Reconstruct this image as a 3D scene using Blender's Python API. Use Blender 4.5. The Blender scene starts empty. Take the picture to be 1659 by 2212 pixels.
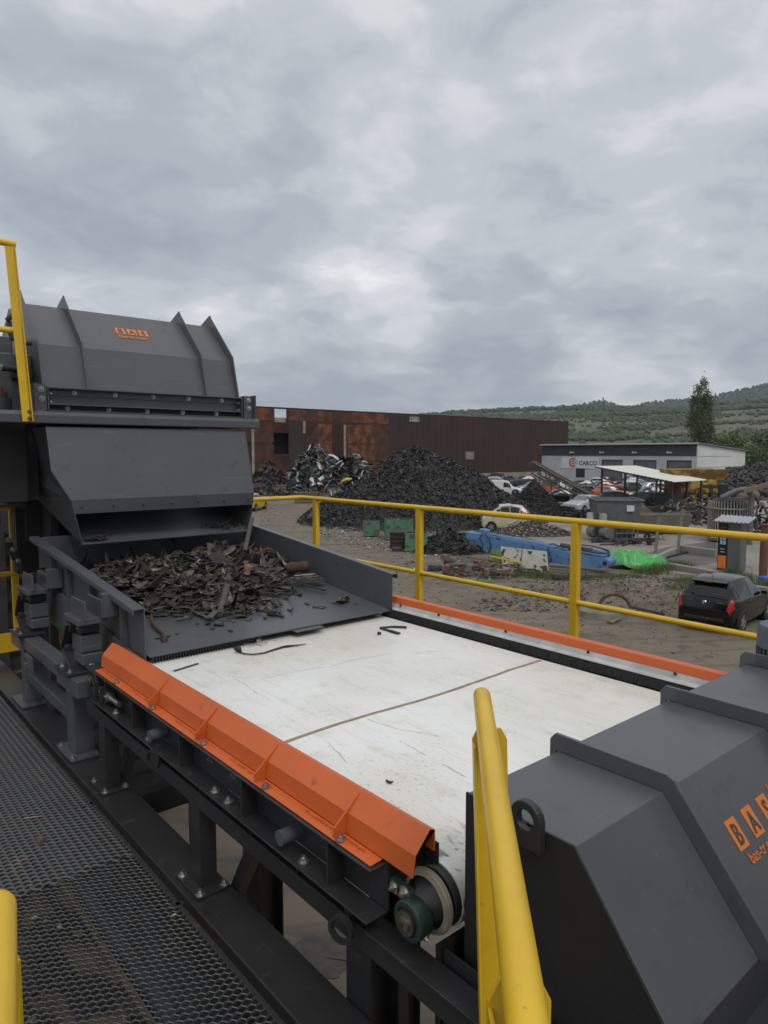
import bpy, bmesh, math, random
from mathutils import Vector, Matrix, noise
R = math.radians
PI = math.pi
rnd = random.Random(7)
scene = bpy.context.scene
COL = scene.collection

# ------------------------------------------------------------------ camera model (used to read positions on the ground off the photo)
FPX, CX, CY = 1505.0, 829.5, 1106.0        # photo read at 1659 x 2212
YAW, PITCH, ZC = R(40.4), math.atan(128/1505.0), 5.1
SY, CYW = math.sin(YAW), math.cos(YAW)
def ray(x, y):
    r = (x-CX)/FPX; u = -(y-CY)/FPX
    fw = math.cos(PITCH)+u*math.sin(PITCH); up = -math.sin(PITCH)+u*math.cos(PITCH)
    return Vector((fw*SY+r*CYW, fw*CYW-r*SY, up))
def onz(x, y, z=0.0):
    d = ray(x, y); t = (z-ZC)/d.z; return Vector((d.x*t, d.y*t, z))
def onx(x, y, X):
    d = ray(x, y); t = X/d.x; return Vector((X, d.y*t, ZC+d.z*t))
def ony(x, y, Y):
    d = ray(x, y); t = Y/d.y; return Vector((d.x*t, Y, ZC+d.z*t))
def depth(p): return p[0]*SY+p[1]*CYW
def far(x, y, dep):                        # the point seen at x, y that lies dep metres ahead
    d = ray(x, y); t = dep/(d.x*SY+d.y*CYW); return Vector((d.x*t, d.y*t, ZC+d.z*t))
RIGHT = Vector((CYW, -SY, 0)); AHEAD = Vector((SY, CYW, 0))
def head(a): return -YAW+R(a)              # 0 = nose to the right of the view, 90 = nose away

# ------------------------------------------------------------------ materials
MATS = {}
def mat(name, c, rough=.6, metal=0., c2=None, scale=6., lo=.35, hi=.65, detail=5., bump=0., bscale=None, spec=.5, stretch=(1,1,1), c3=None, scale3=1.2, lo3=.5, hi3=.65, coat=0., rvar=0., trans=0., scr=None):
    m = bpy.data.materials.new(name); m.use_nodes = True
    nt = m.node_tree; N = nt.nodes; L = nt.links
    b = N['Principled BSDF']
    b.inputs['Base Color'].default_value = (*c, 1); b.inputs['Roughness'].default_value = rough
    b.inputs['Metallic'].default_value = metal; b.inputs['Specular IOR Level'].default_value = spec
    if coat: b.inputs['Coat Weight'].default_value = coat; b.inputs['Coat Roughness'].default_value = .08
    if trans: b.inputs['Transmission Weight'].default_value = trans
    tc = N.new('ShaderNodeTexCoord'); mp = N.new('ShaderNodeMapping'); mp.inputs['Scale'].default_value = stretch
    L.new(tc.outputs['Object'], mp.inputs['Vector'])
    def nz(sc, det=detail):
        n = N.new('ShaderNodeTexNoise'); n.inputs['Scale'].default_value = sc; n.inputs['Detail'].default_value = det
        L.new(mp.outputs['Vector'], n.inputs['Vector']); return n
    out = None
    if c2:
        n = nz(scale); r = N.new('ShaderNodeMapRange'); r.inputs['From Min'].default_value = lo; r.inputs['From Max'].default_value = hi
        L.new(n.outputs['Fac'], r.inputs['Value'])
        mx = N.new('ShaderNodeMix'); mx.data_type = 'RGBA'; mx.inputs[6].default_value = (*c, 1); mx.inputs[7].default_value = (*c2, 1)
        L.new(r.outputs['Result'], mx.inputs[0]); out = mx.outputs[2]
        if rvar:
            rr = N.new('ShaderNodeMapRange'); rr.inputs['To Min'].default_value = max(.05, rough-rvar); rr.inputs['To Max'].default_value = rough+rvar
            L.new(n.outputs['Fac'], rr.inputs['Value']); L.new(rr.outputs['Result'], b.inputs['Roughness'])
    if c3:
        n = nz(scale3); r = N.new('ShaderNodeMapRange'); r.inputs['From Min'].default_value = lo3; r.inputs['From Max'].default_value = hi3
        L.new(n.outputs['Fac'], r.inputs['Value'])
        mx = N.new('ShaderNodeMix'); mx.data_type = 'RGBA'; mx.inputs[6].default_value = (*c, 1); mx.inputs[7].default_value = (*c3, 1)
        if out: L.new(out, mx.inputs[6])
        L.new(r.outputs['Result'], mx.inputs[0]); out = mx.outputs[2]
    if scr:                                # fine scratches in a few directions
        for st_,th_ in (((3,90,60),.69),((80,4,50),.70),((50,70,4),.70)):
            mp2 = N.new('ShaderNodeMapping'); mp2.inputs['Scale'].default_value = st_; mp2.inputs['Rotation'].default_value = (.2,.3,.5); L.new(tc.outputs['Object'], mp2.inputs['Vector'])
            n2 = N.new('ShaderNodeTexNoise'); n2.inputs['Scale'].default_value = 1.; n2.inputs['Detail'].default_value = 2.; L.new(mp2.outputs['Vector'], n2.inputs['Vector'])
            r = N.new('ShaderNodeMapRange'); r.inputs['From Min'].default_value = th_; r.inputs['From Max'].default_value = th_+.05; r.inputs['To Max'].default_value = .45; L.new(n2.outputs['Fac'], r.inputs['Value'])
            mx = N.new('ShaderNodeMix'); mx.data_type = 'RGBA'; mx.inputs[6].default_value = (*c, 1); mx.inputs[7].default_value = (*scr, 1)
            if out: L.new(out, mx.inputs[6])
            L.new(r.outputs['Result'], mx.inputs[0]); out = mx.outputs[2]
    if out: L.new(out, b.inputs['Base Color'])
    if bump:
        n = nz(bscale or scale*3, 6.); bp = N.new('ShaderNodeBump'); bp.inputs['Strength'].default_value = bump; bp.inputs['Distance'].default_value = .02
        L.new(n.outputs['Fac'], bp.inputs['Height']); L.new(bp.outputs['Normal'], b.inputs['Normal'])
    MATS[name] = m
    return m
M = {}
M['grey'] = mat('grey machine paint', (.080,.083,.093), .36, c2=(.089,.092,.102), scale=2.2, bump=.035, bscale=160, c3=(.066,.068,.075), scale3=11., lo3=.60, hi3=.74, rvar=.16, scr=(.15,.15,.155))
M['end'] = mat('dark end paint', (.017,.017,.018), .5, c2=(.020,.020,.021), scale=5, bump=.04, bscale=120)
M['frame'] = mat('black frame paint', (.023,.023,.025), .40, c2=(.030,.030,.032), scale=3, bump=.05, bscale=90, c3=(.055,.050,.043), scale3=13., lo3=.63, hi3=.74, rvar=.1, scr=(.075,.073,.07))
M['mesh'] = mat('grating steel', (.052,.053,.057), .40, c2=(.045,.046,.049), scale=5, c3=(.10,.085,.06), scale3=7., lo3=.62, hi3=.72)
M['dark'] = mat('dark inner steel', (.016,.016,.018), .6, c2=(.024,.023,.022), scale=4)
M['orange'] = mat('orange guard paint', (.60,.122,.024), .42, c2=(.54,.106,.020), scale=4, bump=.03, bscale=140, c3=(.28,.06,.022), scale3=16., lo3=.66, hi3=.78, scr=(.45,.10,.03))
M['logo'] = mat('orange sticker', (.70,.20,.028), .5)
M['logodark'] = mat('sticker lettering', (.060,.062,.068), .5)
M['yellow'] = mat('yellow rail paint', (.74,.475,.022), .36, c2=(.66,.42,.019), scale=9, bump=.02, bscale=60, c3=(.30,.20,.03), scale3=34., lo3=.70, hi3=.78, scr=(.55,.36,.04))
M['steel'] = mat('bright bolt steel', (.52,.52,.50), .32, .9, c2=(.36,.35,.33), scale=40)
M['shaft'] = mat('worn shaft steel', (.30,.28,.25), .35, .9, c2=(.20,.17,.14), scale=25)
M['green'] = mat('green bearing paint', (.022,.050,.040), .4, c2=(.016,.034,.028), scale=18, bump=.08, bscale=90)
M['rubber'] = mat('black rubber', (.018,.018,.019), .75, c2=(.035,.034,.033), scale=14, bump=.2, bscale=40)
M['rubber2'] = mat('dusty black rubber', (.040,.039,.038), .85, c2=(.070,.066,.060), scale=7, bump=.2)
M['brush'] = mat('black bristles', (.012,.012,.013), .8)
M['white'] = mat('white sheet', (.55,.56,.55), .45, c2=(.42,.42,.40), scale=12)
M['cream'] = mat('cream rubber', (.34,.31,.22), .6, c2=(.20,.18,.12), scale=12)
M['seam'] = mat('tan belt seam', (.33,.27,.17), .6, c2=(.22,.18,.11), scale=20, bump=.2, bscale=60)

def belt_material():
    m = bpy.data.materials.new('white conveyor belt'); m.use_nodes = True
    nt = m.node_tree; N = nt.nodes; L = nt.links; b = N['Principled BSDF']
    tc = N.new('ShaderNodeTexCoord')
    def nz(sc, det, st=(1,1,1), dist=0.):
        mp = N.new('ShaderNodeMapping'); mp.inputs['Scale'].default_value = st; L.new(tc.outputs['Object'], mp.inputs['Vector'])
        n = N.new('ShaderNodeTexNoise'); n.inputs['Scale'].default_value = sc; n.inputs['Detail'].default_value = det; n.inputs['Distortion'].default_value = dist
        L.new(mp.outputs['Vector'], n.inputs['Vector']); return n.outputs['Fac']
    def ramp(s, lo, hi):
        r = N.new('ShaderNodeMapRange'); r.inputs['From Min'].default_value = lo; r.inputs['From Max'].default_value = hi
        L.new(s, r.inputs['Value']); return r.outputs['Result']
    def mix(fac, a, c):
        x = N.new('ShaderNodeMix'); x.data_type = 'RGBA'; L.new(fac, x.inputs[0])
        if isinstance(a, tuple): x.inputs[6].default_value = (*a, 1)
        else: L.new(a, x.inputs[6])
        x.inputs[7].default_value = (*c, 1); return x.outputs[2]
    def mul(a, k):
        x = N.new('ShaderNodeMath'); x.operation = 'MULTIPLY'; L.new(a, x.inputs[0])
        if isinstance(k, (int, float)): x.inputs[1].default_value = k
        else: L.new(k, x.inputs[1])
        return x.outputs[0]
    base = mix(ramp(nz(1.1, 4), .40, .66), (.80,.805,.78), (.68,.66,.59))
    streak = mul(ramp(nz(6, 6, (5, .5, 1), .3), .54, .76), .30)
    base = mix(streak, base, (.40,.37,.29))
    fine = mul(ramp(nz(30, 4, (3, .6, 1)), .60, .72), .22)
    base = mix(fine, base, (.30,.28,.24))
    speck = mul(ramp(nz(95, 3, (1, .6, 1)), .60, .68), ramp(nz(2.2, 4), .46, .66))
    base = mix(mul(speck, .6), base, (.22,.21,.18))
    crack = N.new('ShaderNodeTexVoronoi'); crack.feature = 'DISTANCE_TO_EDGE'; crack.inputs['Scale'].default_value = 3.4
    wob = N.new('ShaderNodeVectorMath'); wob.operation = 'MULTIPLY_ADD'
    nn = N.new('ShaderNodeTexNoise'); nn.inputs['Scale'].default_value = 5; nn.inputs['Detail'].default_value = 6; L.new(tc.outputs['Object'], nn.inputs['Vector'])
    L.new(nn.outputs['Color'], wob.inputs[0]); wob.inputs[1].default_value = (.45,.45,.45); L.new(tc.outputs['Object'], wob.inputs[2]); L.new(wob.outputs[0], crack.inputs['Vector'])
    cr = N.new('ShaderNodeMapRange'); cr.inputs['From Min'].default_value = .0; cr.inputs['From Max'].default_value = .016; cr.inputs['To Min'].default_value = 1; cr.inputs['To Max'].default_value = 0
    L.new(crack.outputs['Distance'], cr.inputs['Value'])
    crk = mul(mul(cr.outputs['Result'], ramp(nz(4.5, 5), .56, .66)), .3)
    base = mix(crk, base, (.10,.095,.085))
    sp = N.new('ShaderNodeSeparateXYZ'); L.new(tc.outputs['Object'], sp.inputs[0])     # black rubbing marks at the head drum
    ym = N.new('ShaderNodeMapRange'); ym.inputs['From Min'].default_value = -1.06; ym.inputs['From Max'].default_value = -1.20; L.new(sp.outputs['Y'], ym.inputs['Value'])
    base = mix(mul(mul(ym.outputs['Result'], ramp(nz(14, 6, (2.2, 1, 1), .4), .54, .60)), .9), base, (.04,.038,.035))
    dirt = mul(ramp(nz(9, 8, (1, 1, 1), .3), .58, .74), .28)
    base = mix(dirt, base, (.42,.385,.31))
    L.new(base, b.inputs['Base Color'])
    rr = N.new('ShaderNodeMapRange'); rr.inputs['To Min'].default_value = .22; rr.inputs['To Max'].default_value = .60
    L.new(nz(2.3, 5), rr.inputs['Value']); L.new(rr.outputs['Result'], b.inputs['Roughness'])
    bp = N.new('ShaderNodeBump'); bp.inputs['Strength'].default_value = .12; bp.inputs['Distance'].default_value = .01
    L.new(nz(40, 6, (3, .5, 1)), bp.inputs['Height']); L.new(bp.outputs['Normal'], b.inputs['Normal'])
    return m
M['belt'] = belt_material()

# ------------------------------------------------------------------ mesh builder
class MB:
    def __init__(s): s.v, s.f, s.m, s.s = [], [], [], []
    def add(s, vs, fs, smooth=False, mi=0):
        o = len(s.v); s.v += [tuple(v) for v in vs]
        for f in fs: s.f.append([o+i for i in f]); s.m.append(mi); s.s.append(smooth)
    def box(s, x0, x1, y0, y1, z0, z1, mi=0):
        s.add([(x0,y0,z0),(x1,y0,z0),(x1,y1,z0),(x0,y1,z0),(x0,y0,z1),(x1,y0,z1),(x1,y1,z1),(x0,y1,z1)],
              [(3,2,1,0),(4,5,6,7),(0,1,5,4),(1,2,6,5),(2,3,7,6),(3,0,4,7)], mi=mi)
    def obox(s, c, size, rot=None, mi=0):
        c = Vector(c); rot = rot or Matrix.Identity(3); a = [x/2 for x in size]
        vs = [c+rot@Vector((sx*a[0],sy*a[1],sz*a[2])) for sz in (-1,1) for sx,sy in ((-1,-1),(1,-1),(1,1),(-1,1))]
        s.add(vs, [(3,2,1,0),(4,5,6,7),(0,1,5,4),(1,2,6,5),(2,3,7,6),(3,0,4,7)], mi=mi)
    def bar(s, p0, p1, w, h, up=(0,0,1), mi=0):
        p0, p1 = Vector(p0), Vector(p1); d = (p1-p0).normalized(); sd = d.cross(Vector(up))
        if sd.length < 1e-4: sd = d.cross(Vector((1,0,0)))
        sd.normalize(); u = sd.cross(d)
        vs = [p+sd*(a*w/2)+u*(b*h/2) for p in (p0,p1) for a,b in ((-1,-1),(1,-1),(1,1),(-1,1))]
        s.add(vs, [(3,2,1,0),(4,5,6,7),(0,1,5,4),(1,2,6,5),(2,3,7,6),(3,0,4,7)], mi=mi)
    def prism(s, poly, axis, a, b, mi=0):
        def p3(p, t): return {'x':(t,p[0],p[1]),'y':(p[0],t,p[1]),'z':(p[0],p[1],t)}[axis]
        n = len(poly); vs = [p3(p,a) for p in poly]+[p3(p,b) for p in poly]
        s.add(vs, [list(range(n))[::-1], list(range(n,2*n))]+[(i,(i+1)%n,n+(i+1)%n,n+i) for i in range(n)], mi=mi)
    def sheet(s, line, axis, a, b, t=.006, mi=0):       # folded sheet metal along an open profile
        n = len(line); off = []
        for i in range(n):
            d = Vector(line[min(i+1,n-1)])-Vector(line[max(i-1,0)]); d = Vector((d[0],d[1])); d.normalize()
            nn = Vector((-d.y,d.x)); k = 1.
            if 0 < i < n-1:
                e = (Vector(line[i+1])-Vector(line[i])).normalized(); k = 1/max(.4, abs(nn.dot(Vector((-e.y,e.x)))))
            off.append((line[i][0]+nn.x*t*k, line[i][1]+nn.y*t*k))
        s.prism(list(line)+off[::-1], axis, a, b, mi)
    def cyl(s, p0, p1, r0, r1=None, n=20, cap=True, mi=0):
        s.tube([p0,p1], [r0, r0 if r1 is None else r1], n, cap, mi)
    def tube(s, pts, r, n=10, cap=True, mi=0, closed=False):
        pts = [Vector(p) for p in pts]; k = len(pts); rs = r if isinstance(r,(list,tuple)) else [r]*k
        ref = None; vs = []
        for i,p in enumerate(pts):
            if closed: d = pts[(i+1)%k]-pts[i-1]
            else: d = pts[min(i+1,k-1)]-pts[max(i-1,0)]
            d.normalize()
            if ref is None: ref = d.orthogonal().normalized()
            ref = (ref-d*ref.dot(d)).normalized(); w = d.cross(ref)
            vs += [p+(ref*math.cos(2*PI*j/n)+w*math.sin(2*PI*j/n))*rs[i] for j in range(n)]
        fs = [(i*n+j, i*n+(j+1)%n, ((i+1)%k)*n+(j+1)%n, ((i+1)%k)*n+j) for i in range(k if closed else k-1) for j in range(n)]
        s.add(vs, fs, True, mi)
        if cap and not closed: s.add(vs[:n], [list(range(n))[::-1]], mi=mi); s.add(vs[-n:], [list(range(n))], mi=mi)
    def lathe(s, prof, p0, axis, n=24, mi=0, smooth=True, closed=False):      # prof: (radius, height along axis)
        p0 = Vector(p0); a = Vector(axis).normalized(); u = a.orthogonal().normalized(); w = a.cross(u); k = len(prof)
        vs = [p0+a*h+(u*math.cos(2*PI*j/n)+w*math.sin(2*PI*j/n))*r for r,h in prof for j in range(n)]
        fs = [(i*n+j, i*n+(j+1)%n, ((i+1)%k)*n+(j+1)%n, ((i+1)%k)*n+j) for i in range(k if closed else k-1) for j in range(n)]
        s.add(vs, fs, smooth, mi)
    def build(s, name, ms, parent=None, bevel=0., local=False, sharp=38, seg=2):
        me = bpy.data.meshes.new(name)
        off = Vector((0,0,0)) if (local or parent is None) else OFF.get(parent.name, Vector((0,0,0)))
        me.from_pydata([Vector(v)-off for v in s.v], [], s.f)
        for m in (ms if isinstance(ms,(list,tuple)) else [ms]): me.materials.append(m)
        me.polygons.foreach_set('material_index', s.m); me.polygons.foreach_set('use_smooth', s.s)
        me.update()
        bm = bmesh.new(); bm.from_mesh(me); bmesh.ops.recalc_face_normals(bm, faces=bm.faces); bm.to_mesh(me); bm.free()
        if sharp and any(s.s): me.set_sharp_from_angle(angle=R(sharp))
        o = bpy.data.objects.new(name, me); COL.objects.link(o)
        if parent: o.parent = parent; OFF[o.name] = off
        if bevel:
            b = o.modifiers.new('edge', 'BEVEL'); b.width = bevel; b.segments = seg; b.limit_method = 'ANGLE'; b.angle_limit = R(40)
        return o
OFF = {}
def tag(o, label=None, cat=None, group=None, kind=None):
    if label: o['label'] = label
    if cat: o['category'] = cat
    if group: o['group'] = group
    if kind: o['kind'] = kind
    return o
def thing(name, label, cat, loc=(0,0,0), rz=0., group=None):
    o = bpy.data.objects.new(name, None); COL.objects.link(o); o.location = loc; o.rotation_euler = (0,0,rz); o.empty_display_size = .1
    OFF[o.name] = Vector(loc); return tag(o, label, cat, group)
def solo(mb, name, m, label, cat, loc, group=None, bevel=0., rz=0., kind=None):     # a thing that is one mesh, built in its own coordinates
    o = mb.build(name, m, None, bevel, True); o.location = loc; o.rotation_euler = (0,0,rz); return tag(o, label, cat, group, kind)
def kids(o): return [c for c in bpy.data.objects if c.parent == o]
def copy_tree(o, parent=None):
    c = o.copy(); COL.objects.link(c)
    if parent: c.parent = parent
    for ch in kids(o): copy_tree(ch, c)
    return c
def wcopy(o, loc, rz, label, size=1., rot=None):
    c = copy_tree(o); c.location = loc; c.rotation_euler = rot if rot else (0,0,rz); c.scale = (size,)*3 if not isinstance(size, tuple) else size
    if label: c['label'] = label
    return c
def bolt(parent, p, nrm=(0,0,1), r=.011, m='steel', name='bolt'):
    mb = MB(); p = Vector(p); a = Vector(nrm).normalized()
    mb.cyl(p, p+a*r*.25, r*1.75, n=14)
    mb.cyl(p+a*r*.25, p+a*r*1.25, r, n=6); mb.cyl(p+a*r*1.25, p+a*r*1.9, r*.55, n=10)
    for i in range(len(mb.s)): mb.s[i] = False
    return mb.build(name, M[m], parent)
def text(name, s, size, m, parent, origin, xd, yd, bold=0., ext=.0008, align='LEFT', local=False, xs=1.):
    cu = bpy.data.curves.new(name, 'FONT'); cu.body = s; cu.size = size; cu.align_x = align; cu.offset = bold; cu.extrude = ext; cu.resolution_u = 3
    tmp = bpy.data.objects.new(name, cu); COL.objects.link(tmp)
    bpy.context.view_layer.update()
    me = bpy.data.meshes.new_from_object(tmp.evaluated_get(bpy.context.evaluated_depsgraph_get()))
    bpy.data.objects.remove(tmp)
    xd = Vector(xd).normalized(); yd = Vector(yd); yd = (yd-xd*yd.dot(xd)).normalized(); zd = xd.cross(yd)
    off = Vector((0,0,0)) if local else OFF.get(parent.name, Vector((0,0,0)))
    for v in me.vertices: v.co = Vector(origin)+xd*v.co.x*xs+yd*v.co.y+zd*(v.co.z+ext)-off
    me.materials.clear(); me.materials.append(m)
    o = bpy.data.objects.new(name, me); COL.objects.link(o); o.parent = parent; OFF[o.name] = off; return o
def lerp(a, b, t): return a+(b-a)*t
def crop(c, x, y): return ((c[0]+x*c[2])*.54004, (c[1]+y*c[2])*.54004)
C1 = (0,900,1100/1659); C2 = (0,1900,1100/1659); C3 = (0,2900,1100/1659); C5 = (900,3000,1100/1659)
HAZE = 1.1e-4
CLOUD = [(0.3,0.7,0),(2.1,5.3,0)]
SKYB = [(150,250,15,-.08),(340,410,13,-.08),(520,480,9,-.05),(1250,560,20,-.05),(1500,470,15,-.04),(1000,740,8,-.04),(140,90,15,.05),(640,60,14,.03),(1350,120,20,.04),(280,570,9,.04),(960,590,7,.04),(780,680,6,.09),(1350,790,7,.09),(1600,770,6,.07),(560,770,4,.07),(680,835,7,-.09),(1150,800,5,-.05),(1640,745,4,-.08),(60,600,9,.03)]
# ================================================================== FOREGROUND MACHINERY
PZ = 3.5                                     # walkway level
# ---- conveyor with white belt
cv = thing('belt_conveyor', 'wide conveyor with dirty white belt between orange side guards', 'conveyor', (2.1,2.45,PZ))
BX0, BX1, YN, YF, ZB, PR = 1.268, 2.985, 1.255, 3.66, 3.921, .084
mb = MB(); prof = []
for k in range(13): a = -PI/2-PI*k/12; prof.append((YN+PR*math.cos(a), ZB+PR*math.sin(a)))
for k in range(13): a = PI/2-PI*k/12; prof.append((YF+PR*math.cos(a), ZB+PR*math.sin(a)))
n = len(prof); vs = [(x,p[0],p[1]) for x in (BX0,BX1) for p in prof] + [(x,ZBY[0],ZBY[1]) for x in (BX0,BX1) for ZBY in [(lerp(YN if p[0] < 2.4 else YF,p[0],.94),lerp(ZB,p[1],.94)) for p in prof]]
mb.add(vs, [(i,(i+1)%n,n+(i+1)%n,n+i) for i in range(n)], True)
mb.add(vs, [(i,(i+1)%n,2*n+(i+1)%n,2*n+i) for i in range(n)]+[(n+i,n+(i+1)%n,3*n+(i+1)%n,3*n+i) for i in range(n)])
belt = mb.build('belt', M['belt'], cv, sharp=30)
mb = MB(); pts = []
for k in range(34):
    t = k/33; x = lerp(BX0+.01, BX1-.02, t); pts.append((x, 2.20+.012*math.sin(x*5)-.03*max(0,1.75-x)+.004*noise.noise((x*9,0,0)), ZB+PR))
for i in range(33):
    (xa,ya,z),(xb,yb,_) = pts[i], pts[i+1]; w = .017
    z0, z1 = z-.002, z+.004
    for (d0,d1,h0,h1) in ((-w,-w*.3,z0,z1),(-w*.3,w*.2,z1,z1-.002),(w*.2,w,z1-.002,z0)):
        mb.add([(xa,ya+d0,h0),(xb,yb+d0,h0),(xb,yb+d1,h1),(xa,ya+d1,h1)], [(0,1,2,3)])
mb.build('belt_seam', M['seam'], belt)
C4_ = (900,2100,1100/1659)
for P__ in (((20,905),(60,915),(110,925),(170,912)),((220,930),(400,890),(560,860),(640,855),(760,815),(860,800),(1010,775)),((1150,775),(1210,765),(1300,760),(1390,765)),((860,1170),(960,1205),(1060,1235),(1160,1250),(1290,1275)),((1050,1300),(1130,1340),(1210,1390)),((620,1310),(680,1370),(740,1440)),((60,930),(130,965),(200,1020)),((1310,1440),(1380,1480),(1450,1520))):
    W_ = [onz(*crop(C4_,*q), ZB+PR+.0006) for q in P__]; mb = MB()
    for a_,b_ in zip(W_,W_[1:]):
        n_ = 9; dv = (b_-a_); sd_ = Vector((-dv.y,dv.x,0)).normalized()
        pp_ = [a_+dv*(i/n_)+sd_*(.006*noise.noise((a_+dv*(i/n_))*40)) for i in range(n_+1)]
        for i in range(n_):
            w_ = rnd.uniform(.0003,.0011); mb.add([pp_[i]-sd_*w_,pp_[i+1]-sd_*w_,pp_[i+1]+sd_*w_,pp_[i]+sd_*w_],[(0,1,2,3)])
    mb.build('crack_line', M['rubber2'], belt, sharp=0)
# head pulley with cream rim
mb = MB(); mb.cyl((BX0-.024,YN,ZB),(BX1+.05,YN,ZB),PR*.93,n=32); pul = mb.build('head_pulley', M['dark'], cv)
mb = MB(); mb.lathe([(.068,0),(.082,.004),(.085,.010),(.081,.013),(.085,.016),(.082,.022),(.070,.024)], (BX0-.058,YN,ZB), (1,0,0), 40); mb.build('rim', M['cream'], pul); mb = MB(); mb.lathe([(.028,-.05),(.036,-.045),(.058,-.006),(.070,.0),(.070,.01)], (BX0-.040,YN,ZB), (1,0,0), 32); mb.build('hub', M['frame'], pul)
mb = MB(); mb.cyl((BX0-.05,YF,ZB),(BX1+.05,YF,ZB),PR*.93,n=24); mb.build('tail_pulley', M['dark'], cv)
def bearing(x, y, z, s=1.):
    mb = MB(); mb.lathe([(a*s,h*s) for a,h in [(.018,-.02),(.052,-.02),(.052,-.026),(.058,-.028),(.074,-.024),(.076,-.018),(.076,.03),(.068,.046),(.03,.048)]], (x,y,z), (1,0,0), 32)
    mb.prism([(y-.02*s,z+.02*s),(y+.12*s,z+.055*s),(y+.135*s,z+.09*s),(y+.03*s,z+.085*s)], 'x', x+.006, x+.03)
    mb.prism([(y-.02*s,z-.02*s),(y+.10*s,z-.085*s),(y+.06*s,z-.11*s),(y-.03*s,z-.05*s)], 'x', x+.006, x+.03)
    b = mb.build('bearing', M['green'], cv, .002)
    r = .030*s; mb = MB(); mb.cyl((x-.05*s,y,z),(x+.085,y,z),r,n=28); mb.lathe([(r*1.003,-.012),(r*1.5,-.012),(r*1.5,.004),(r*1.3,.012)], (x-.015,y,z), (1,0,0), 28)
    mb.lathe([(.0001,-.0508*s),(.008*s,-.0508*s),(.008*s,-.044*s)], (x,y,z), (1,0,0), 14, mi=1); mb.lathe([(.012*s,-.0506*s),(.026*s,-.0506*s),(r,-.048*s)], (x,y,z), (1,0,0), 28)
    mb.build('shaft', [M['shaft'],M['dark']], b)
    bolt(b, (x+.004,y+.105*s,z+.072*s), (-1,0,0), .009); bolt(b, (x+.004,y+.045*s,z+.080*s), (-1,0,0), .010)
    bolt(b, (x,y-.077*s,z-.03*s), (0,-.9,-.4), .005)
bearing(1.158, 1.250, 3.900, .70)
bearing(1.165, 3.70, 3.905, .85)
# near side frame: web, bottom flange, stiffeners
mb = MB(); mb.box(1.172,1.180,1.36,3.66,3.858,4.0); mb.box(1.095,1.172,1.36,3.60,3.852,3.858); mb.box(1.108,1.172,1.36,3.70,3.992,3.998)
sf = mb.build('side_frame', M['frame'], cv, .0015)
mb = MB(); mb.box(3.02,3.03,1.30,3.66,3.80,4.0); mb.box(3.03,3.09,1.30,3.66,3.99,3.998); mb.build('side_frame', M['frame'], cv)
for y in (1.56,2.06,2.56,3.06,3.42):
    mb = MB(); mb.box(1.112,1.172,y-.004,y+.004,3.858,3.992); mb.build('stiffener', M['frame'], sf)
# orange near guard
GX = [(1.242,4.052),(1.242,4.112),(1.222,4.120),(1.170,4.066),(1.160,4.008)]
mb = MB(); mb.sheet(GX, 'y', 1.25, 3.61, .004); mb.sheet([(1.160,4.008),(1.118,4.004)], 'y', 1.37, 3.57, .004)
ng = mb.build('side_guard', M['orange'], cv, .003)
GY = [onx(*crop(c,*q),1.121).y for c,q in ((C5,(656,492)),(C5,(178,142)),(C2,(1178,1545)),(C2,(895,1338)))]
for y in GY:
    mb = MB(); mb.prism([(1.213,4.113),(1.122,4.036),(1.121,4.009),(1.158,4.009),(1.168,4.064)], 'y', y-.003, y+.003); mb.build('gusset', M['orange'], ng)
for y in (1.52,1.93,2.38,2.86,3.30): bolt(ng, (1.131,y,4.007), (0,0,1), .009)
mb = MB()
for k in range(1500):
    y = rnd.uniform(1.40,3.55)
    if min(abs(y-g) for g in GY) < .008: continue
    x = 1.152+rnd.uniform(-.004,.004); w = .0012; l = rnd.uniform(.004,.016)*(1.3 if math.sin(y*13) > -.3 else .5)
    mb.add([(x,y-w,4.004),(x,y+w,4.004),(x-l*.8,y+rnd.uniform(-.012,.012),4.006+l*.45)], [(0,1,2)])
mb.box(1.1505,1.1565,1.38,3.57,3.99,4.0065)
mb.build('brush_fringe', M['brush'], ng)
mb = MB(); mb.box(1.248,1.256,1.25,3.60,4.012,4.07); mb.build('skirt_brush', M['brush'], ng)
# far guard: orange cap, white sheet, black brush
mb = MB(); mb.sheet([(3.13,4.07),(3.125,4.128),(3.075,4.128),(3.062,4.088)], 'y', 1.28, 3.56, .004); fg = mb.build('side_guard', M['orange'], cv, .003)
mb = MB(); mb.sheet([(3.062,4.088),(3.055,4.062),(3.03,4.060),(3.018,4.046)], 'y', 1.28, 3.55, .004); mb.build('white_strip', M['white'], fg, .0015)
mb = MB(); y = 1.28
while y < 3.54:
    w = rnd.uniform(.004,.010); d = rnd.uniform(0,.010); z0 = 4.007+rnd.uniform(0,.008)
    mb.add([(3.008-d*.2,y,4.05),(3.008-d*.2,y+w,4.05),(2.995-d,y+w,z0),(2.995-d,y,z0)], [(0,1,2,3)]); y += w*.8
mb.box(3.009,3.017,1.28,3.55,4.004,4.055)
mb.build('long_brush', M['brush'], fg)
for y in (1.52,1.98,2.52,3.06,3.42):
    mb = MB(); mb.lathe([(.006,-.003),(.009,0),(.006,.003),(.004,0)], (3.056,y,4.084), (.9,0,.3), 12, closed=True); mb.cyl((3.06,y,4.083),(3.048,y,4.086),.005,n=8); mb.build('hook_bolt', M['dark'], fg)
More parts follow.
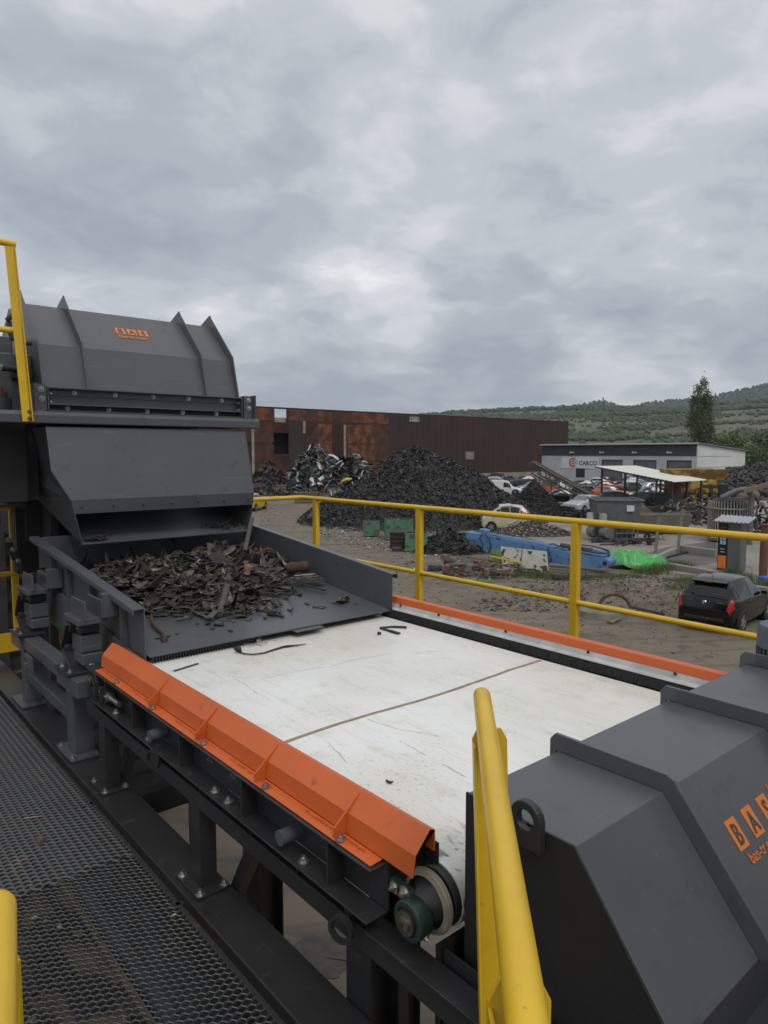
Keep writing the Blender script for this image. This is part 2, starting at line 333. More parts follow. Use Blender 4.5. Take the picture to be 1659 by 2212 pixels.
# lower rail and posts between
mb = MB(); mb.box(1.125,1.131,.70,3.75,3.735,3.80); mb.box(1.131,1.20,.70,3.75,3.794,3.80); mb.box(1.131,1.185,.70,3.75,3.735,3.741); mb.box(1.119,1.1248,.70,3.75,3.797,3.806)
rail = mb.build('lower_rail', M['frame'], cv, .0015)
for y in (1.42,1.74,2.02,2.32,2.68,3.02,3.36):
    mb = MB(); mb.box(1.128,1.165,y-.004,y+.004,3.801,3.851); mb.box(1.160,1.166,y-.05,y+.05,3.801,3.851); mb.build('spacer', M['frame'], rail)
for y in (1.70,2.18,2.28,2.9,3.3): bolt(sf, (1.125,y,3.859), (0,0,1), .011)
for y,z in ((2.40,3.93),(2.22,3.93),(3.2,3.925),(3.1,3.925)): bolt(sf, (1.171,y,z), (-1,0,0), .009)
for y in (1.79,2.82):
    mb = MB(); mb.cyl((1.095,y,3.905),(1.171,y,3.905),.024,n=24); mb.build('roller_stub', M['grey'], cv, .002)
for y,z in ((onx(737,2007,1.085).y,onx(737,2007,1.085).z+.02),(onx(331,1640,1.085).y,onx(331,1640,1.085).z+.02)):
    mb = MB(); mb.lathe([(.030,-.008),(.040,-.008),(.040,.008),(.030,.008)], (1.085,y,z-.02), (.95,.3,0), 28, closed=True); mb.box(1.105,1.122,y-.012,y+.012,z-.03,z+.035); mb.build('lifting_ring', M['frame'], cv)
# take-up screw
mb = MB(); mb.cyl((1.135,3.28,3.905),(1.135,3.60,3.905),.014,n=16); mb.cyl((1.135,3.40,3.905),(1.135,3.43,3.905),.026,n=6); mb.cyl((1.135,3.47,3.905),(1.135,3.50,3.905),.026,n=6)
mb.build('tension_screw', M['steel'], cv)
for ya in (3.445,3.535):
    mb = MB(); mb.box(1.10,1.17,ya,ya+.015,3.868,3.95); mb.build('screw_bracket', M['frame'], cv, .002)
# legs of the conveyor on the walkway beam
for y in (2.47,3.53):
    mb = MB(); mb.box(1.128,1.134,y-.045,y+.045,3.411,3.735); mb.box(1.192,1.198,y-.045,y+.045,3.411,3.735); mb.box(1.134,1.192,y-.045,y-.039,3.411,3.735)
    lg = mb.build('leg', M['frame'], cv, .002)
    mb = MB(); mb.box(1.09,1.225,y-.10,y+.10,3.4008,3.411); mb.build('foot_plate', M['frame'], lg, .002)
    for dx,dy in ((1.108,-.08),(1.108,.08),(1.21,-.08),(1.21,.08)): bolt(lg, (dx,y+dy,3.411), (0,0,1), .011)
for y in (1.75,3.0):
    mb = MB(); mb.bar((1.27,y+.66,3.33),(1.27,y+.42,3.735),.05,.05,(1,0,0)); mb.build('brace', M['frame'], cv, .002)
mb = MB(); mb.box(2.95,3.01,1.4,1.5,3.5,3.8); mb.box(2.95,3.01,3.2,3.3,3.5,3.8); mb.build('leg', M['frame'], cv)
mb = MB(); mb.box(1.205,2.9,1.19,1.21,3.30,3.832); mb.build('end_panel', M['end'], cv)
mb = MB(); mb.box(1.21,1.216,.72,1.185,2.9,3.832); mb.build('closing_panel', M['frame'], cv)

# ---- carrying frame under everything
fr = thing('support_frame', 'black steel frame on columns carrying conveyor and walkway', 'frame', (1.1,3.0,0))
mb = MB(); mb.box(1.07,1.236,-.6,6.6,3.388,3.4); mb.box(1.14,1.155,-.6,6.6,3.20,3.388); mb.box(1.07,1.236,-.6,6.6,3.188,3.20); mb.box(1.062,1.0698,-.6,6.6,3.20,3.405)
mb.build('beam', M['frame'], fr, .003)
mb = MB(); mb.box(3.05,3.2,.5,6.6,3.30,3.5); mb.build('beam', M['frame'], fr, .003)
mb = MB(); mb.box(-.55,-.43,-.6,6.6,3.28,3.44); mb.build('beam', M['frame'], fr, .003)
for y in (.9,3.36,5.9):
    mb = MB(); mb.box(1.24,3.05,y-.04,y+.04,3.28,3.40); mb.build('cross_beam', M['frame'], fr, .003)
    mb = MB(); mb.box(3.2,4.10,y-.04,y+.04,3.33,3.43); mb.build('cross_beam', M['frame'], fr, .003)
mb = MB(); mb.box(4.06,4.20,.3,6.3,3.43,3.5); mb.build('side_channel', M['frame'], fr, .003)
for x,y in ((1.30,1.58),(1.50,2.58),(1.15,5.3),(3.12,1.6),(3.12,3.4),(3.12,5.6),(-.5,1.0),(-.5,5.2)):
    mb = MB(); zt = 3.735 if x in (1.30,1.50) else 3.187 if x == 1.15 else 3.27
    mb.box(x-.06,x-.052,y-.06,y+.06,0,zt); mb.box(x+.052,x+.06,y-.06,y+.06,0,zt); mb.box(x-.052,x+.052,y-.004,y+.004,0,zt); mb.build('column', M['frame'], fr, .002)
mb = MB(); mb.box(1.40,1.46,3.05,3.13,2.2,3.45); mb.build('column', M['frame'], fr, .002)

# ---- walkway of expanded metal
wk = thing('metal_walkway', 'black expanded metal walkway grating along the conveyor', 'walkway', (.4,3.0,3.46))
def grating(y0, y1, lwd, swd, a, b, tilt, z=3.475, x0=-.42, x1=.982):
    mb = MB(); nx = int((x1-x0)/(lwd/2)); ny = int((y1-y0)/(swd/2)); ct, st = math.cos(tilt), math.sin(tilt)
    cs = [(-a/2*st-b/2*ct, a/2*ct-b/2*st), (a/2*-st+b/2*ct, a/2*ct+b/2*st), (a/2*st+b/2*ct, -a/2*ct+b/2*st), (a/2*st-b/2*ct, -a/2*ct-b/2*st)]
    for j in range(ny):
        vs = []; fs = []
        for i in range(nx+1):
            for e in (-.30,.30):
                x = x0+(i+e*.55)*lwd/2; s = 1 if (i+j)%2 else -1; y = y0+j*swd/2+s*swd*.23; zz = z+s*.0025
                vs += [(x, y+c[0], zz+c[1]) for c in cs]
        m = 2*(nx+1)
        for i in range(m-1):
            for k in range(4): fs.append((i*4+k, i*4+(k+1)%4, i*4+4+(k+1)%4, i*4+4+k))
        mb.add(vs, fs)
    return mb
g1 = grating(.3, 2.72, .047, .0275, .0036, .0115, R(-42)).build('grating_panel', M['mesh'], wk, sharp=0)
g2 = grating(2.73, 6.25, .058, .030, .0032, .0088, R(35)).build('grating_panel', M['mesh'], wk, sharp=0)
for y in (.5,4.6):
    mb = MB(); mb.box(-.42,.96,y-.012,y+.012,3.425,3.462); mb.build('bearer', M['frame'], wk)
for y in (2.30,3.25):
    mb = MB(); mb.box(.93,1.0,y-.01,y+.01,3.47,3.478); mb.box(.965,.991,y-.03,y+.03,3.40,3.47); c = mb.build('clip', M['frame'], wk, .0015); bolt(c, (.965,y,3.44), (-1,0,0), .009)
mb = MB(); mb.box(.972,.990,.3,6.25,3.40,3.478); mb.build('edge_angle', M['frame'], wk, .0015)
mb = MB()
for k in range(9): a = 2*PI*k/9
p0 = onz(88,1818,3.482); mb.lathe([(.001,.02),(.012,.018),(.016,.008),(.014,-.004)], p0, (.1,.1,1), 9); 
solo_m = M['rubber2']
st = mb.build('pebble', mat('brown pebble', (.13,.10,.07), .9, c2=(.08,.06,.04), scale=60), None); tag(st, 'small brown pebble lying on the grating', 'pebble')
p0 = onz(70,1767,3.482); mb = MB(); mb.bar(p0+Vector((-.03,.02,0)), p0+Vector((.035,-.012,.002)), .006, .002); tag(mb.build('straw', mat('pale straw', (.30,.24,.12), .8, c2=(.2,.16,.08), scale=30), None), 'pale straw lying on the grating', 'straw')

# ---- lower conveyor seen through the grating
lw_ = thing('lower_conveyor', 'dark lower conveyor with debris seen through the walkway grating', 'conveyor', (.75,3.0,0))
mb = MB(); mb.box(.05,1.10,-.5,6.0,2.48,2.50); mb.build('belt', mat('dusty lower belt', (.014,.0135,.013), .8, c2=(.15,.12,.08), scale=5, lo=.50, hi=.68, detail=9, stretch=(1.6,.6,1), bump=.2), lw_)
mb = MB(); mb.sheet([(1.228,3.05),(1.17,2.62),(1.115,2.50)], 'y', -.5, 5.0, .006); mb.build('side_sheet', mat('blue grey sheet', (.07,.08,.095), .4, c2=(.04,.045,.05), scale=5), lw_)
mb = MB(); mb.box(1.104,1.112,-.5,5.0,2.44,2.56); mb.build('side_strip', mat('tan edge', (.24,.20,.13), .8, c2=(.10,.085,.06), scale=14), lw_)
for y in (.2,4.4):
    for x in (.12,.95):
        mb = MB(); mb.box(x,x+.08,y,y+.08,0,2.479); mb.build('stand', M['frame'], lw_)
mb = MB()
for k in range(420):
    x, y = rnd.uniform(.1,1.08), rnd.uniform(.4,4.5)
    if noise.noise((x*4,y*1.6,3)) < -.05: continue
    q = rnd.uniform(.008,.028); mb.obox((x,y,2.503+q*.3),(q*rnd.uniform(.6,2),q,q*.6),Matrix.Rotation(rnd.uniform(0,3),3,'Z'),mi=rnd.choice((0,0,0,1,1,2,3)))
o = mb.build('debris', [M['rubber2'],mat('dusty crumb', (.20,.155,.10), .9),M['rubber'],mat('pale crumb bit', (.45,.44,.42), .8)], lw_, sharp=0); o['kind'] = 'stuff'
# ---- feeder pan
fd = thing('vibrating_feeder', 'grey steel feeder tray on rubber mounts behind the white belt', 'feeder', (2.2,4.4,PZ))
def pz(y): return 4.05+(y-3.47)*.098
def slab(x0, x1, y0, y1, za, zb):            # box that follows the tray's slope; za, zb above its floor
    mb_ = [(x,y,pz(y)+z) for z in (za,zb) for x,y in ((x0,y0),(x1,y0),(x1,y1),(x0,y1))]
    return mb_, [(3,2,1,0),(4,5,6,7),(0,1,5,4),(1,2,6,5),(2,3,7,6),(3,0,4,7)]
mb = MB(); mb.add(*slab(1.362,3.02,3.47,5.45,-.008,0)); pan = mb.build('tray_floor', M['grey'], fd, .0015)
mb = MB(); mb.add(*slab(1.354,1.360,3.51,5.5,-.03,.238)); mb.add(*slab(1.296,1.36,3.51,5.5,.2385,.2445)); mb.add(*slab(1.296,1.302,3.51,5.5,.212,.238))
lw = mb.build('side_wall', M['grey'], fd, .002)
for y,dz in ((3.75,-.16),(4.25,-.16),(4.70,-.12),(5.05,-.1)):
    mb = MB(); mb.add(*slab(1.315,1.353,y-.005,y+.005,dz,.21)); mb.build('stiffener', M['grey'], lw, .001)
mb = MB(); mb.add(*slab(1.33,1.353,3.53,5.45,-.30,-.032)); mb.build('lower_panel', M['grey'], lw, .001)
mb = MB(); mb.add(*slab(3.022,3.028,3.468,5.5,-.03,.236)); mb.add(*slab(3.022,3.075,3.468,5.5,.2365,.2425)); mb.add(*slab(3.069,3.075,3.468,5.5,.205,.236)); mb.build('side_wall', M['grey'], fd, .002)
mb = MB(); mb.add(*slab(1.37,3.015,5.452,5.46,-.01,.242)); mb.build('back_wall', M['grey'], fd, .002)
mb = MB(); mb.add(*slab(1.40,3.0,3.60,5.4,-.20,-.012)); mb.build('understructure', M['dark'], fd)
mb = MB()
x = 1.38
while x < 2.02: mb.box(x,x+.004,3.475,3.50,4.008,4.036); x += .0165
mb.box(1.375,2.03,3.486,3.49,4.02,4.04)
mb.build('comb_strip', M['frame'], fd)
mb = MB(); mb.obox((2.33,3.452,4.040),(.20,.07,.004)); mb.build('cover_plate', M['grey'], fd)
def mount(y, tag_=None):
    xo, z = 1.20, 0
    mb = MB()
    for xx in (1.165,1.255):            # double lug
        mb.prism([(y-.16,4.20),(y+.10,4.20),(y+.10,4.27),(y+.07,4.30),(y-.16,4.30)] , 'x', xx-.005, xx+.005)
    mb.box(1.13,1.29,y-.13,y+.12,4.168,4.20); mb.prism([(y-.16,4.20),(y-.10,4.20),(y-.10,4.33),(y-.16,4.33)], 'x', 1.26, 1.35)
    b = mb.build('mount_bracket', M['grey'], fd, .003)
    mb = MB(); mb.box(1.165,1.27,y-.06,y+.06,4.105,4.166); h = mb.build('rubber_element', M['frame'], fd, .006)
    for dy in (-.03,.03): bolt(h, (1.164,y+dy,4.135), (-1,0,0), .008)
    mb = MB(); mb.bar((1.15,y+.05,4.15),(1.15,y+.17,3.99),.018,.062,(1,0,0)); mb.cyl((1.135,y+.05,4.145),(1.175,y+.05,4.145),.04,n=20); mb.cyl((1.135,y+.17,3.985),(1.175,y+.17,3.985),.04,n=20)
    mb.bar((1.15,y+.17,3.985),(1.15,y+.03,3.90),.018,.05,(1,0,0)); mb.build('swing_arm', M['frame'], fd, .003)
    mb = MB(); mb.box(1.16,1.28,y-.07,y+.09,4.0,4.095); mb.box(1.165,1.28,y-.08,y+.08,3.93,3.995); mb.build('mount_block', M['grey'], fd, .008)
    mb = MB(); mb.box(1.07,1.24,y-.12,y+.12,3.895,3.91); f = mb.build('mount_foot', M['frame'], fd, .002)
    for dx,dy in ((1.10,-.07),(1.10,.07)): bolt(f, (dx,y+dy,3.91), (0,0,1), .010)
mount(4.0); mount(5.06)
ped = MB(); ped.box(1.09,1.25,3.78,4.16,3.80,3.893); ped.box(1.13,1.235,4.0,4.14,3.413,3.80); ped.box(1.13,1.23,5.06,5.16,3.413,3.80)
ped.box(1.11,1.20,4.16,4.98,3.81,3.888); ped.box(1.145,1.215,4.14,5.06,3.56,3.63); ped.box(1.09,1.25,4.98,5.22,3.80,3.893)
pd = ped.build('pedestal', M['grey'], fd, .004)
for ya in (3.92,4.98):
    mb = MB(); mb.box(1.085,1.24,ya,ya+.30,3.402,3.413); mb.build('foot_plate', M['grey'], pd, .002)
for y in (4.18,3.96): bolt(pd, (1.105,y,3.413), (0,0,1), .011)
mb = MB(); mb.lathe([(.026,-.007),(.052,-.007),(.052,.007),(.026,.007)], (1.06,4.70,3.80), (1,0,0), 24, closed=True); mb.box(1.054,1.066,4.56,4.67,3.765,3.85); mb.build('lifting_lug', M['grey'], pd)
for x in (1.2,2.9):
    mb = MB(); mb.box(x,x+.1,5.1,5.2,3.5,3.9); mb.build('pedestal', M['grey'], fd)

# ---- drum machine: lower chute, beam, flange frame, ribbed hood
dm = thing('drum_screen', 'dark grey screening machine with ribbed hood and discharge chute over the tray', 'machine', (2.1,6.0,PZ))
LX, RX = 1.36, 2.90
F = [(5.19,5.28),(5.115,4.975),(5.066,4.772),(5.083,4.674)]
mb = MB()
mb.add([(LX,F[0][0],F[0][1]),(RX,F[0][0],F[0][1]),(LX,F[1][0],F[1][1]),(RX,F[1][0],F[1][1]),(1.47,F[2][0],F[2][1]),(RX,F[2][0],F[2][1]),(1.50,F[3][0],F[3][1]),(RX,F[3][0],F[3][1])],
       [(0,2,3,1),(2,4,5,3),(4,6,7,5)])
o = mb.build('chute_front', M['grey'], dm); sm = o.modifiers.new('thick','SOLIDIFY'); sm.thickness = .006; sm.offset = -1
B0 = (5.13,4.445)
for (xt,xl,xb,m) in ((LX,1.47,1.555,0),(RX,RX,RX-.01,0)):
    vs = [(xt,F[0][0],F[0][1]),(xt,F[1][0],F[1][1]),(xl,F[2][0],F[2][1]),(lerp(xl,xb,.3),F[3][0],F[3][1]),(xb,B0[0],B0[1]),(xl,5.90,4.73),(xt,6.2,4.95),(xt,6.2,5.28)]
    mb = MB(); mb.add(vs, [(0,1,2),(0,2,5,6,7),(2,3,4,5)]); o = mb.build('chute_side', M['grey'], dm); sm = o.modifiers.new('thick','SOLIDIFY'); sm.thickness = .006; sm.offset = 0
mb = MB(); mb.add([(1.556,B0[0],B0[1]),(RX-.012,B0[0],B0[1]),(RX-.004,5.95,4.78),(1.475,5.95,4.78)], [(0,1,2,3)])
o = mb.build('chute_floor', M['grey'], dm); sm = o.modifiers.new('thick','SOLIDIFY'); sm.thickness = .006; sm.offset = -1
mb = MB(); mb.box(1.45,2.88,5.95,5.96,4.70,5.25); mb.build('chute_back', M['dark'], dm)
for k in range(7):
    mb = MB(); x = lerp(1.54,2.85,k/6); mb.cyl((x,5.0705,4.715),(x,5.0655,4.715),.0075,n=12); mb.build('bolt_hole', M['dark'], dm)
mb = MB(); mb.prism([(5.16,5.305),(5.16,5.36),(5.185,5.385),(5.42,5.385),(5.42,5.30),(5.17,5.30)], 'x', .2, 3.02); bm_ = mb.build('front_beam', M['grey'], dm, .004)
# flange frame
mb = MB(); X0, X1 = 1.385, 2.875
mb.box(X0,X1,5.19,5.262,5.545,5.555); mb.box(X0,X1,5.19,5.255,5.432,5.438); mb.box(X0,X1,5.255,5.262,5.395,5.545); mb.box(X0,X1,5.205,5.255,5.388,5.396)
mb.box(X0-.006,X0,5.19,5.262,5.39,5.555); mb.box(X1,X1+.006,5.19,5.262,5.39,5.555); mb.box(X0,X1,5.246,5.2549,5.50,5.545)
fl = mb.build('flange_frame', M['grey'], dm, .0015)
mb = MB(); mb.box(X0,X1,5.2455,5.2549,5.398,5.431); mb.build('flange_gap', M['dark'], fl)
for k in range(5):
    x = lerp(1.42,2.74,(k+.35)/4.6); bolt(fl, (x+.05,5.245,5.525), (0,-1,0), .010); bolt(fl, (x,5.245,5.415), (0,-1,0), .010)
for z in (5.44,5.50):
    bolt(fl, (X1-.012,5.22,z+.01), (-1,0,0), .010)
    bolt(fl, (X0+.012,5.22,z+.01), (1,0,0), .010)
for x,m in ((1.30,0),(2.905,0)):
    mb = MB(); mb.box(x,x+.075,5.205,5.215,5.387,5.57); mb.box(x if x > 2 else x+.069,x+.006 if x > 2 else x+.075,5.215,5.27,5.387,5.57); mb.box(x+.078 if x > 2 else x-.008,x+.086 if x > 2 else x,5.16,5.27,5.387,5.575)
    b = mb.build('corner_bracket', M['grey'], dm, .002)
    bolt(b, (x+.04,5.204,5.535), (0,-1,0), .012); bolt(b, (x+.045,5.204,5.47), (0,-1,0), .012)
# ribbed hood
H = [(5.262,5.556),(5.37,5.865),(5.735,6.20),(6.15,6.22),(6.6,5.9),(6.7,5.5)]
mb = MB(); mb.sheet(H, 'x', 1.37, 2.872, -.006); hd = mb.build('hood', M['grey'], dm, .002)
mb = MB(); mb.prism(H, 'x', 1.372, 1.376); mb.build('hood_end', M['grey'], hd); mb = MB(); mb.prism(H, 'x', 2.864, 2.868); mb.build('hood_end', M['grey'], hd)
RB = [(5.258,5.556),(5.275,5.50+.056),(5.385,5.865),(5.75,6.205),(5.93,6.215),(5.72,6.295),(5.70,6.268),(5.318,5.895),(5.225,5.556)]
for x in (1.66,2.585,2.868):
    mb = MB(); mb.prism(RB, 'x', x-.005, x+.005); mb.build('rib', M['grey'], hd, .001)
mb = MB(); mb.prism([(a+(.02 if i in (5,6,7,8) else 0),b) for i,(a,b) in enumerate(RB)], 'x', 1.362, 1.369); mb.build('rib', M['grey'], hd, .001)
# lettering on the hood
xd = Vector((1,0,0)); yd = (Vector((0,.365,.335))).normalized(); nn = xd.cross(yd)
def onhood(q):
    x,y = crop(C1,*q); d = ray(x,y); p0 = Vector((0,5.37,5.865)); t = (p0-Vector((0,0,ZC))).dot(nn)/d.dot(nn); return Vector((0,0,ZC))+d*t
a, b = onhood((693,655)), onhood((880,665)); base = onhood((705,655))
w = (b-a).length; tw = w*.285
o0 = base+nn*.0025
for k,ch in enumerate('BAS'):
    c = o0+xd*(k*w*.358); mb = MB(); mb.add([c,c+xd*tw,c+xd*tw+yd*tw*1.05,c+yd*tw*1.05],[(0,1,2,3)]); lo = mb.build('logo_tile', M['logo'], dm); text('letter', ch, tw*1.02, M['logodark'], lo, o0+xd*(k*w*.358+tw*.5)+yd*tw*.17+nn*.0005, xd, yd, bold=.0016, align='CENTER')
text('web_address', 'bas-tr.com', w*.21, M['logo'], dm, o0+xd*(w*.47)-yd*tw*.72, xd, yd, bold=.001, align='CENTER')
text('mark', '®', tw*.3, M['logo'], dm, o0+xd*(w*1.02)+yd*tw*.8, xd, yd)
# left flank of the machine with its small fittings
mb = MB(); mb.box(.55,1.30,5.75,6.3,5.39,5.95); mb.box(.98,1.36,5.5,5.75,5.39,5.80); mb.build('drive_housing', M['grey'], dm, .01)
mb = MB(); mb.cyl((1.12,5.36,5.39),(1.12,5.36,5.47),.07,n=20); mb.cyl((1.12,5.36,5.47),(1.12,5.36,5.51),.045,n=20); mb.build('gear_motor', M['frame'], dm, .004)
mb = MB(); mb.cyl((1.12,5.36,5.51),(1.12,5.36,5.55),.018,n=12); mb.build('red_valve', mat('dull red plastic', (.16,.03,.02), .5, c2=(.12,.02,.015), scale=20), dm)
mb = MB(); mb.cyl((1.27,5.40,5.99),(1.27,5.40,6.05),.013,n=12); mb.build('red_valve', MATS['dull red plastic'], dm)
mb = MB(); mb.tube([(1.20,5.38,5.99),(1.19,5.34,5.95),(1.20,5.33,5.88),(1.26,5.34,5.85),(1.33,5.36,5.86)], .016, 10); mb.tube([(1.18,5.36,6.0),(1.22,5.35,6.04),(1.27,5.36,6.05)], .016, 10); mb.build('hose', M['rubber'], dm)
mb = MB(); mb.prism([(5.40,5.62),(5.40,5.68),(5.70,5.80),(5.70,5.62)], 'x', 1.22, 1.34); mb.cyl((1.14,5.38,5.68),(1.24,5.38,5.68),.022,n=12); mb.build('flap', M['dark'], dm, .003)
for p in ((1.13,5.365,5.685),(1.15,5.74,6.0)): bolt(dm, p, (0,-1,0), .012)
# inner dark body and legs
mb = MB(); mb.box(1.40,2.86,6.0,6.9,4.4,5.384); mb.box(.2,1.30,5.5,6.4,4.75,5.384); mb.box(1.30,1.40,5.6,6.9,4.75,5.384); mb.build('inner_body', M['dark'], dm)
mb = MB(); mb.prism([(5.55,5.29),(5.75,4.4),(5.85,3.5),(6.25,3.5),(6.25,5.29)], 'x', 1.50, 1.56); mb.build('leg_panel', M['dark'], dm)
mb = MB(); mb.box(1.345,1.495,6.10,6.24,4.13,4.76); mb.build('leg_panel', M['dark'], dm)
mb = MB(); mb.box(2.80,2.86,5.75,6.1,3.5,5.2); mb.build('leg_panel', M['dark'], dm)
q_ = [ony(*crop(C2,*q),5.9) for q in ((28,385),(62,385),(132,515),(132,590),(70,505))]; mb = MB(); mb.prism([(p.x,p.z) for p in q_], 'y', 5.9, 5.92); lp = mb.build('drive_guard', M['dark'], dm)
for q in ((50,392),(78,450),(108,520)): bolt(lp, ony(*crop(C2,*q),5.898), (0,-1,0), .012)
for p in ((1.02,5.58,4.62),(1.05,5.58,4.82),(1.0,5.58,5.0),(1.24,5.58,5.18)): bolt(dm, p, (0,-1,0), .014)
mb = MB(); mb.cyl((.9,5.6,4.9),(1.3,5.6,4.75),.06,n=14); mb.cyl((1.08,5.57,4.95),(1.08,5.57,5.12),.05,n=14); mb.tube([(.8,5.55,5.2),(1.0,5.5,4.95),(1.1,5.52,4.7),(1.05,5.55,4.5)], .018, 8); mb.build('hose', M['rubber'], dm)

# ---- front right hood with lettering
hc = thing('belt_end_hood', 'dark grey folded hood with orange lettering over belt end', 'hood', (2.3,.9,PZ))
P_ = [(1.145,3.2),(1.145,4.25),(.83,4.25),(.588,3.945),(.69,3.60),(.69,3.2)]
mb = MB(); mb.sheet(P_, 'x', 1.25, 3.3, .005); hb = mb.build('cover', M['grey'], hc, .003)
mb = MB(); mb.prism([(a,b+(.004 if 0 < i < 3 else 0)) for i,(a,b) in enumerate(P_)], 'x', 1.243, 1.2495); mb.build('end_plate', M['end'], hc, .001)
mb = MB(); mb.box(1.30,3.25,.10,.684,3.0,3.36); mb.build('bounce_blocker', M['end'], hc)  # dark box added below the hood to block light bouncing off the ground
mb = MB(); mb.prism(P_, 'x', 3.301, 3.307); mb.build('end_plate', M['grey'], hc)
RP = [(1.150,4.25),(1.172,4.255),(1.172,4.280),(1.155,4.300),(.822,4.298),(.802,4.288),(.545,3.965),(.585,3.943),(.831,4.251),(1.15,4.251)]
for x in (1.632,2.262,2.9):
    mb = MB(); mb.prism([(1.148,3.3),(1.172,3.3)]+RP[1:], 'x', x-.006, x+.006); mb.build('rib', M['grey'], hc, .0015)
mb = MB(); cyy, czz = .945, 4.272
poly = [(cyy+.043,4.205),(cyy+.043,czz)]+[(cyy+.043*math.cos(PI*k/14),czz+.043*math.sin(PI*k/14)) for k in range(1,14)]+[(cyy-.043,czz),(cyy-.043,4.205)]
hole = [(cyy+.023*math.cos(2*PI*k/28),czz+.023*math.sin(2*PI*k/28)) for k in range(28)]
outer = [(cyy+.043,czz)]; 
bmh = bmesh.new()
vo = [bmh.verts.new((1.222,*p)) for p in poly]; vi = [bmh.verts.new((1.222,*p)) for p in hole]
es = [bmh.edges.new((vo[i],vo[(i+1)%len(vo)])) for i in range(len(vo))]+[bmh.edges.new((vi[i],vi[(i+1)%28])) for i in range(28)]
bmesh.ops.triangle_fill(bmh, use_beauty=True, edges=es)
ex = bmesh.ops.extrude_face_region(bmh, geom=list(bmh.faces)); bmesh.ops.translate(bmh, verts=[g for g in ex['geom'] if isinstance(g, bmesh.types.BMVert)], vec=(.0205,0,0))
bmesh.ops.recalc_face_normals(bmh, faces=bmh.faces); bmh.verts.index_update()
mb.add([v.co.copy() for v in bmh.verts], [[v.index for v in f.verts] for f in bmh.faces]); bmh.free()
mb.build('lifting_lug', M['frame'], hc, .0025)
yd = Vector((0,.242,.305)).normalized(); nn = Vector((1,0,0)).cross(yd)
C7 = (1900,3000,1172/1659)
def oncov(q):
    x,y = crop(C7,*q); d = ray(x,y); t = (Vector((0,.83,4.25))-Vector((0,0,ZC))).dot(nn)/d.dot(nn); return Vector((0,0,ZC))+d*t
a, b, c = oncov((1505,578)), oncov((1563,545)), oncov((1402,415))
tw = abs(b.x-a.x); th = (c-a).dot(yd); st_ = oncov((1595,503)).x-a.x
o0 = Vector((a.x,a.y,a.z))+nn*.001; X_ = Vector((1,0,0))
for k,ch in enumerate('BAS'):
    q = o0+X_*(k*st_); mb = MB(); mb.add([q,q+X_*tw,q+X_*tw+yd*th,q+yd*th],[(0,1,2,3)]); lo = mb.build('logo_tile', M['logo'], hc); text('letter', ch, th*.98, M['logodark'], lo, o0+X_*(k*st_+tw*.5)+yd*th*.15+nn*.0004, X_, yd, bold=.0013, align='CENTER', xs=tw/th*1.0)
text('web_address', 'bas-tr.com', th*.52, M['logo'], hc, o0+X_*(tw*.30)-yd*th*.50, X_, yd, bold=.0002)
text('mark', '®', th*.26, M['logo'], hc, o0+X_*(3*st_-.012)+yd*th*.98, X_, yd)
mb = MB(); mb.box(1.3,5.0,-2.6,-1.3,3.2,6.6); o = mb.build('shade_box', M['end']); tag(o, kind='structure')      # unseen box added behind the viewer to shade the front hood
# ---- motor behind it
mo = thing('electric_motor', 'grey finned electric motor standing behind the front hood', 'motor', (3.08,1.06,4.1))
mb = MB(); mb.lathe([(.0001,.30),(.085,.30),(.112,.29),(.122,.265),(.122,.20)], (3.10,1.06,4.1), (0,0,1), 40); mb.build('fan_cowl', mat('blue grey motor paint', (.10,.13,.15), .45, c2=(.08,.105,.12), scale=12), mo)
mb = MB(); mb.cyl((3.10,1.06,3.95),(3.10,1.06,4.298),.092,n=32)
for k in range(36):
    a = 2*PI*k/36; d = Vector((math.cos(a),math.sin(a),0)); p = Vector((3.10,1.06,0)); mb.bar(p+d*.107+Vector((0,0,3.97)), p+d*.107+Vector((0,0,4.297)), .032, .005, d.cross(Vector((0,0,1))))
mb.build('finned_body', MATS['blue grey motor paint'], mo)
mb = MB(); mb.box(2.96,3.06,.93,1.0,4.12,4.24); mb.build('terminal_box', MATS['blue grey motor paint'], mo, .006)
mb = MB(); mb.box(2.92,3.28,.86,1.2,3.5,3.95); mb.build('gearbox', M['frame'], mo, .01)

# ---- yellow rails
def angle_post(name, parent, x, y, z0, z1, w=.06, t=.006):
    mb = MB(); mb.box(x-w/2,x+w/2,y,y+t,z0,z1); mb.box(x-w/2,x-w/2+t,y+t,y+w*.8,z0,z1); return mb.build(name, M['yellow'], parent, .0015)
fe = thing('guard_rail', 'yellow tubular guard rail along far side of the conveyor', 'railing', (4.12,3.5,PZ))
T = 4.628
mb = MB(); mb.tube([(4.12,.5,T),(4.12,6.12,T),(4.105,6.18,T),(4.06,6.21,T),(3.0,6.22,T)], .0225, 14); mb.build('top_rail', M['yellow'], fe)
mb = MB(); mb.tube([(4.12,.5,4.06),(4.12,6.15,4.06),(4.06,6.22,4.06),(3.0,6.22,4.06)], .019, 14); mb.build('mid_rail', M['yellow'], fe)
for y in (1.2,2.79,4.37,5.93):
    mb = MB(); mb.box(4.098,4.104,y-.028,y+.028,3.5,T-.015); mb.box(4.104,4.145,y-.028,y-.022,3.5,T-.015); mb.build('post', M['yellow'], fe, .0015)
angle_post('post', fe, 3.47, 6.20, 3.5, T-.01)
er = thing('end_railing', 'yellow railing with kick plate closing the walkway end', 'railing', (1.3,6.35,PZ))
mb = MB(); mb.tube([(.2,6.3,4.655),(1.37,6.3,4.655)], .022, 12); mb.build('top_rail', M['yellow'], er)
mb = MB(); mb.tube([(.2,6.3,4.11),(2.2,6.3,4.11)], .02, 12); mb.build('mid_rail', M['yellow'], er)
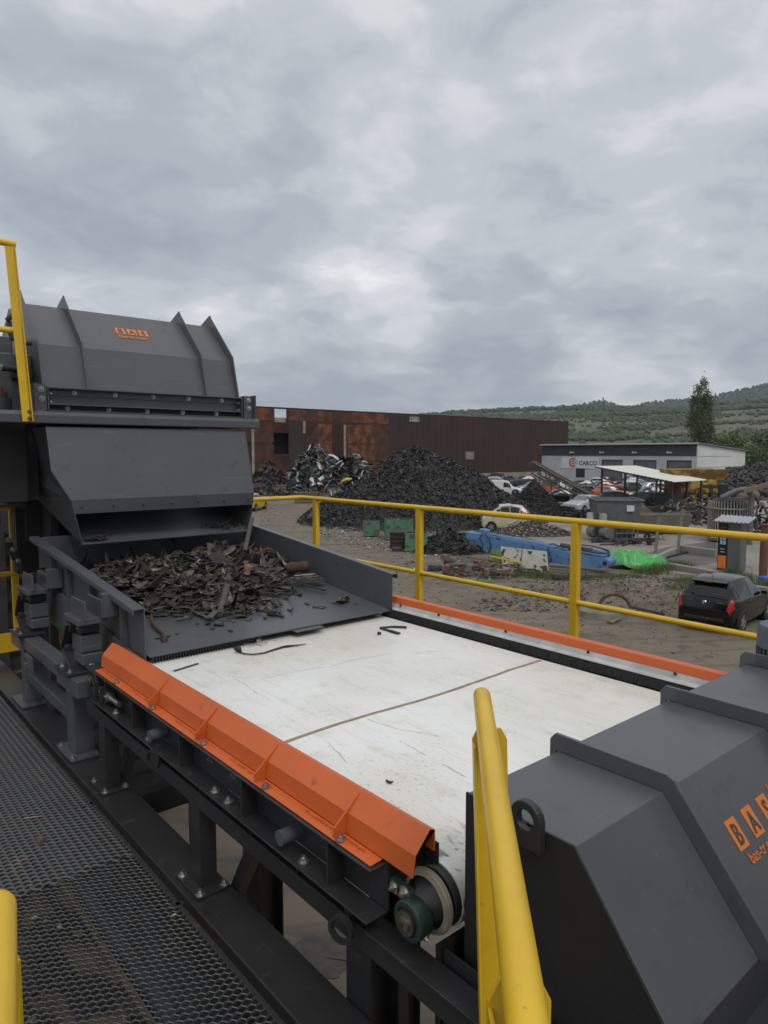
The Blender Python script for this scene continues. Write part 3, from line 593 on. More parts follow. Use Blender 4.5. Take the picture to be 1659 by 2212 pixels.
angle_post('post', er, 1.37, 6.31, 3.47, 4.66, .05)
mb = MB(); mb.box(.2,2.4,6.26,6.266,3.47,3.63); mb.build('kick_plate', M['yellow'], er, .002)
ur = thing('upper_guard_rail', 'yellow angle post with two rails at the upper left edge', 'railing', (1.23,5.15,5.31))
mb = MB(); a0, a1 = Vector((1.262,5.14,5.31)), Vector((1.196,5.14,6.44)); mb.bar(a0+Vector((-.035,0,0)), a1+Vector((-.03,0,0)), .052, .006, (0,1,0)); mb.bar(a0, a1, .006, .05, (0,1,0)); po = mb.build('post', M['yellow'], ur, .0015)
mb = MB(); mb.tube([(1.21,5.16,6.462),(1.12,5.16,6.466),(.3,5.16,6.48)], .022, 12); mb.build('top_rail', M['yellow'], ur)
mb = MB(); mb.tube([(1.215,5.165,5.905),(.3,5.165,5.92)], .02, 12); mb.build('mid_rail', M['yellow'], ur)
for z in (5.33,5.375): bolt(po, (1.245,5.135,z), (0,-1,0), .008, 'shaft')
def cam(fw, lat, z): return Vector((0,0,z))+AHEAD*fw+RIGHT*lat
hr = thing('handrail_end', 'big yellow handrail tube with rounded end beside the front hood', 'railing', cam(1.3,.2,PZ))
p0, p1 = cam(1.67,.240,4.51), cam(.2,.092,4.60); d = (p1-p0).normalized()
mb = MB(); q = [p0+d*.0]; pts = [p0+d*(.021*(1-math.cos(t))) for t in (0.02,.35,.7,1.05,1.4,PI/2)]; rs = [.021*math.sin(max(.05,t)) for t in (0.02,.35,.7,1.05,1.4,PI/2)]
mb.tube(pts+[p1], rs+[.021], 24); mb.build('rail_tube', M['yellow'], hr)
def flat_post(par, c, axis, w, z1, m=M['yellow'], z0=PZ, ch=.012, lean=0.):
    axis = Vector(axis).normalized(); nrm = axis.cross(Vector((0,0,1))); mb = MB(); h = w/2
    o = [(-h,z0),(h,z0),(h,z1-ch*2),(h-ch,z1),(-h+ch,z1),(-h,z1-ch*2)]
    vs = [Vector((c.x,c.y,0))+axis*(a+lean*(z1-b))+Vector((0,0,b))+nrm*t for t in (-.003,.003) for a,b in o]
    mb.add(vs, [list(range(6))[::-1],list(range(6,12))]+[(i,(i+1)%6,6+(i+1)%6,6+i) for i in range(6)])
    e = axis*h; s = nrm*.03
    mb.add([Vector((c.x,c.y,0))-e+axis*(lean*(z1-b))+v+Vector((0,0,b)) for b in (z0,z1-.03) for v in (Vector((0,0,0)),s,s+axis*.005,axis*.005)], [(3,2,1,0),(4,5,6,7),(0,1,5,4),(1,2,6,5),(2,3,7,6),(3,0,4,7)])
    return mb.build('post', m, par, .001)
c = p0+d*.22+RIGHT*.008; flat_post(hr, c, RIGHT, .075, c.z-.012, lean=.035)
c = p0+d*1.0; flat_post(hr, c, RIGHT, .066, c.z-.012)
hl = thing('handrail_end', 'yellow handrail tube with rounded end at the bottom left corner', 'railing', cam(.5,-.4,PZ))
p0, p1 = cam(.765,-.448,4.585), cam(.30,-.203,4.585); d = (p1-p0).normalized()
pts = [p0+d*(.021*(1-math.cos(t))) for t in (0.02,.35,.7,1.05,1.4,PI/2)]
mb = MB(); mb.tube(pts+[p1], rs+[.021], 24); mb.build('rail_tube', M['yellow'], hl)
c = p0+d*.07; flat_post(hl, c, RIGHT, .05, c.z-.004)
# ================================================================== SHREDDED SCRAP ON TRAY AND BELT
SH = [mat('shred black', (.020,.019,.018), .8, c2=(.038,.035,.031), scale=30), mat('shred dusty', (.062,.060,.056), .85, c2=(.098,.094,.085), scale=25),
      mat('shred olive', (.050,.048,.036), .9, c2=(.035,.032,.022), scale=30), mat('shred brown', (.085,.050,.028), .9, c2=(.045,.028,.017), scale=30),
      mat('shred tan', (.20,.155,.10), .9, c2=(.12,.09,.055), scale=30), mat('shred pale', (.30,.28,.24), .85, c2=(.18,.165,.14), scale=30),
      mat('shred red', (.22,.05,.03), .7)]
def flake(mb, p, size, nrm, mi=0, asp=1., th=.003, curl=.3, n=6):
    nrm = Vector(nrm).normalized(); u = nrm.orthogonal().normalized(); u = Matrix.Rotation(rnd.uniform(0,2*PI),3,nrm)@u; w = nrm.cross(u)
    k = len(mb.v); top = []; bot = []; cu = rnd.uniform(-curl,curl)/max(size,.001)
    for i in range(n):
        a = 2*PI*(i+rnd.uniform(-.3,.3))/n; r = size*rnd.uniform(.55,1.15); x = math.cos(a)*r*asp; y = math.sin(a)*r/asp**.5
        q = Vector(p)+u*x+w*y+nrm*(cu*x*x*.8+rnd.uniform(-.08,.08)*size)
        top.append(q+nrm*th/2); bot.append(q-nrm*th/2)
    c = Vector(p)
    vs = top+bot+[c+nrm*th/2,c-nrm*th/2]
    fs = [(i,(i+1)%n,2*n) for i in range(n)]+[(n+(i+1)%n,n+i,2*n+1) for i in range(n)]+[(i,n+i,n+(i+1)%n,(i+1)%n) for i in range(n)]
    mb.add(vs, fs, mi=mi)
def rnrm(t=1.): return Vector((rnd.gauss(0,t),rnd.gauss(0,t),1))
def pile_h(x, y):           # height of the scrap heap above the tray floor
    a = (x-1.36)/1.66; edge = 3.86+.12*math.sin(a*7+1)+.12*math.sin(a*15)+(.25 if a > .62 else 0)+(.18 if a < .12 else 0)-(.12 if .3 < a < .5 else 0)
    t = max(0., min(1., (y-edge)/.75)); s = t*t*(3-2*t)
    return s*(.058+.060*math.exp(-((x-2.55)/.34)**2)+.03*math.sin(x*9)*math.sin(y*7))*(.25+.75*min(1,max(0,(x-1.42)/.4)))*min(1,max(.35,(5.5-y)/.4)), t
heap = MB()
wts = [.38,.31,.12,.08,.06,.045]
def pick():
    r = rnd.random(); s = 0
    for i,w in enumerate(wts):
        s += w
        if r < s: return i
    return 0
nf = 0
while nf < 1700:
    x, y = rnd.uniform(1.40,3.0), rnd.uniform(3.72,5.40); h, t = pile_h(x,y)
    if t <= 0: continue
    if rnd.random() > .25+.9*t: continue
    s = rnd.choice((.010,.014,.020,.028,.036,.048)) ; z = pz(y)+h+rnd.uniform(-.03,.012)*(t+.1)+.006
    z = max(z, pz(y)+.004)
    flake(heap, (x,y,z), s, rnrm(.48*t+.08), pick(), rnd.choice((1,1,1.4,2.,2.8)), .003, .5, rnd.choice((5,6,7,8))); nf += 1
for k in range(200):                    # curled strips and torn sheets
    x, y = rnd.uniform(1.44,2.95), rnd.uniform(3.78,5.3); h, t = pile_h(x,y)
    if t <= .04: continue
    N_ = rnrm(.3).normalized(); u = Matrix.Rotation(rnd.uniform(0,6.28),3,N_)@N_.orthogonal().normalized(); w = N_.cross(u); l = rnd.uniform(.035,.10); wd = l*rnd.uniform(.18,.5); cu = rnd.uniform(-1,1)*7; p = Vector((x,y,pz(y)+h+rnd.uniform(.0,.03))); vs = []
    for i in range(7):
        s_ = (i/6*2-1); a_ = p+u*(s_*l)+N_*(cu*s_*s_*l*l); ww = wd*(1-.3*abs(s_))*rnd.uniform(.75,1.15); tw_ = w+N_*rnd.uniform(-.3,.3)
        vs += [a_-tw_*ww*.5, a_+tw_*ww*.5, a_+tw_*ww*.5+N_*.004, a_-tw_*ww*.5+N_*.004]
    fs = [(i*4+j,i*4+(j+1)%4,i*4+4+(j+1)%4,i*4+4+j) for i in range(6) for j in range(4)]+[(3,2,1,0),(24,25,26,27)]
    heap.add(vs, fs, mi=rnd.choices((0,1,2,3,4),(5,5,1,.7,.5))[0])
gx, gy = 30, 30; vs = []; fs = []      # body of the heap
for j in range(gy+1):
    for i in range(gx+1):
        x, y = lerp(1.37,3.01,i/gx), lerp(3.7,5.44,j/gy); h, t = pile_h(x,y); vs.append((x,y,pz(y)+(h-.012+.012*noise.noise((x*30,y*30,0)) if t > .03 else -.004)))
for j in range(gy):
    for i in range(gx): fs.append((j*(gx+1)+i, j*(gx+1)+i+1, (j+1)*(gx+1)+i+1, (j+1)*(gx+1)+i))
heap.add(vs, fs, mi=0)
for k in range(120):                     # wires and strings
    x, y = rnd.uniform(1.45,2.95), rnd.uniform(3.85,5.2); h, t = pile_h(x,y)
    if t <= .05: continue
    a = rnd.uniform(0,2*PI); pts = []; p = Vector((x,y,pz(y)+h+.015))
    for i in range(7): pts.append(p.copy()); a += rnd.uniform(-.7,.7); p += Vector((math.cos(a),math.sin(a),rnd.uniform(-.3,.3)))*.028
    heap.tube(pts, .0017, 5, mi=rnd.choice((0,0,1,4,4,3,5)))
o = heap.build('shredded_scrap', SH[:6], None, sharp=0); tag(o, 'heap of shredded rubber and carpet scrap on the feeder tray', 'scrap', kind='stuff')
# single flakes one can point at
def one_flake(name, label, cat, x, y, z, size, m, asp=1., nrm=None, group=None, th=.004, curl=.3):
    mb = MB(); flake(mb, (0,0,0), size, nrm or rnrm(.3), 0, asp, th, curl, 7); return solo(mb, name, m, label, cat, (x,y,z), group)
for k in range(46):
    for _ in range(60):
        x, y = rnd.uniform(1.45,2.95), rnd.uniform(3.95,5.2); h, t = pile_h(x,y)
        if t > .25: break
    i = k%2
    one_flake('rubber_flake', ('black torn rubber flake lying on top of the scrap heap','dusty grey torn rubber flake lying on top of the scrap heap')[i], 'flake', x, y, pz(y)+h+.022, rnd.uniform(.040,.085), SH[i], rnd.choice((1,1.3,1.7)), rnrm(.55), ('black flakes on the heap','grey flakes on the heap')[i])
for k in range(16):
    x, y = rnd.uniform(1.5,2.9), rnd.uniform(3.62,3.95)
    one_flake('rubber_scrap', 'small dark rubber scrap lying loose on the bare tray floor', 'scrap', x, y, pz(y)+.006, rnd.uniform(.012,.030), SH[k%2], rnd.choice((1,1.6,2.2)), rnrm(.12), 'loose scraps on the tray floor')
def at_tray(q, c=C2): x,y = crop(c,*q); p = onz(x,y,4.09); return onz(x,y,pz(p.y)+.004) 
def rod(name, label, cat, a, b, r, m, n=10, sag=None):
    mb = MB(); a, b = Vector(a), Vector(b); mid = (a+b)/2; c0 = Vector((mid.x,mid.y,min(a.z,b.z)))
    mb.tube([a-c0, (mid-c0)+Vector((0,0,sag or 0)), b-c0], r, n); return solo(mb, name, m, label, cat, c0)
a = at_tray((1325,860)); b = at_tray((1370,715)); rod('rubber_tube', 'short dusty rubber tube lying towards the tray edge', 'tube', a+Vector((0,0,.02)), b+Vector((0,0,.05)), .021, SH[1], 16)
C4 = (900,2100,1100/1659)
a = at_tray((120,220),C4); b = at_tray((165,110),C4); rod('rubber_tube', 'long dusty rubber tube sticking up at the back of the heap', 'tube', a+Vector((0,0,.08)), b+Vector((0,0,.20)), .018, SH[1], 14)
for k,(q0,q1,lab) in enumerate((((365,355),(600,348),'dark flat strip, nearest the right tray wall'),((480,372),(605,405),'black flat bar lying diagonally on the tray floor'))):
    a, b = at_tray(q0,C4), at_tray(q1,C4); mb = MB(); c0 = (a+b)/2; mb.bar(a-c0+Vector((0,0,.012)), b-c0+Vector((0,0,.012)), .035 if k == 0 else .02, .012); solo(mb, 'flat_strip', M['rubber2'] if k == 0 else M['rubber'], lab, 'strip', c0, bevel=.002)
for k in range(3):
    a, b = at_tray((380+20*k,350-4*k),C4), at_tray((590-25*k,343-5*k),C4); mb = MB(); c0 = (a+b)/2; z = .022+.011*k; mb.bar(a-c0+Vector((0,0,z)), b-c0+Vector((0,0,z+.004)), .03, .006); solo(mb, 'flat_strip', SH[(1,4,5)[k]], ('grey flat strip in the bundle by the right tray wall','tan flat strip in the bundle by the right tray wall','pale flat strip on top of the bundle by the tray wall')[k], 'strip', c0, bevel=.001)
# rolled carpet, red wire, crushed cup, clump, washer
p = at_tray((440,290),C4); mb = MB(); mb.lathe([(.001,-.085),(.034,-.085),(.044,-.05),(.038,0),(.046,.04),(.036,.08),(.001,.085)], (0,0,.045), (.85,-.5,.05), 14); solo(mb, 'carpet_roll', SH[3], 'brown rolled scrap against the right tray wall', 'roll', p)
p = at_tray((230,225),C4); mb = MB(); pts = []
for i in range(26): t = i/25*5; pts.append(Vector((math.cos(t*1.7)*.05+i*.003,math.sin(t*1.7)*.03,.085+.02*math.sin(t*3)))) 
mb.tube(pts, .003, 6); solo(mb, 'red_wire', SH[6], 'thin red wire coiled on top of the scrap heap', 'wire', p)
p = at_tray((130,330),C4); mb = MB(); mb.lathe([(.001,0),(.026,0),(.024,.02),(.034,.06),(.032,.062),(.022,.02),(.001,.006)], (0,0,.045), (.2,-.25,1), 9); solo(mb, 'crushed_cup', mat('pale pink plastic', (.40,.27,.22), .6, c2=(.25,.10,.07), scale=30), 'crushed pale pink plastic cup in the scrap heap', 'cup', p)
p = at_tray((715,470),C4); mb = MB()
for k in range(26): flake(mb, (rnd.gauss(0,.022),rnd.gauss(0,.014),.012+abs(rnd.gauss(0,.012))), rnd.uniform(.012,.024), rnrm(.8), 0 if k < 19 else 1, 1, .004, .5)
solo(mb, 'foam_clump', [SH[0],SH[4]], 'dark clump with yellow foam, alone on the tray floor', 'clump', p)
p = at_tray((582,500),C4); mb = MB()
for a_ in ((-.022,0,.006,.05),(.022,0,.006,.05)): mb.box(a_[0]-.006,a_[0]+.006,-.026,.026,0,.005)
for yy in (-.020,.020): mb.box(-.0158,.0158,yy-.006,yy+.006,0,.005)
solo(mb, 'square_washer', M['rubber2'], 'small square frame washer on the tray floor', 'washer', p, rz=.5)
p = at_tray((285,480),C4); mb = MB(); mb.lathe([(.001,0),(.02,.002),(.035,.02),(.033,.03),(.018,.012),(.001,.01)], (0,0,.005), (.5,-.5,.7), 12); solo(mb, 'rubber_cap', SH[1], 'round curled rubber cap on the tray floor', 'cap', p)
a = at_tray((190,525),C4); b = at_tray((355,565),C4); mb = MB(); c0 = a.copy()
mb.tube([(0,0,.012),(b-a)*.3+Vector((0,.0,.02)),(b-a)*.65+Vector((0,0,.012)),(b-a)+Vector((0,0,.012))], [.012,.01,.008,.008], 10)
for k in range(4): q = (b-a)*(.45+.06*k); mb.cyl(q+Vector((0,0,.012)), q+(b-a).normalized()*.008+Vector((0,0,.012)), .024, n=14)
solo(mb, 'rubber_boot', M['rubber'], 'black ribbed rubber boot on a stub of cable on tray', 'rubber part', c0)
a = at_tray((880,770)); mb = MB(); pts = []
for i in range(16): t = i/15; q = at_tray((lerp(880,985,t)+14*math.sin(t*9), lerp(790,1010,t))); pts.append(q-a+Vector((0,0,.012)))
mb.tube(pts, .010, 7); e = pts[-1]; mb.lathe([(.001,-.015),(.018,-.008),(.02,.01),(.001,.02)], e, (.2,-.6,.3), 10); solo(mb, 'frayed_rope', SH[3], 'frayed brown rope hanging beside the left tray wall', 'rope', a)
a = at_tray((870,880)); mb = MB(); pts = [at_tray(q)-a+Vector((0,0,z)) for q,z in (((885,850),.03),((930,865),.03),((1010,870),.02),((1085,835),.08),((1160,860),.06),((1150,885),.02),((1060,893),.01))]; mb.tube(pts, .005, 7); solo(mb, 'loose_cable', M['rubber'], 'thin black cable looping over the scrap near left wall', 'cable', a)
# scrap caught at the chute mouth
mb = MB()
for k in range(60): flake(mb, (rnd.gauss(0,.045),rnd.gauss(0,.012),rnd.gauss(0,.012)), rnd.uniform(.012,.024), rnrm(.9), rnd.choice((0,1,2,0)), 1, .003, .4)
solo(mb, 'scrap_clump', SH[:3], 'dark scrap clump caught on the left chute lip', 'clump', (1.66,5.17,4.475))
mb = MB()
for k in range(70): flake(mb, (rnd.gauss(0,.09),rnd.gauss(0,.03),rnd.gauss(0,.012)), rnd.uniform(.010,.022), rnrm(.9), rnd.choice((0,1,2,0)), 1, .003, .4)
mb.tube([(-.2,0,-.012),(0,.03,-.01),(.2,.0,-.012)], .006, 6); solo(mb, 'scrap_clump', SH[:3], 'dark scrap clump caught at the right chute corner', 'clump', (2.73,5.22,4.50))
mb = MB(); mb.tube([(0,0,0),(.10,.03,.02),(.17,.08,.06),(.19,.14,.14)], .012, 10); solo(mb, 'hose_piece', M['rubber'], 'bent black hose piece hanging in the chute mouth', 'hose', (2.66,5.20,4.51))
# things lying on the white belt
ZT = ZB+PR+.001
def at_belt(q, c=C4): return onz(*crop(c,*q), ZT)
a = at_belt((80,770)); mb = MB(); P = [at_belt(q)-a for q in ((20,640),(30,700),(55,745),(80,770))]; P[0].z = .05; P[1].z = .03
mb.tube([p+Vector((0,0,.006)) for p in P], .005, 8)
Q = [at_belt(q)-a+Vector((0,0,.006)) for q in ((85,772),(115,783),(170,787),(235,778),(300,757),(350,742),(375,738),(430,732),(490,724))]; mb.tube(Q, [.004,.004,.004,.004,.005,.006,.007,.004,.002], 8)
mb.lathe([(.001,-.006),(.022,-.006),(.024,0),(.014,.012),(.006,.02)], (0,0,.016), (.7,.2,.6), 16); solo(mb, 'black_cable', M['rubber'], 'black cable with round grommet lying on the white belt', 'cable', a)
a = at_belt((190,730)); mb = MB(); pts = []
for i in range(60): t = i/59*9; pts.append(Vector((.045*math.sin(t*1.3)+.02*math.sin(t*3.1),.03*math.cos(t*1.7)+.02*math.sin(t*.7),.004+.006*(1+math.sin(t*2.3)))))
mb.tube(pts, .0011, 5); solo(mb, 'copper_wire', SH[4], 'tangled thin copper wire on the belt by the tray comb', 'wire', a)
a = at_belt((200,705)); mb = MB(); mb.box(-.018,.018,-.010,.010,0,.018); mb.box(-.008,.008,.0105,.02,.003,.014); solo(mb, 'plug', M['white'], 'small white plug lying beside the copper wire', 'plug', a, bevel=.002, rz=.7)
for k,(q0,q1,q2) in enumerate((((935,625),(1010,618),(1095,622)),((940,628),(990,642),(1050,660)))):
    a = at_belt(q0); P = [at_belt(q)-a+Vector((0,0,.006)) for q in (q0,q1,q2)]; mb = MB(); mb.bar(P[0],P[1],.018,.006); mb.bar(P[1],P[2],.026,.007); solo(mb, 'rubber_strip', M['rubber'], ('thin black rubber strip, the farther of two on belt','wide black rubber strip, the nearer of two on belt')[k], 'strip', a)
a = at_belt((930,660)); mb = MB(); mb.cyl((0,0,0),(0,0,.014),.012,n=8); solo(mb, 'rubber_plug', M['rubber'], 'tiny black rubber plug on the belt near the strips', 'plug', a)
a, b = at_belt((1050,1185),C2), at_belt((1195,1140),C2); mb = MB(); mb.bar(Vector((0,0,.003)), b-a+Vector((0,0,.003)), .016, .003); solo(mb, 'flat_strip', SH[1], 'grey flat strip on the belt at the orange guard', 'strip', a)
a = at_belt((985,590),C5); 
a = at_belt((990,200),C5); one_flake('paper_scrap', 'small brown torn scrap lying on the near belt', 'scrap', a.x, a.y, a.z+.003, .009, SH[3], 1.8, rnrm(.05))
# ================================================================== THE YARD
# ---- ground
gm = mat('packed dirt', (.134,.106,.075), .9, c2=(.172,.144,.108), scale=.35, lo=.3, hi=.7, detail=8, bump=.55, bscale=7, c3=(.084,.070,.053), scale3=1.7, lo3=.52, hi3=.70)
def add_ruts(m):                            # packed wheel tracks running across the dirt
    nt = m.node_tree; N = nt.nodes; L = nt.links; b = N['Principled BSDF']; src = b.inputs['Base Color'].links[0].from_socket; tc = [n for n in N if n.type == 'TEX_COORD'][0]
    for ang,st,c_,lo_,hi_ in ((-YAW+.12,(.10,1.1,1),(.078,.066,.052),.52,.62),(-YAW-.35,(.13,1.5,1),(.195,.172,.138),.56,.66)):
        mp = N.new('ShaderNodeMapping'); mp.inputs['Rotation'].default_value = (0,0,-ang); L.new(tc.outputs['Object'], mp.inputs['Vector'])
        mp2 = N.new('ShaderNodeMapping'); mp2.inputs['Scale'].default_value = st; L.new(mp.outputs['Vector'], mp2.inputs['Vector'])
        n = N.new('ShaderNodeTexNoise'); n.inputs['Scale'].default_value = 1.; n.inputs['Detail'].default_value = 7; n.inputs['Roughness'].default_value = .6; L.new(mp2.outputs['Vector'], n.inputs['Vector'])
        r = N.new('ShaderNodeMapRange'); r.inputs['From Min'].default_value = lo_; r.inputs['From Max'].default_value = hi_; r.inputs['To Max'].default_value = .75; L.new(n.outputs['Fac'], r.inputs['Value'])
        mx = N.new('ShaderNodeMix'); mx.data_type = 'RGBA'; L.new(src, mx.inputs[6]); mx.inputs[7].default_value = (*c_,1); L.new(r.outputs['Result'], mx.inputs[0]); src = mx.outputs[2]
    L.new(src, b.inputs['Base Color'])
add_ruts(gm)
mb = MB(); rings = [0,6,12,20,30,45,65,100,160,260,420,700,1200,2400,4100]; nseg = 72
vs = [(0,0,0)]; fs = []
for r in rings[1:]:
    for j in range(nseg): a = 2*PI*j/nseg; vs.append((r*math.cos(a),r*math.sin(a),0))
for j in range(nseg): fs.append((0,1+j,1+(j+1)%nseg))
for i in range(len(rings)-2):
    for j in range(nseg): a = 1+i*nseg; fs.append((a+j,a+nseg+j,a+nseg+(j+1)%nseg,a+(j+1)%nseg))
mb.add(vs, fs); o = mb.build('ground', gm); tag(o, kind='structure')
def poly_sheet(name, pts, z, m, kind='structure'):
    mb = MB(); mb.add([(p[0],p[1],z) for p in pts], [list(range(len(pts)))]); o = mb.build(name, m); tag(o, kind=kind); return o
conc = mat('yard concrete', (.27,.25,.22), .85, c2=(.20,.185,.165), scale=.5, detail=8, bump=.1, bscale=14, c3=(.12,.11,.10), scale3=.9, lo3=.56, hi3=.72)
conc2 = mat('brown concrete', (.34,.28,.205), .85, c2=(.27,.22,.16), scale=.8, detail=8, bump=.25, bscale=9, c3=(.065,.056,.048), scale3=2.6, lo3=.62, hi3=.70)
poly_sheet('slab', [(-4,-4),(3.6,-4),(3.6,9),(-4,9)], .004, conc2)
P = [onz(*q) for q in ((1010,1140),(1105,1150),(1235,1190),(1330,1225),(1440,1236),(1659,1262),(1760,1275),(1900,1080),(1700,1052),(1300,1046),(1120,1046),(1090,1062),(1120,1100),(1160,1125))]
poly_sheet('yard_pavement', P, .004, conc)
P = [onz(*q) for q in ((560,1052),(1130,1046),(1090,1075),(760,1075),(700,1085),(560,1090))]
poly_sheet('pavement', P, .006, mat('grey yard dust', (.16,.142,.12), .9, c2=(.12,.105,.09), scale=.3, detail=8))
P = [onz(*q) for q in ((1440,1182),(1545,1168),(1560,1215),(1480,1225),(1400,1222),(1352,1208))]
poly_sheet('wet_patch', P, .008, mat('dark wet asphalt', (.075,.070,.064), .55, c2=(.11,.10,.09), scale=.8))
# oil stain and slab joints under the frame
mb = MB(); c = Vector((1.9,2.1)); pts = []
p0 = onz(*crop(C5,560,1245),.008); n = 40
vs = [(p0.x,p0.y,.008)]+[(p0.x+math.cos(2*PI*i/n)*(.30+.16*noise.noise((math.cos(2*PI*i/n)*2.2,math.sin(2*PI*i/n)*2.2,3))+.05*rnd.random()), p0.y+math.sin(2*PI*i/n)*(.34+.2*noise.noise((math.cos(2*PI*i/n)*2.2,math.sin(2*PI*i/n)*2.2,9))), .008) for i in range(n)]
mb.add(vs, [(0,1+i,1+(i+1)%n) for i in range(n)]); tag(mb.build('oil_stain', mat('oil stain', (.045,.038,.032), .6, c2=(.07,.058,.046), scale=9)), kind='structure')
mb = MB(); mb.box(-4,3.6,4.3,4.315,.0045,.0075); mb.box(-4,3.6,1.0,1.012,.0045,.0075); tag(mb.build('slab_joint', M['dark']), kind='structure')
# stones and litter
def blobs(name, n, where, smin, smax, mats, label=None, cat=None, flat=.6, kind='stuff', zfun=None):
    mb = MB()
    for _ in range(n):
        p = where(); s = smin*(smax/smin)**(rnd.random()**1.8)
        q = [Vector((rnd.uniform(.6,1.2)*sx*s, rnd.uniform(.6,1.2)*sy*s, rnd.uniform(.6,1.2)*sz*s*flat)) for sx,sy,sz in ((1,0,0),(-1,0,0),(0,1,0),(0,-1,0),(0,0,1),(0,0,-1))]
        a = rnd.uniform(0,2*PI); rot = Matrix.Rotation(a,3,'Z'); z = (zfun(p) if zfun else p.z)
        mb.add([Vector((p.x,p.y,z+s*flat*.4))+rot@v for v in q], [(0,2,4),(2,1,4),(1,3,4),(3,0,4),(2,0,5),(1,2,5),(3,1,5),(0,3,5)], mi=rnd.randrange(len(mats)))
    o = mb.build(name, mats, None, sharp=0)
    if zfun or kind: tag(o, label, cat, kind=kind)
    return o
def inquad(a, b, c, d):
    A,B,C_,D = onz(*a),onz(*b),onz(*c),onz(*d)
    def f():
        u,v = rnd.random(),rnd.random(); return (A*(1-u)+B*u)*(1-v)+(D*(1-u)+C_*u)*v
    return f
ST = [mat('grey stone', (.19,.18,.165), .9, c2=(.12,.11,.10), scale=9), mat('brown stone', (.13,.10,.075), .9, c2=(.08,.065,.05), scale=9), mat('dark crumb', (.030,.028,.026), .9), mat('white scrap', (.50,.50,.48), .8)]
blobs('gravel', 1900, inquad((1130,1245),(1500,1250),(1450,1330),(1000,1320)), .02, .10, [ST[0],ST[1],ST[1],ST[2],ST[1]], 'loose gravel and rubble on the dirt yard', 'gravel')
blobs('gravel', 1200, inquad((690,1150),(1180,1230),(1600,1440),(850,1300)), .015, .06, [ST[0],ST[1],ST[1],ST[1],ST[1],ST[2]], 'small stones scattered over the dirt yard', 'gravel')
blobs('litter', 700, inquad((680,1135),(960,1165),(1000,1215),(700,1170)), .03, .12, [ST[2],ST[2],ST[0],ST[3]], 'rubber crumbs and pale litter at the foot of black pile', 'litter', .4)
blobs('litter', 260, inquad((870,1180),(1080,1215),(1060,1255),(860,1240)), .03, .12, [ST[2],ST[0],ST[3],ST[2]], 'pale and black litter around the small black pile', 'litter', .4)
blobs('litter', 900, inquad((555,1090),(760,1085),(720,1180),(560,1130)), .02, .07, [ST[2],ST[1],ST[1],ST[0]], 'scattered crumbs on the dirt by the corner post', 'litter', .4)
blobs('litter', 120, lambda: Vector((rnd.uniform(-.6,3.2),rnd.uniform(.5,7.5),.006)), .012, .06, [ST[2],ST[1],ST[2],ST[0]], 'dark crumbs on the concrete below the walkway', 'litter', .3)
# mounds
def mound(name, cpx, rx, ry, h, m, label, cat, seed=0., shreds=0, smats=None, ss=(.06,.2), lobes=(), peak=.9, rz=0., ang=0., cap=None):
    c = onz(*cpx) if not isinstance(cpx, Vector) else cpx
    def hz(u, v):
        r = math.hypot(u,v); b = max(0.,1-r)
        t = h*(b**peak)*(1+.22*noise.noise((u*2.3+seed,v*2.3,seed))+.07*noise.noise((u*6+seed,v*6,seed)))
        for (lu,lv,lr,lh) in lobes:
            q = max(0.,1-math.hypot(u-lu,v-lv)/lr); t = max(t, lh*q**peak)
        if cap and t > cap*.86: t = cap*.86+(t-cap*.86)*.45
        return t*(1 if r < 1.6 else 0)
    mb = MB(); n = 56; E = 1.35
    ca, sa = math.cos(ang), math.sin(ang)
    def W(u, v, z): return Vector((c.x+ca*u*rx-sa*v*ry, c.y+sa*u*rx+ca*v*ry, z))
    vs = []; fs = []
    for j in range(n+1):
        for i in range(n+1):
            u, v = lerp(-E,E,i/n), lerp(-E,E,j/n); z = hz(u,v); vs.append(W(u,v,z+.05*noise.noise((u*20,v*20,0)) if z > .02 else -.05))
    for j in range(n):
        for i in range(n): fs.append((j*(n+1)+i, j*(n+1)+i+1, (j+1)*(n+1)+i+1, (j+1)*(n+1)+i))
    mb.add(vs, fs)
    k = 0
    while k < shreds:
        u, v = rnd.uniform(-1.1,1.1), rnd.uniform(-1.1,1.1); z = hz(u,v)
        if z < .04 and rnd.random() > .12: continue
        if math.hypot(u,v) > 1.15: continue
        s = rnd.uniform(*ss); p = W(u,v,z+rnd.uniform(0,.08)); N_ = Vector((rnd.gauss(0,.8),rnd.gauss(0,.8),1)).normalized(); a = N_.orthogonal().normalized(); a = Matrix.Rotation(rnd.uniform(0,6.28),3,N_)@a; b = N_.cross(a)*rnd.uniform(.25,.6); cu = rnd.uniform(-.5,.5)
        q = [p-a*s-b*s+N_*s*cu, p-a*s+b*s+N_*s*cu, p+b*s*rnd.uniform(.6,1.1), p-b*s*rnd.uniform(.6,1.1), p+a*s-b*s*.8+N_*s*cu, p+a*s*.9+b*s*.8+N_*s*cu]
        mb.add(q, [(0,3,2,1),(3,4,5,2)], mi=rnd.randrange(len(smats))+1); k += 1
    o = mb.build(name, [m]+(smats or []), None, sharp=0); tag(o, label, cat, kind='stuff'); return o
BK = mat('shredded tyre black', (.014,.014,.014), .7, c2=(.028,.027,.026), scale=5); BK2 = mat('shredded tyre grey', (.034,.033,.033), .55, c2=(.052,.050,.049), scale=6); PG = mat('shredded tyre glint', (.085,.083,.080), .45); BK3 = mat('shredded tyre dull', (.020,.0195,.019), .75)
pc = onz(905,1118); pc = far(905,1118,53.0); pc.z = 0
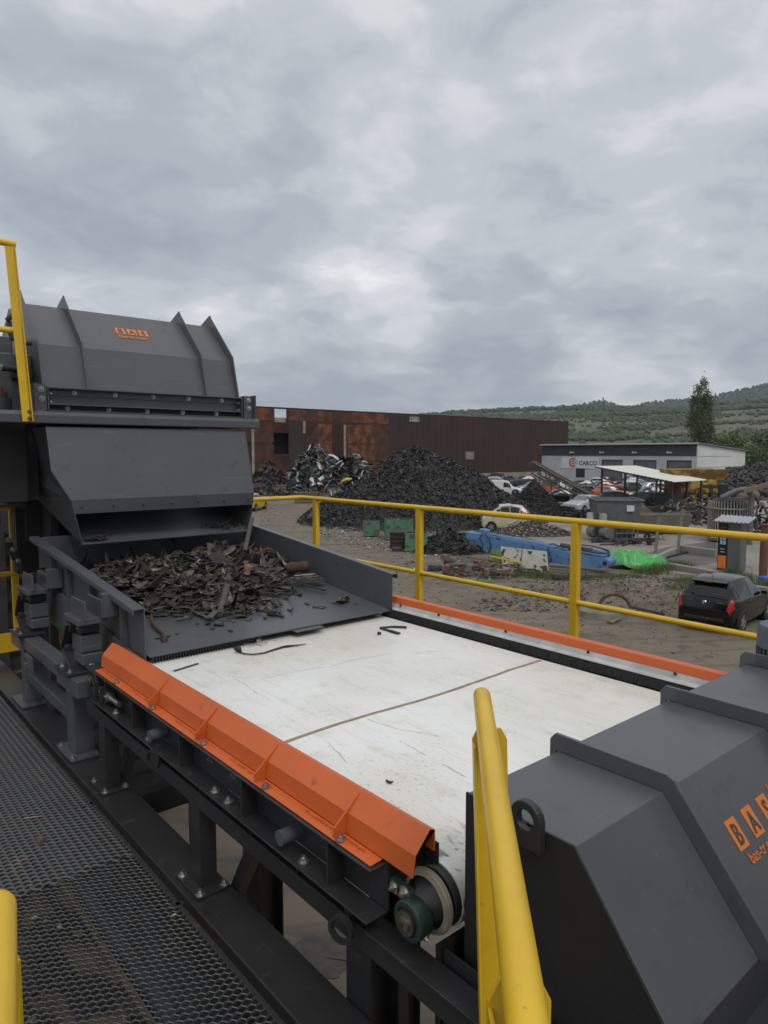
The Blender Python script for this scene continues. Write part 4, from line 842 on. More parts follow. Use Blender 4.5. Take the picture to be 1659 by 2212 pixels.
mound('shredded_tyre_heap', pc, 8.2, 7.6, 6.4, BK, 'big black heap of shredded tyre pieces in the yard', 'heap', 1.3, 27000, [BK,BK,BK2,BK3,BK2,BK3,PG], (.045,.13), lobes=((-.42,.25,.66,3.2),(.33,-.42,.70,3.2),(.25,.2,.6,4.0)), peak=.80, cap=5.35)
p2 = far(1152,1108,57.5); p2.z = 0
mound('shredded_tyre_heap', p2, 2.7, 2.7, 2.75, BK3, 'smaller black heap right of the big one by the saloon', 'heap', 4.1, 4500, [BK,BK3,BK3,BK], (.045,.12))
p2 = far(1215,1120,55.5); p2.z = 0
mound('shredded_tyre_heap', p2, 3.2, 1.6, .75, BK3, 'low black row of shreds under the green conveyor', 'heap', 7.7, 1500, [BK,BK3], (.06,.16), ang=-YAW)
p3 = far(968,1198,36.0); p3.z = 0
mound('shredded_tyre_heap', p3, 2.0, 1.6, 1.15, BK, 'small black heap of shreds between green bins and blue boom', 'heap', 9.1, 1800, [BK,BK2,BK3,BK2,ST[2]], (.05,.13), ang=-YAW, lobes=((.6,-.2,.6,.6),))
p4 = far(1150,1163,43.5); p4.z = 0
gm_ = [BK2, mat('rust crumb', (.14,.06,.03), .9), mat('tan crumb', (.30,.24,.15), .9), mat('pale crumb', (.40,.39,.37), .9), BK]
mound('mixed_scrap_heap', p4, 2.6, 1.6, .75, mat('scrap bed', (.09,.075,.06), .9), 'low heap of mixed brown and pale crumbs by small cream car', 'heap', 2.2, 2600, gm_, (.03,.09), ang=-YAW)
p5 = far(1395,1275,25.0); p5.z = 0
mound('rubble_mound', p5, 3.4, 2.6, .55, gm, 'low mound of earth and rubble left of the black hatchback', 'mound', 5.2, 1500, [ST[0],ST[1],ST[0],ST[1]], (.02,.07), ang=-YAW)
# heap of car panels
pp = far(722,1064,86.0); pp.z = 0
PM = [mat('panel black', (.015,.015,.017), .35, c2=(.03,.03,.03), scale=3), mat('panel grey', (.09,.092,.097), .4), mat('panel silver', (.26,.27,.28), .35), mat('panel white', (.55,.55,.55), .4), mat('panel blue', (.022,.028,.06), .35), mat('panel red', (.20,.03,.02), .4), mat('panel yellow', (.55,.36,.06), .4), mat('panel green grey', (.09,.10,.07), .5)]
def panelstrip(mb, p, s, N_, mi, bend):
    N_ = Vector(N_).normalized(); a = Matrix.Rotation(rnd.uniform(0,6.28),3,N_)@N_.orthogonal().normalized(); b = N_.cross(a); L_, W_ = s, s*rnd.uniform(.16,.30); k = 7; vs = []
    for i in range(k):
        t = i/(k-1)*2-1; x = a*t*L_; d = -N_*bend*L_*t*t; wv = W_*(1-.25*abs(t))
        for e,dz in ((-1,.0),(-.5,.35),(.5,.35),(1,-.1)): vs.append(Vector(p)+x+d+b*e*wv+N_*dz*wv)
    fs = [(i*4+j,i*4+j+1,i*4+5+j,i*4+4+j) for i in range(k-1) for j in range(3)]
    mb.add(vs, fs, True, mi)
def hp(u, v): 
    b = max(0,1-math.hypot(u*.95,v)); t = 4.6*b**.72
    return max(t, 6.1*max(0,1-math.hypot((u+.28)/.62,v/.8))**.75, 4.9*max(0,1-math.hypot((u-.38)/.55,v/.8))**.8)
mb = MB(); n = 40; vs = []; fs = []
def WP(u, v, z): q = pp+RIGHT*(u*7.0-.2)+AHEAD*(v*4.2); q.z = z; return q
for j in range(n+1):
    for i in range(n+1): u,v = lerp(-1.2,1.2,i/n), lerp(-1.2,1.2,j/n); vs.append(WP(u,v,hp(u,v)-.15))
for j in range(n):
    for i in range(n): fs.append((j*(n+1)+i,j*(n+1)+i+1,(j+1)*(n+1)+i+1,(j+1)*(n+1)+i))
mb.add(vs, fs)
for k in range(900):
    u, v = rnd.uniform(-1.1,1.1), rnd.uniform(-1.1,.6); z = hp(u,v)
    if z < .1 and rnd.random() > .2: continue
    r = rnd.random(); mi = 0 if r < .48 else 1 if r < .69 else 2 if r < .81 else 3 if r < .89 else 4 if r < .91 else 7 if r < .98 else 5 if r < .992 else 6
    panelstrip(mb, WP(u,v,z+rnd.uniform(-.1,.3)), rnd.uniform(.35,.95), (rnd.gauss(0,.9),rnd.gauss(0,.9),1), mi, rnd.uniform(-.1,.7))
o = mb.build('car_panel_heap', PM, None, sharp=40); tag(o, 'tall heap of car bumpers and panels before the rusty wall', 'heap', kind='stuff')
for k,(px,py,mi,s,lab) in enumerate(((748,1035,6,.7,'yellow car bumper low on the panel heap'),(720,985,3,.6,'white curved bumper near the top of the panel heap'),(795,1042,3,.7,'white bumper at the right end of the panel heap'),(700,1060,5,.9,'red and dark bumper at the foot of the panel heap'),(640,1000,4,.7,'blue panel at the upper left of the panel heap'),(690,1002,6,.5,'small yellow panel in middle of the panel heap'),(770,1062,3,.55,'white bent panel at the front of panel heap'))):
    p = far(px,py,82.2); mb = MB(); panelstrip(mb, (0,0,0), s, (rnd.gauss(0,.4)-.4,-.8,.8), 0, .4)
    solo(mb, 'car_bumper', PM[mi], lab, 'bumper', p).modifiers.new('thick','SOLIDIFY').thickness = .02

# ---- rusty hall
rw = mat('rusty cladding', (.052,.026,.021), .85, c2=(.036,.021,.019), scale=.25, stretch=(1,1,.5), bump=.1, bscale=3)
rp = [mat('orange rust panel', (.21,.070,.018), .85, c2=(.055,.026,.016), scale=.8, lo=.36, hi=.58, detail=8), mat('brown rust panel', (.095,.036,.017), .85, c2=(.04,.020,.014), scale=.7, lo=.35, hi=.65, detail=8), mat('dark rust panel', (.050,.030,.022), .85, c2=(.030,.024,.020), scale=.9), mat('red rust panel', (.17,.055,.024), .85, c2=(.055,.024,.018), scale=.6, lo=.38, hi=.62, detail=8)]
paleconc = mat('pale old concrete', (.33,.30,.25), .9, c2=(.20,.17,.13), scale=1.2)
YW, HW = 94.5, 12.1
hall = thing('rusty_hall', 'long rusty metal hall behind the heaps', 'building', (95,YW,0))
holes = [(58.0,60.3,9.9,11.95),(86.6,89.1,10.8,11.85),(57.5,60.6,4.9,8.2),(50.5,52.9,3.6,6.0)]
def wall_with_holes(mb, x0, x1, z0, z1, holes, y, th, mi=0):
    xs = sorted({x0,x1}|{h[0] for h in holes}|{h[1] for h in holes}); zs = sorted({z0,z1}|{h[2] for h in holes}|{h[3] for h in holes})
    for a,b in zip(xs,xs[1:]):
        run = None
        for c,d in zip(zs,zs[1:]):
            if any(h[0]-.01<=a and b<=h[1]+.01 and h[2]-.01<=c and d<=h[3]+.01 for h in holes):
                if run: mb.box(a,b,y,y+th,run[0],run[1],mi); run = None
            else: run = (run[0],d) if run else (c,d)
        if run: mb.box(a,b,y,y+th,run[0],run[1],mi)
mb = MB(); wall_with_holes(mb, 30, 135.6, 0, HW, holes, YW, .25)
w = mb.build('wall', rw, hall)
mb = MB(); mb.box(135.35,135.6,YW+.26,YW+40,0,HW); mb.build('end_wall', rw, hall)
mb = MB(); mb.box(30,135.35,YW+7.75,YW+8,0,5.0); mb.box(56,62,YW+.4,YW+.6,9.4,10.6); mb.build('inner_wall', paleconc, hall)
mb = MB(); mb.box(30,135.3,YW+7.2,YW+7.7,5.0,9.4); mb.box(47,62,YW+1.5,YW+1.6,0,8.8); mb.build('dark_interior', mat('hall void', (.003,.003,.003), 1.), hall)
mb = MB(); mb.box(29.95,135.65,YW-.05,YW+.3,HW,HW+.10); mb.build('roof_edge', M['dark'], hall)
xs = [50.5,54.2,57.8,60.6,63.9,66.2,69.0,72.2,75.2,78.2,81.4]; 
for i in range(len(xs)-1):      # the peeling cladding panels of the left half
    z = 10.0; rows = [(10.05,12.0),(6.6,9.9),(3.6,6.5),(.6,3.5)]
    for j,(z0,z1) in enumerate(rows):
        a, b = xs[i]+.012, xs[i+1]-.012
        if any(a < h[1] and b > h[0] and z0 < h[3] and z1 > h[2] for h in holes) and i == 2: continue
        if i in (0,) and j in (2,): continue
        if (i,j) in ((6,1),(6,2),(4,2)): continue
        sel = (3,1,1,2,1,0,3,0,0,1)[i] if j else (1,3,3,3,1,0,1,3,3,0)[i]
        if j == 1 and i in (7,8): sel = 0
        mb = MB(); t = rnd.uniform(.02,.07); mb.box(a,b,YW-t,YW-.003,z0+rnd.uniform(0,.2),z1-rnd.uniform(0,.1)); mb.build('cladding_panel', rp[sel], hall)
for a,b,z0,z1 in ((57.6,60.5,8.3,9.8),(63.6,66.0,6.0,9.9),(69.2,71.4,4.0,9.9),(50.6,53.8,6.2,9.8),(57.6,60.5,3.0,4.8)):
    mb = MB(); z = z0
    while z < z1: mb.box(a,b,YW-.10,YW-.072,z,z+.13); z += .26
    mb.build('bare_battens', rp[1], hall)
for x,z0,z1 in ((54.0,.5,10.2),(71.6,4.2,9.8),(63.4,8.2,10.2)):
    mb = MB(); mb.box(x-.2,x+.25,YW-.16,YW-.101,z0,z1); mb.build('bare_column', paleconc, hall)
for h in (holes[1],):
    mb = MB(); mb.box(h[0],h[1],YW+.1,YW+.14,h[2],h[2]+.4); mb.box(h[0],h[1],YW+.1,YW+.14,h[2]+.62,h[2]+.72); mb.build('window_sill', M['white'], hall)
mb = MB(); mb.box(101.5,104.5,YW-.03,YW-.003,3.8,5.6); d = mb.build('opening', M['dark'], hall); mb = MB(); mb.box(101.5,103.9,YW-.06,YW-.031,3.8,5.3); mb.build('pale_panel', conc, d)
mb = MB()
for k in range(34): x = 84+k*1.52; mb.box(x,x+.06,YW-.025,YW-.003,.5,HW-.1)
for k in range(9): mb.box(82,135.3,YW-.02,YW-.0035,1.3*k+.6,1.3*k+.64)
mb.build('cladding_seam', mat('seam rust', (.042,.024,.020), .85), hall)
mb = MB(); mb.box(100,135,YW-.5,YW-.2,0,1.0); mb.build('plinth', paleconc, hall)

# ---- service shed with sign
XS, Y0, Y1, HS = 100.0, 47.75, 75.0, 6.28
shed = thing('service_shed', 'grey and white workshop with three roller doors and a sign', 'building', (XS,60,0))
swall = mat('pale grey wall', (.44,.45,.46), .8, c2=(.38,.39,.40), scale=.5); dband = mat('dark grey band', (.035,.036,.038), .7, c2=(.05,.05,.052), scale=.4); wpan = mat('white panel', (.62,.63,.62), .6, c2=(.55,.56,.55), scale=.3)
doors = [(onx(1440,1000,XS).y,onx(1494,1000,XS).y),(onx(1368,1000,XS).y,onx(1418,1000,XS).y),(onx(1300,1000,XS).y,onx(1345,1000,XS).y)]
zd, zb_ = onx(1368,993.5,XS).z, onx(1400,985,XS).z
mb = MB(); ys = sorted([Y0,Y1]+[v for d in doors for v in d])
for a,b in zip(ys,ys[1:]):
    isd = any(abs(min(d)-a) < .01 for d in doors); mb.box(XS,XS+.3,a,b,zd if isd else 0,zb_)
mb.build('front_wall', swall, shed)
mb = MB(); mb.box(XS-.04,XS+.3,Y0,Y1,zb_,HS); mb.build('dark_band', dband, shed)
for k in range(1,6):
    mb = MB(); y = lerp(Y0,Y1,k/6); mb.box(XS-.05,XS-.041,y-.03,y+.03,zb_,HS); mb.build('band_joint', M['dark'], shed)
shut = mat('roller shutter', (.13,.14,.15), .55, c2=(.10,.105,.11), scale=1.5)
for d in doors:
    mb = MB(); a,b = min(d),max(d); mb.box(XS+.12,XS+.16,a,b,0,zd)
    z = .1
    while z < zd-.1: mb.box(XS+.10,XS+.12,a+.12,b-.12,z,z+.10); z += .2
    dd = mb.build('roller_door', shut, shed)
    mb = MB(); mb.box(XS+.02,XS+.10,a,a+.12,0,zd); mb.box(XS+.02,XS+.10,b-.12,b,0,zd); mb.box(XS+.02,XS+.10,a+.12,b-.12,zd-.14,zd); mb.build('door_frame', M['frame'], dd)
for y in (.10,.365,.635,.90):
    yy = lerp(Y0,Y1,.07+y*.78) ; mb = MB(); mb.box(XS-.16,XS-.05,yy-.38,yy+.38,5.05,5.25); mb.box(XS-.22,XS-.16,yy+.2,yy+.38,5.0,5.32); mb.build('wall_lamp', M['white'], shed)
mb = MB(); mb.sheet([(XS-.5,HS+.02),(XS+.05,HS+.16),(XS+17.2,HS-.92)], 'y', Y0-.35, Y1+.3, .12); mb.build('roof', mat('roof sheet', (.20,.20,.20), .5), shed)
mb = MB(); mb.prism([(XS+.31,1.2),(XS+16.6,1.2),(XS+16.6,HS-.95),(XS+.31,HS+.05)], 'y', Y0, Y0+.25); mb.build('gable_wall', wpan, shed)
mb = MB(); mb.box(XS+.31,XS+16.6,Y0-.02,Y0+.26,0,1.199); mb.build('gable_base', conc, shed)
for z in (2.9,4.55):
    mb = MB(); mb.box(XS+.31,XS+16.3 if z < 4 else XS+12,Y0-.012,Y0-.001,z,z+.05); mb.build('panel_joint', M['frame'], shed)
mb = MB(); mb.box(XS+.05,XS+.3,Y0-.06,Y0-.001,0,HS); mb.build('corner_trim', swall, shed)
mb = MB(); ya,yb = onx(1252,1010,XS).y, onx(1226,1010,XS).y; mb.box(XS-.02,XS-.001,66.3,68,1.0,2.9); mb.build('side_window', M['dark'], shed)
# sign
a, b = onx(1211,1003,XS), onx(1296,1003,XS); z0, z1 = 2.52, 4.4
sg = thing('wall_sign', 'white sign with pink round emblem and black lettering', 'sign', (XS-.08,(a.y+b.y)/2,2.5))
mb = MB(); mb.box(XS-.06,XS-.041,b.y+.2,a.y-.2,z0,z1); mb.build('board', mat('sign white', (.58,.59,.60), .5), sg)
ya = onx(1251,1003,XS).y; yb = onx(1286,1003,XS).y; sgt = mat('sign black', (.02,.02,.022), .6); pink = mat('sign pink', (.42,.07,.10), .6)
h_ = (ya-yb)/3.35
text('lettering', 'CARCO', h_*1.06, sgt, sg, (XS-.064,ya,3.06), (0,-1,0), (0,0,1), bold=.025, ext=.004)
yc = onx(1238,1003,XS).y; zc = 3.47; ro = .80
def arc(r0, r1, a0, a1, x, n=26):
    vs = []; fs = []
    for i in range(n+1):
        a = lerp(a0,a1,i/n)
        for r in (r0,r1): vs.append((x,yc-r*math.cos(a),zc+r*math.sin(a)))
    for i in range(n): fs.append((2*i,2*i+1,2*i+3,2*i+2))
    return vs, fs
mb = MB(); mb.add(*arc(.50,ro,R(42),R(318),XS-.068)); mb.add(*arc(.14,.36,R(30),R(330),XS-.068)); mb.add([(XS-.067,yc-v[0],zc+v[1]) for v in ((.2,.12),(.62,.12),(.74,.30),(.86,.30),(.86,.10),(.86,-.10),(.86,-.30),(.74,-.30),(.62,-.12),(.2,-.12))], [(0,1,8,9),(1,2,3,4),(8,5,6,7)])
mb.build('emblem', pink, sg)
# ---- hills
def interp(tab, x):
    if x <= tab[0][0]: return tab[0][1]
    for (a,b),(c,d) in zip(tab,tab[1:]):
        if x <= c: return b+(d-b)*(x-a)/(c-a)
    return tab[-1][1]
RID1 = [(200,935),(700,925),(860,905),(960,896),(1040,890),(1130,887),(1230,884),(1330,884),(1430,880),(1500,876),(1659,868),(1900,862),(2400,880)]
RID2 = [(200,960),(900,940),(1080,905),(1180,889),(1230,882),(1262,873),(1290,870),(1320,872),(1338,881),(1350,882),(1400,872),(1470,865),(1540,857),(1590,845),(1640,832),(1659,828),(1720,820),(1900,800),(2400,840)]
def hill(name, tab, r0, r1, m, seed, rough):
    mb = MB(); nx, ny = 170, 34; vs = []; fs = []
    for j in range(ny+1):
        t = j/ny; r = lerp(r0,r1,t)
        for i in range(nx+1):
            x = lerp(100,2500,i/nx); d = ray(x,978); k = r/math.hypot(d.x,d.y); p = Vector((d.x*k,d.y*k,0)); dep = depth(p)
            top = (978-interp(tab,x))/FPX*(dep/r*lerp(r0,r1,.8))+ZC
            e = min(1,t/.8); z = top*(e**1.25)*(1 if t < .8 else 1-(t-.8)*.6)+rough*noise.noise((p.x/140+seed,p.y/140,seed))*t*(1-.6*e)
            vs.append((p.x,p.y,max(z,-.5)-(.6 if j == 0 else 0)))
    for j in range(ny):
        for i in range(nx): a = j*(nx+1)+i; fs.append((a,a+1,a+nx+2,a+nx+1))
    mb.add(vs, fs, True); o = mb.build(name, m, None, sharp=0); tag(o, kind='structure'); return vs, nx, ny
hm = mat('hill meadow', (.092,.112,.060), .95, c2=(.058,.080,.040), scale=.02, lo=.4, hi=.6, detail=10, c3=(.115,.092,.075), scale3=.011, lo3=.52, hi3=.62, stretch=(1,1,3))
hm2 = mat('far forest hill', (.028,.042,.032), .95, c2=(.022,.034,.026), scale=.01)
V1, nx, ny = hill('hills', RID1, 330, 1500, hm, 3.3, 14)
V2, _, _ = hill('far_hills', RID2, 1600, 3600, hm2, 8.1, 30)
TR = [mat('hill tree green', (.058,.080,.040), .95, c2=(.066,.090,.045), scale=.03), mat('hill tree dark', (.044,.064,.036), .95, c2=(.050,.070,.038), scale=.03), mat('hill tree olive', (.066,.080,.043), .95), mat('hill shrub light', (.078,.098,.050), .95)]
ICO = [Vector(v).normalized() for v in ((0,1,1.6),(0,-1,1.6),(0,1,-1.6),(0,-1,-1.6),(1,1.6,0),(-1,1.6,0),(1,-1.6,0),(-1,-1.6,0),(1.6,0,1),(-1.6,0,1),(1.6,0,-1),(-1.6,0,-1))]
ICF = [(0,1,8),(0,1,9),(0,4,5),(0,4,8),(0,5,9),(1,6,7),(1,6,8),(1,7,9),(2,3,10),(2,3,11),(2,4,5),(2,4,10),(2,5,11),(3,6,7),(3,6,10),(3,7,11),(4,8,10),(5,9,11),(6,8,10),(7,9,11)]
def wood(name, V, n, smin, smax, label, mats, dens, jr=(0,34), flat=.9):
    mb = MB(); k = 0; tries = 0
    while k < n and tries < n*12:
        tries += 1
        i = rnd.uniform(30,150); j = rnd.uniform(*jr); a = int(j)*(nx+1)+int(i)
        if int(j) >= ny: continue
        p = Vector(V[a]).lerp(Vector(V[a+1]), i%1); p = p.lerp(Vector(V[a+nx+1]).lerp(Vector(V[a+nx+2]), i%1), j%1)
        if not dens(p, j): continue
        s = rnd.uniform(smin,smax); mi = rnd.randrange(len(mats))
        mb.add([p+Vector((v.x*s*rnd.uniform(.7,1.2),v.y*s*rnd.uniform(.7,1.2),s*flat*.5+v.z*s*flat*rnd.uniform(.7,1.2))) for v in ICO], ICF, mi=mi); k += 1
    o = mb.build(name, mats, None, sharp=0); tag(o, label, 'trees', kind='stuff')
wood('hillside_trees', V1, 9000, 1.2, 3.2, 'scattered trees and scrub over the green hillside', [TR[0],TR[1],TR[2],TR[0],TR[3]], lambda p,j: noise.noise((p.x/95,p.y/95,2.2))*.8+.8*noise.noise((p.x/30,p.y/30,5))+rnd.uniform(-.25,.25) > .08, (1,30))
wood('ridge_trees', V1, 3600, 2.5, 5.5, 'dark wood along the top of the near hill', [TR[1],TR[1],TR[0]], lambda p,j: noise.noise((p.x/160,p.y/160,6.2)) > -.2, (20,30))
wood('far_forest', V2, 8500, 4, 8, 'dark conifer forest covering the far ridge', [mat('far forest tree', (.024,.037,.028), .95), mat('far forest tree light', (.033,.048,.034), .95)], lambda p,j: True, (8,30), 1.15)
# far white farm house and pylons
def hill_pt(px, py, V):
    best = None
    for v in V:
        dx = v[0]*SY+v[1]*CYW; r = v[0]*CYW-v[1]*SY
        if dx < 10: continue
        fw = dx*math.cos(PITCH)-(v[2]-ZC)*math.sin(PITCH); u = dx*math.sin(PITCH)+(v[2]-ZC)*math.cos(PITCH)
        x = CX+FPX*r/fw; y = CY-FPX*u/fw; e = abs(x-px)+2*abs(y-py)
        if best is None or e < best[0]: best = (e,v)
    return Vector(best[1])
p = hill_pt(1420,902,V1); fh = thing('farm_house', 'tiny pale farm house far up on the hillside', 'house', p)
mb = MB(); mb.obox((0,0,4),(34,14,9),Matrix.Rotation(-YAW,3,'Z')); mb.build('wall', wpan, fh, local=True)
mb = MB(); mb.add([Matrix.Rotation(-YAW,3,'Z')@Vector(v) for v in ((-18,-8,8.6),(18,-8,8.6),(18,8,8.6),(-18,8,8.6),(-17,0,12),(17,0,12))], [(0,1,5,4),(2,3,4,5),(1,2,5),(3,0,4)]); mb.build('roof', swall, fh, local=True)
for k,(px,py,py2,V,lab) in enumerate(((1306,884,858,V1,'thin lattice pylon on the hill left of the poplar'),(1544,872,848,V1,'thin lattice pylon on the hill right of the poplar'))):
    p = hill_pt(px,py,V); h = (py-py2)/FPX*depth(p); t = thing('pylon', lab, 'pylon', p, 0., None)
    mb = MB(); w = h*.09; r = h*.011
    for sx,sy in ((-1,-1),(1,-1),(1,1),(-1,1)): mb.bar((sx*w,sy*w,-2),(sx*w*.12,sy*w*.12,h),r*1.6,r*1.6)
    for i in range(6):
        za,zb2 = h*i/6, h*(i+1)/6; wa,wb = w*(1-.88*i/6), w*(1-.88*(i+1)/6); mb.bar((-wa,-wa,za),(wb,-wb,zb2),r,r); mb.bar((wa,-wa,za),(-wb,-wb,zb2),r,r)
    mb.build('mast', M['frame'], t, local=True)
    for z in (.72,.84,.95):
        mb = MB(); mb.bar(RIGHT*(-h*.13)+Vector((0,0,h*z)), RIGHT*(h*.13)+Vector((0,0,h*z)), r*2, r*2); mb.build('cross_arm', M['frame'], t, local=True)
# ---- trees
LF = [mat('leaf mid green', (.085,.125,.045), .7, c2=(.065,.098,.037), scale=.6), mat('leaf dark green', (.042,.066,.028), .7), mat('leaf bright green', (.085,.125,.036), .7), mat('leaf grey green', (.130,.155,.075), .7)]
bark = mat('bark', (.10,.085,.065), .9, c2=(.06,.05,.04), scale=6)
def tree(name, label, base, h, shape, nleaf, ls, mats, trunk_r=.25, group=None, spires=None):
    t = thing(name, label, 'tree', base, 0., group)
    mb = MB(); mb.tube([(0,0,-.2),(.1,0,h*.4),(0,.1,h*.93)], [trunk_r,trunk_r*.7,trunk_r*.15], 8)
    tips = []
    for k in range(26):
        z = h*rnd.uniform(.12,.85); r = shape(z/h)*rnd.uniform(.5,.95); a = rnd.uniform(0,6.28); e = Vector((math.cos(a)*r,math.sin(a)*r,min(h,z+h*.10))); mb.tube([(0,0,z),e*.6+Vector((0,0,z*.38)),e],[trunk_r*.35,trunk_r*.2,trunk_r*.05],5); tips.append(e)
    mb.build('trunk', bark, t, local=True)
    mb = MB()
    clumps = []
    for k in range(max(40,nleaf//45)):
        z = h*rnd.uniform(.06,1.0); r = shape(z/h)*math.sqrt(rnd.random()); a = rnd.uniform(0,6.28); clumps.append((Vector((math.cos(a)*r,math.sin(a)*r,z)), rnd.choices(range(len(mats)),(5,3,2)[:len(mats)])[0]))
    if spires:                             # several upright limbs, each its own narrow plume
        clumps = []
        for (ox,oy,f0,f1,rr) in spires:
            for k in range(70):
                t_ = rnd.random()**.8; z = h*lerp(f0,f1,t_); r = rr*(.45+.55*min(1,t_/.2))*(min(1,(1.02-t_)/.55))**.7*math.sqrt(rnd.random()); a = rnd.uniform(0,6.28); k_ = .45+.55*min(1,z/h/.35)
                clumps.append((Vector((ox*k_+math.cos(a)*r,oy*k_+math.sin(a)*r,z)), rnd.choices(range(len(mats)),(5,3,2)[:len(mats)])[0]))
    for k in range(nleaf):
        c,mi = rnd.choice(clumps); q = c+Vector((rnd.gauss(0,1),rnd.gauss(0,1),rnd.gauss(0,1.5)))*ls*1.5; n_ = Vector((rnd.gauss(0,1),rnd.gauss(0,1),rnd.gauss(.4,1))).normalized(); u = n_.orthogonal().normalized(); u = Matrix.Rotation(rnd.uniform(0,6.28),3,n_)@u; w = n_.cross(u); s = ls*rnd.uniform(.5,1.)
        if q.z < .1: continue
        mb.add([q-u*s,q+w*s*.55,q+u*s,q-w*s*.55],[(0,1,2,3)],mi=mi)
    mb.build('crown', mats, t, local=True, sharp=0); return t
def gpt(px, d): p = far(px,978,d); p.z = 0; return p
pd_ = 150.
hpop = (978-824)/FPX*pd_+ZC
tree('poplar_tree', 'tall narrow poplar standing behind the service shed', gpt(1511,pd_), hpop, lambda t: 3.15*(.6+.4*min(1,t/.2))*min(1,(1.03-t)/.50)**.62, 13000, .27, [LF[0],LF[1],LF[3]], .4, spires=[(0,0,.05,.93,1.6),(1.4,.3,.05,1.0,1.45),(-1.6,.2,.06,.92,1.4),(.3,-1.3,.04,.88,1.4),(2.4,-.6,.05,.80,1.2),(-2.5,-.5,.05,.76,1.2),(-.4,1.5,.05,.84,1.2),(1.0,-1.6,.03,.60,1.1),(-1.2,-1.5,.03,.56,1.1)])
for k,(px,d,h,rr,lab,ms) in enumerate(((1610,124,5.6,3.6,'bushy green tree just right of the gabled shed end',[LF[2],LF[0],LF[2]]),(1655,130,8.4,4.4,'taller bushy tree at the right picture edge behind tyres',[LF[0],LF[1],LF[2]]),(1572,134,8.2,3.8,'light green bush behind the shed roof slope',[LF[2],LF[0],LF[2]]),(1630,118,5.6,3.4,'dark green bush low behind the tyre heap',[LF[0],LF[1],LF[0]]),(1705,126,8,4.6,'big bushy tree beyond the right picture edge',[LF[0],LF[1],LF[2]]))):
    tree('bushy_tree', lab, gpt(px,d), h, lambda t, rr=rr: rr*math.sqrt(max(0,1-(2*t-.9)**2/1.25)), 2600, .32, ms, .2)
# ================================================================== CARS
def paint(name, c, r=.28): return mat(name, c, r, coat=.25, spec=.35, c2=tuple(v*.9 for v in c), scale=3)
CP = dict(black=paint('black car paint', (.003,.003,.0035), .16), white=paint('white car paint', (.60,.60,.59)), silver=paint('silver car paint', (.42,.44,.46)), red=paint('orange red car paint', (.62,.085,.02)), blue=paint('blue car paint', (.025,.045,.19)), dkgrey=paint('dark grey car paint', (.045,.048,.052)), steelblue=paint('steel blue car paint', (.11,.14,.18)), cream=paint('cream car paint', (.52,.48,.34)), yellow=paint('yellow car paint', (.62,.40,.02)), green=paint('dark green car paint', (.035,.055,.05)), maroon=paint('maroon car paint', (.10,.02,.02)))
GL = mat('dark car glass', (.006,.007,.008), .08, spec=.45); GL2 = mat('pale car glass', (.10,.12,.125), .08, spec=.9)
TY = mat('car tyre', (.016,.016,.016), .85); RIM = mat('alloy rim', (.42,.42,.42), .35, .6); RED = mat('red lamp', (.34,.010,.008), .2, coat=.3); AMB = mat('amber lamp', (.70,.20,.02), .2, coat=1); HLM = mat('clear lamp', (.55,.57,.58), .12, coat=1); TRIM = mat('black trim', (.018,.018,.018), .6); CHROME = mat('chrome', (.6,.6,.6), .15, 1.)
# stations: (x, z bottom, z belt, z top, half width at belt, half width at top) in units of L, H, W/2; glass flags by name
KINDS = {
 'hatch': dict(st=[(.0,.24,.40,.44,.74,.60),(.03,.17,.47,.53,.92,.72),(.20,.15,.56,.62,1,.80),(.30,.15,.60,.655,1,.82),(.45,.15,.60,.945,1,.68),(.62,.15,.615,1.0,1,.69),(.85,.15,.64,.955,.97,.62),(.950,.18,.645,.685,.92,.76),(.982,.20,.59,.655,.88,.74),(1.,.25,.43,.47,.82,.68)], ws=3, rs=(4,5,6), rw=6, wh=(.185,.81)),
 'saloon': dict(st=[(.0,.26,.42,.46,.76,.62),(.03,.18,.50,.55,.92,.74),(.22,.15,.60,.64,1,.82),(.29,.15,.62,.67,1,.82),(.43,.15,.64,.965,1,.72),(.58,.15,.65,1.,1,.74),(.74,.15,.67,.95,1,.72),(.86,.15,.69,.735,.98,.82),(.97,.20,.68,.715,.93,.80),(1.,.26,.58,.62,.86,.76)], ws=3, rs=(4,5), rw=6, wh=(.19,.79)),
 'van': dict(st=[(.0,.22,.36,.40,.78,.62),(.03,.15,.42,.48,.94,.72),(.16,.13,.48,.55,1,.80),(.22,.13,.50,.58,1,.84),(.36,.13,.52,.90,1,.80),(.50,.13,.53,.98,1,.84),(.75,.13,.53,1.,1,.86),(.97,.13,.53,.985,.98,.86),(1.,.18,.50,.90,.94,.86)], ws=3, rs=(4,), rw=None, wh=(.17,.80)),
 'tiny': dict(st=[(.0,.24,.44,.52,.76,.60),(.03,.16,.54,.62,.92,.74),(.09,.14,.58,.69,1,.80),(.13,.14,.60,.72,1,.82),(.38,.14,.62,.965,1,.72),(.58,.14,.64,1.,1,.74),(.84,.14,.66,.975,1,.72),(.965,.18,.70,.80,.96,.82),(1.,.24,.56,.62,.88,.78)], ws=3, rs=(4,5), rw=6, wh=(.19,.82)),
}
def ringpts(s, L, H, W):
    x, zb, ze, zt, wb, wt = s; w = W/2; x = (.5-x)*L
    half = [(.0,zb),(wb*.84,zb),(wb*.985,zb+.06),(wb,lerp(zb,ze,.55)),(wb*.975,ze),(wt*1.02,zt-.055 if zt-ze > .1 else zt-.012),(wt*.90,zt-.014 if zt-ze > .1 else zt-.006),(wt*.50,zt+.006),(0,zt+.010)]
    pts = [Vector((x,y*w,z*H)) for y,z in half]; return pts
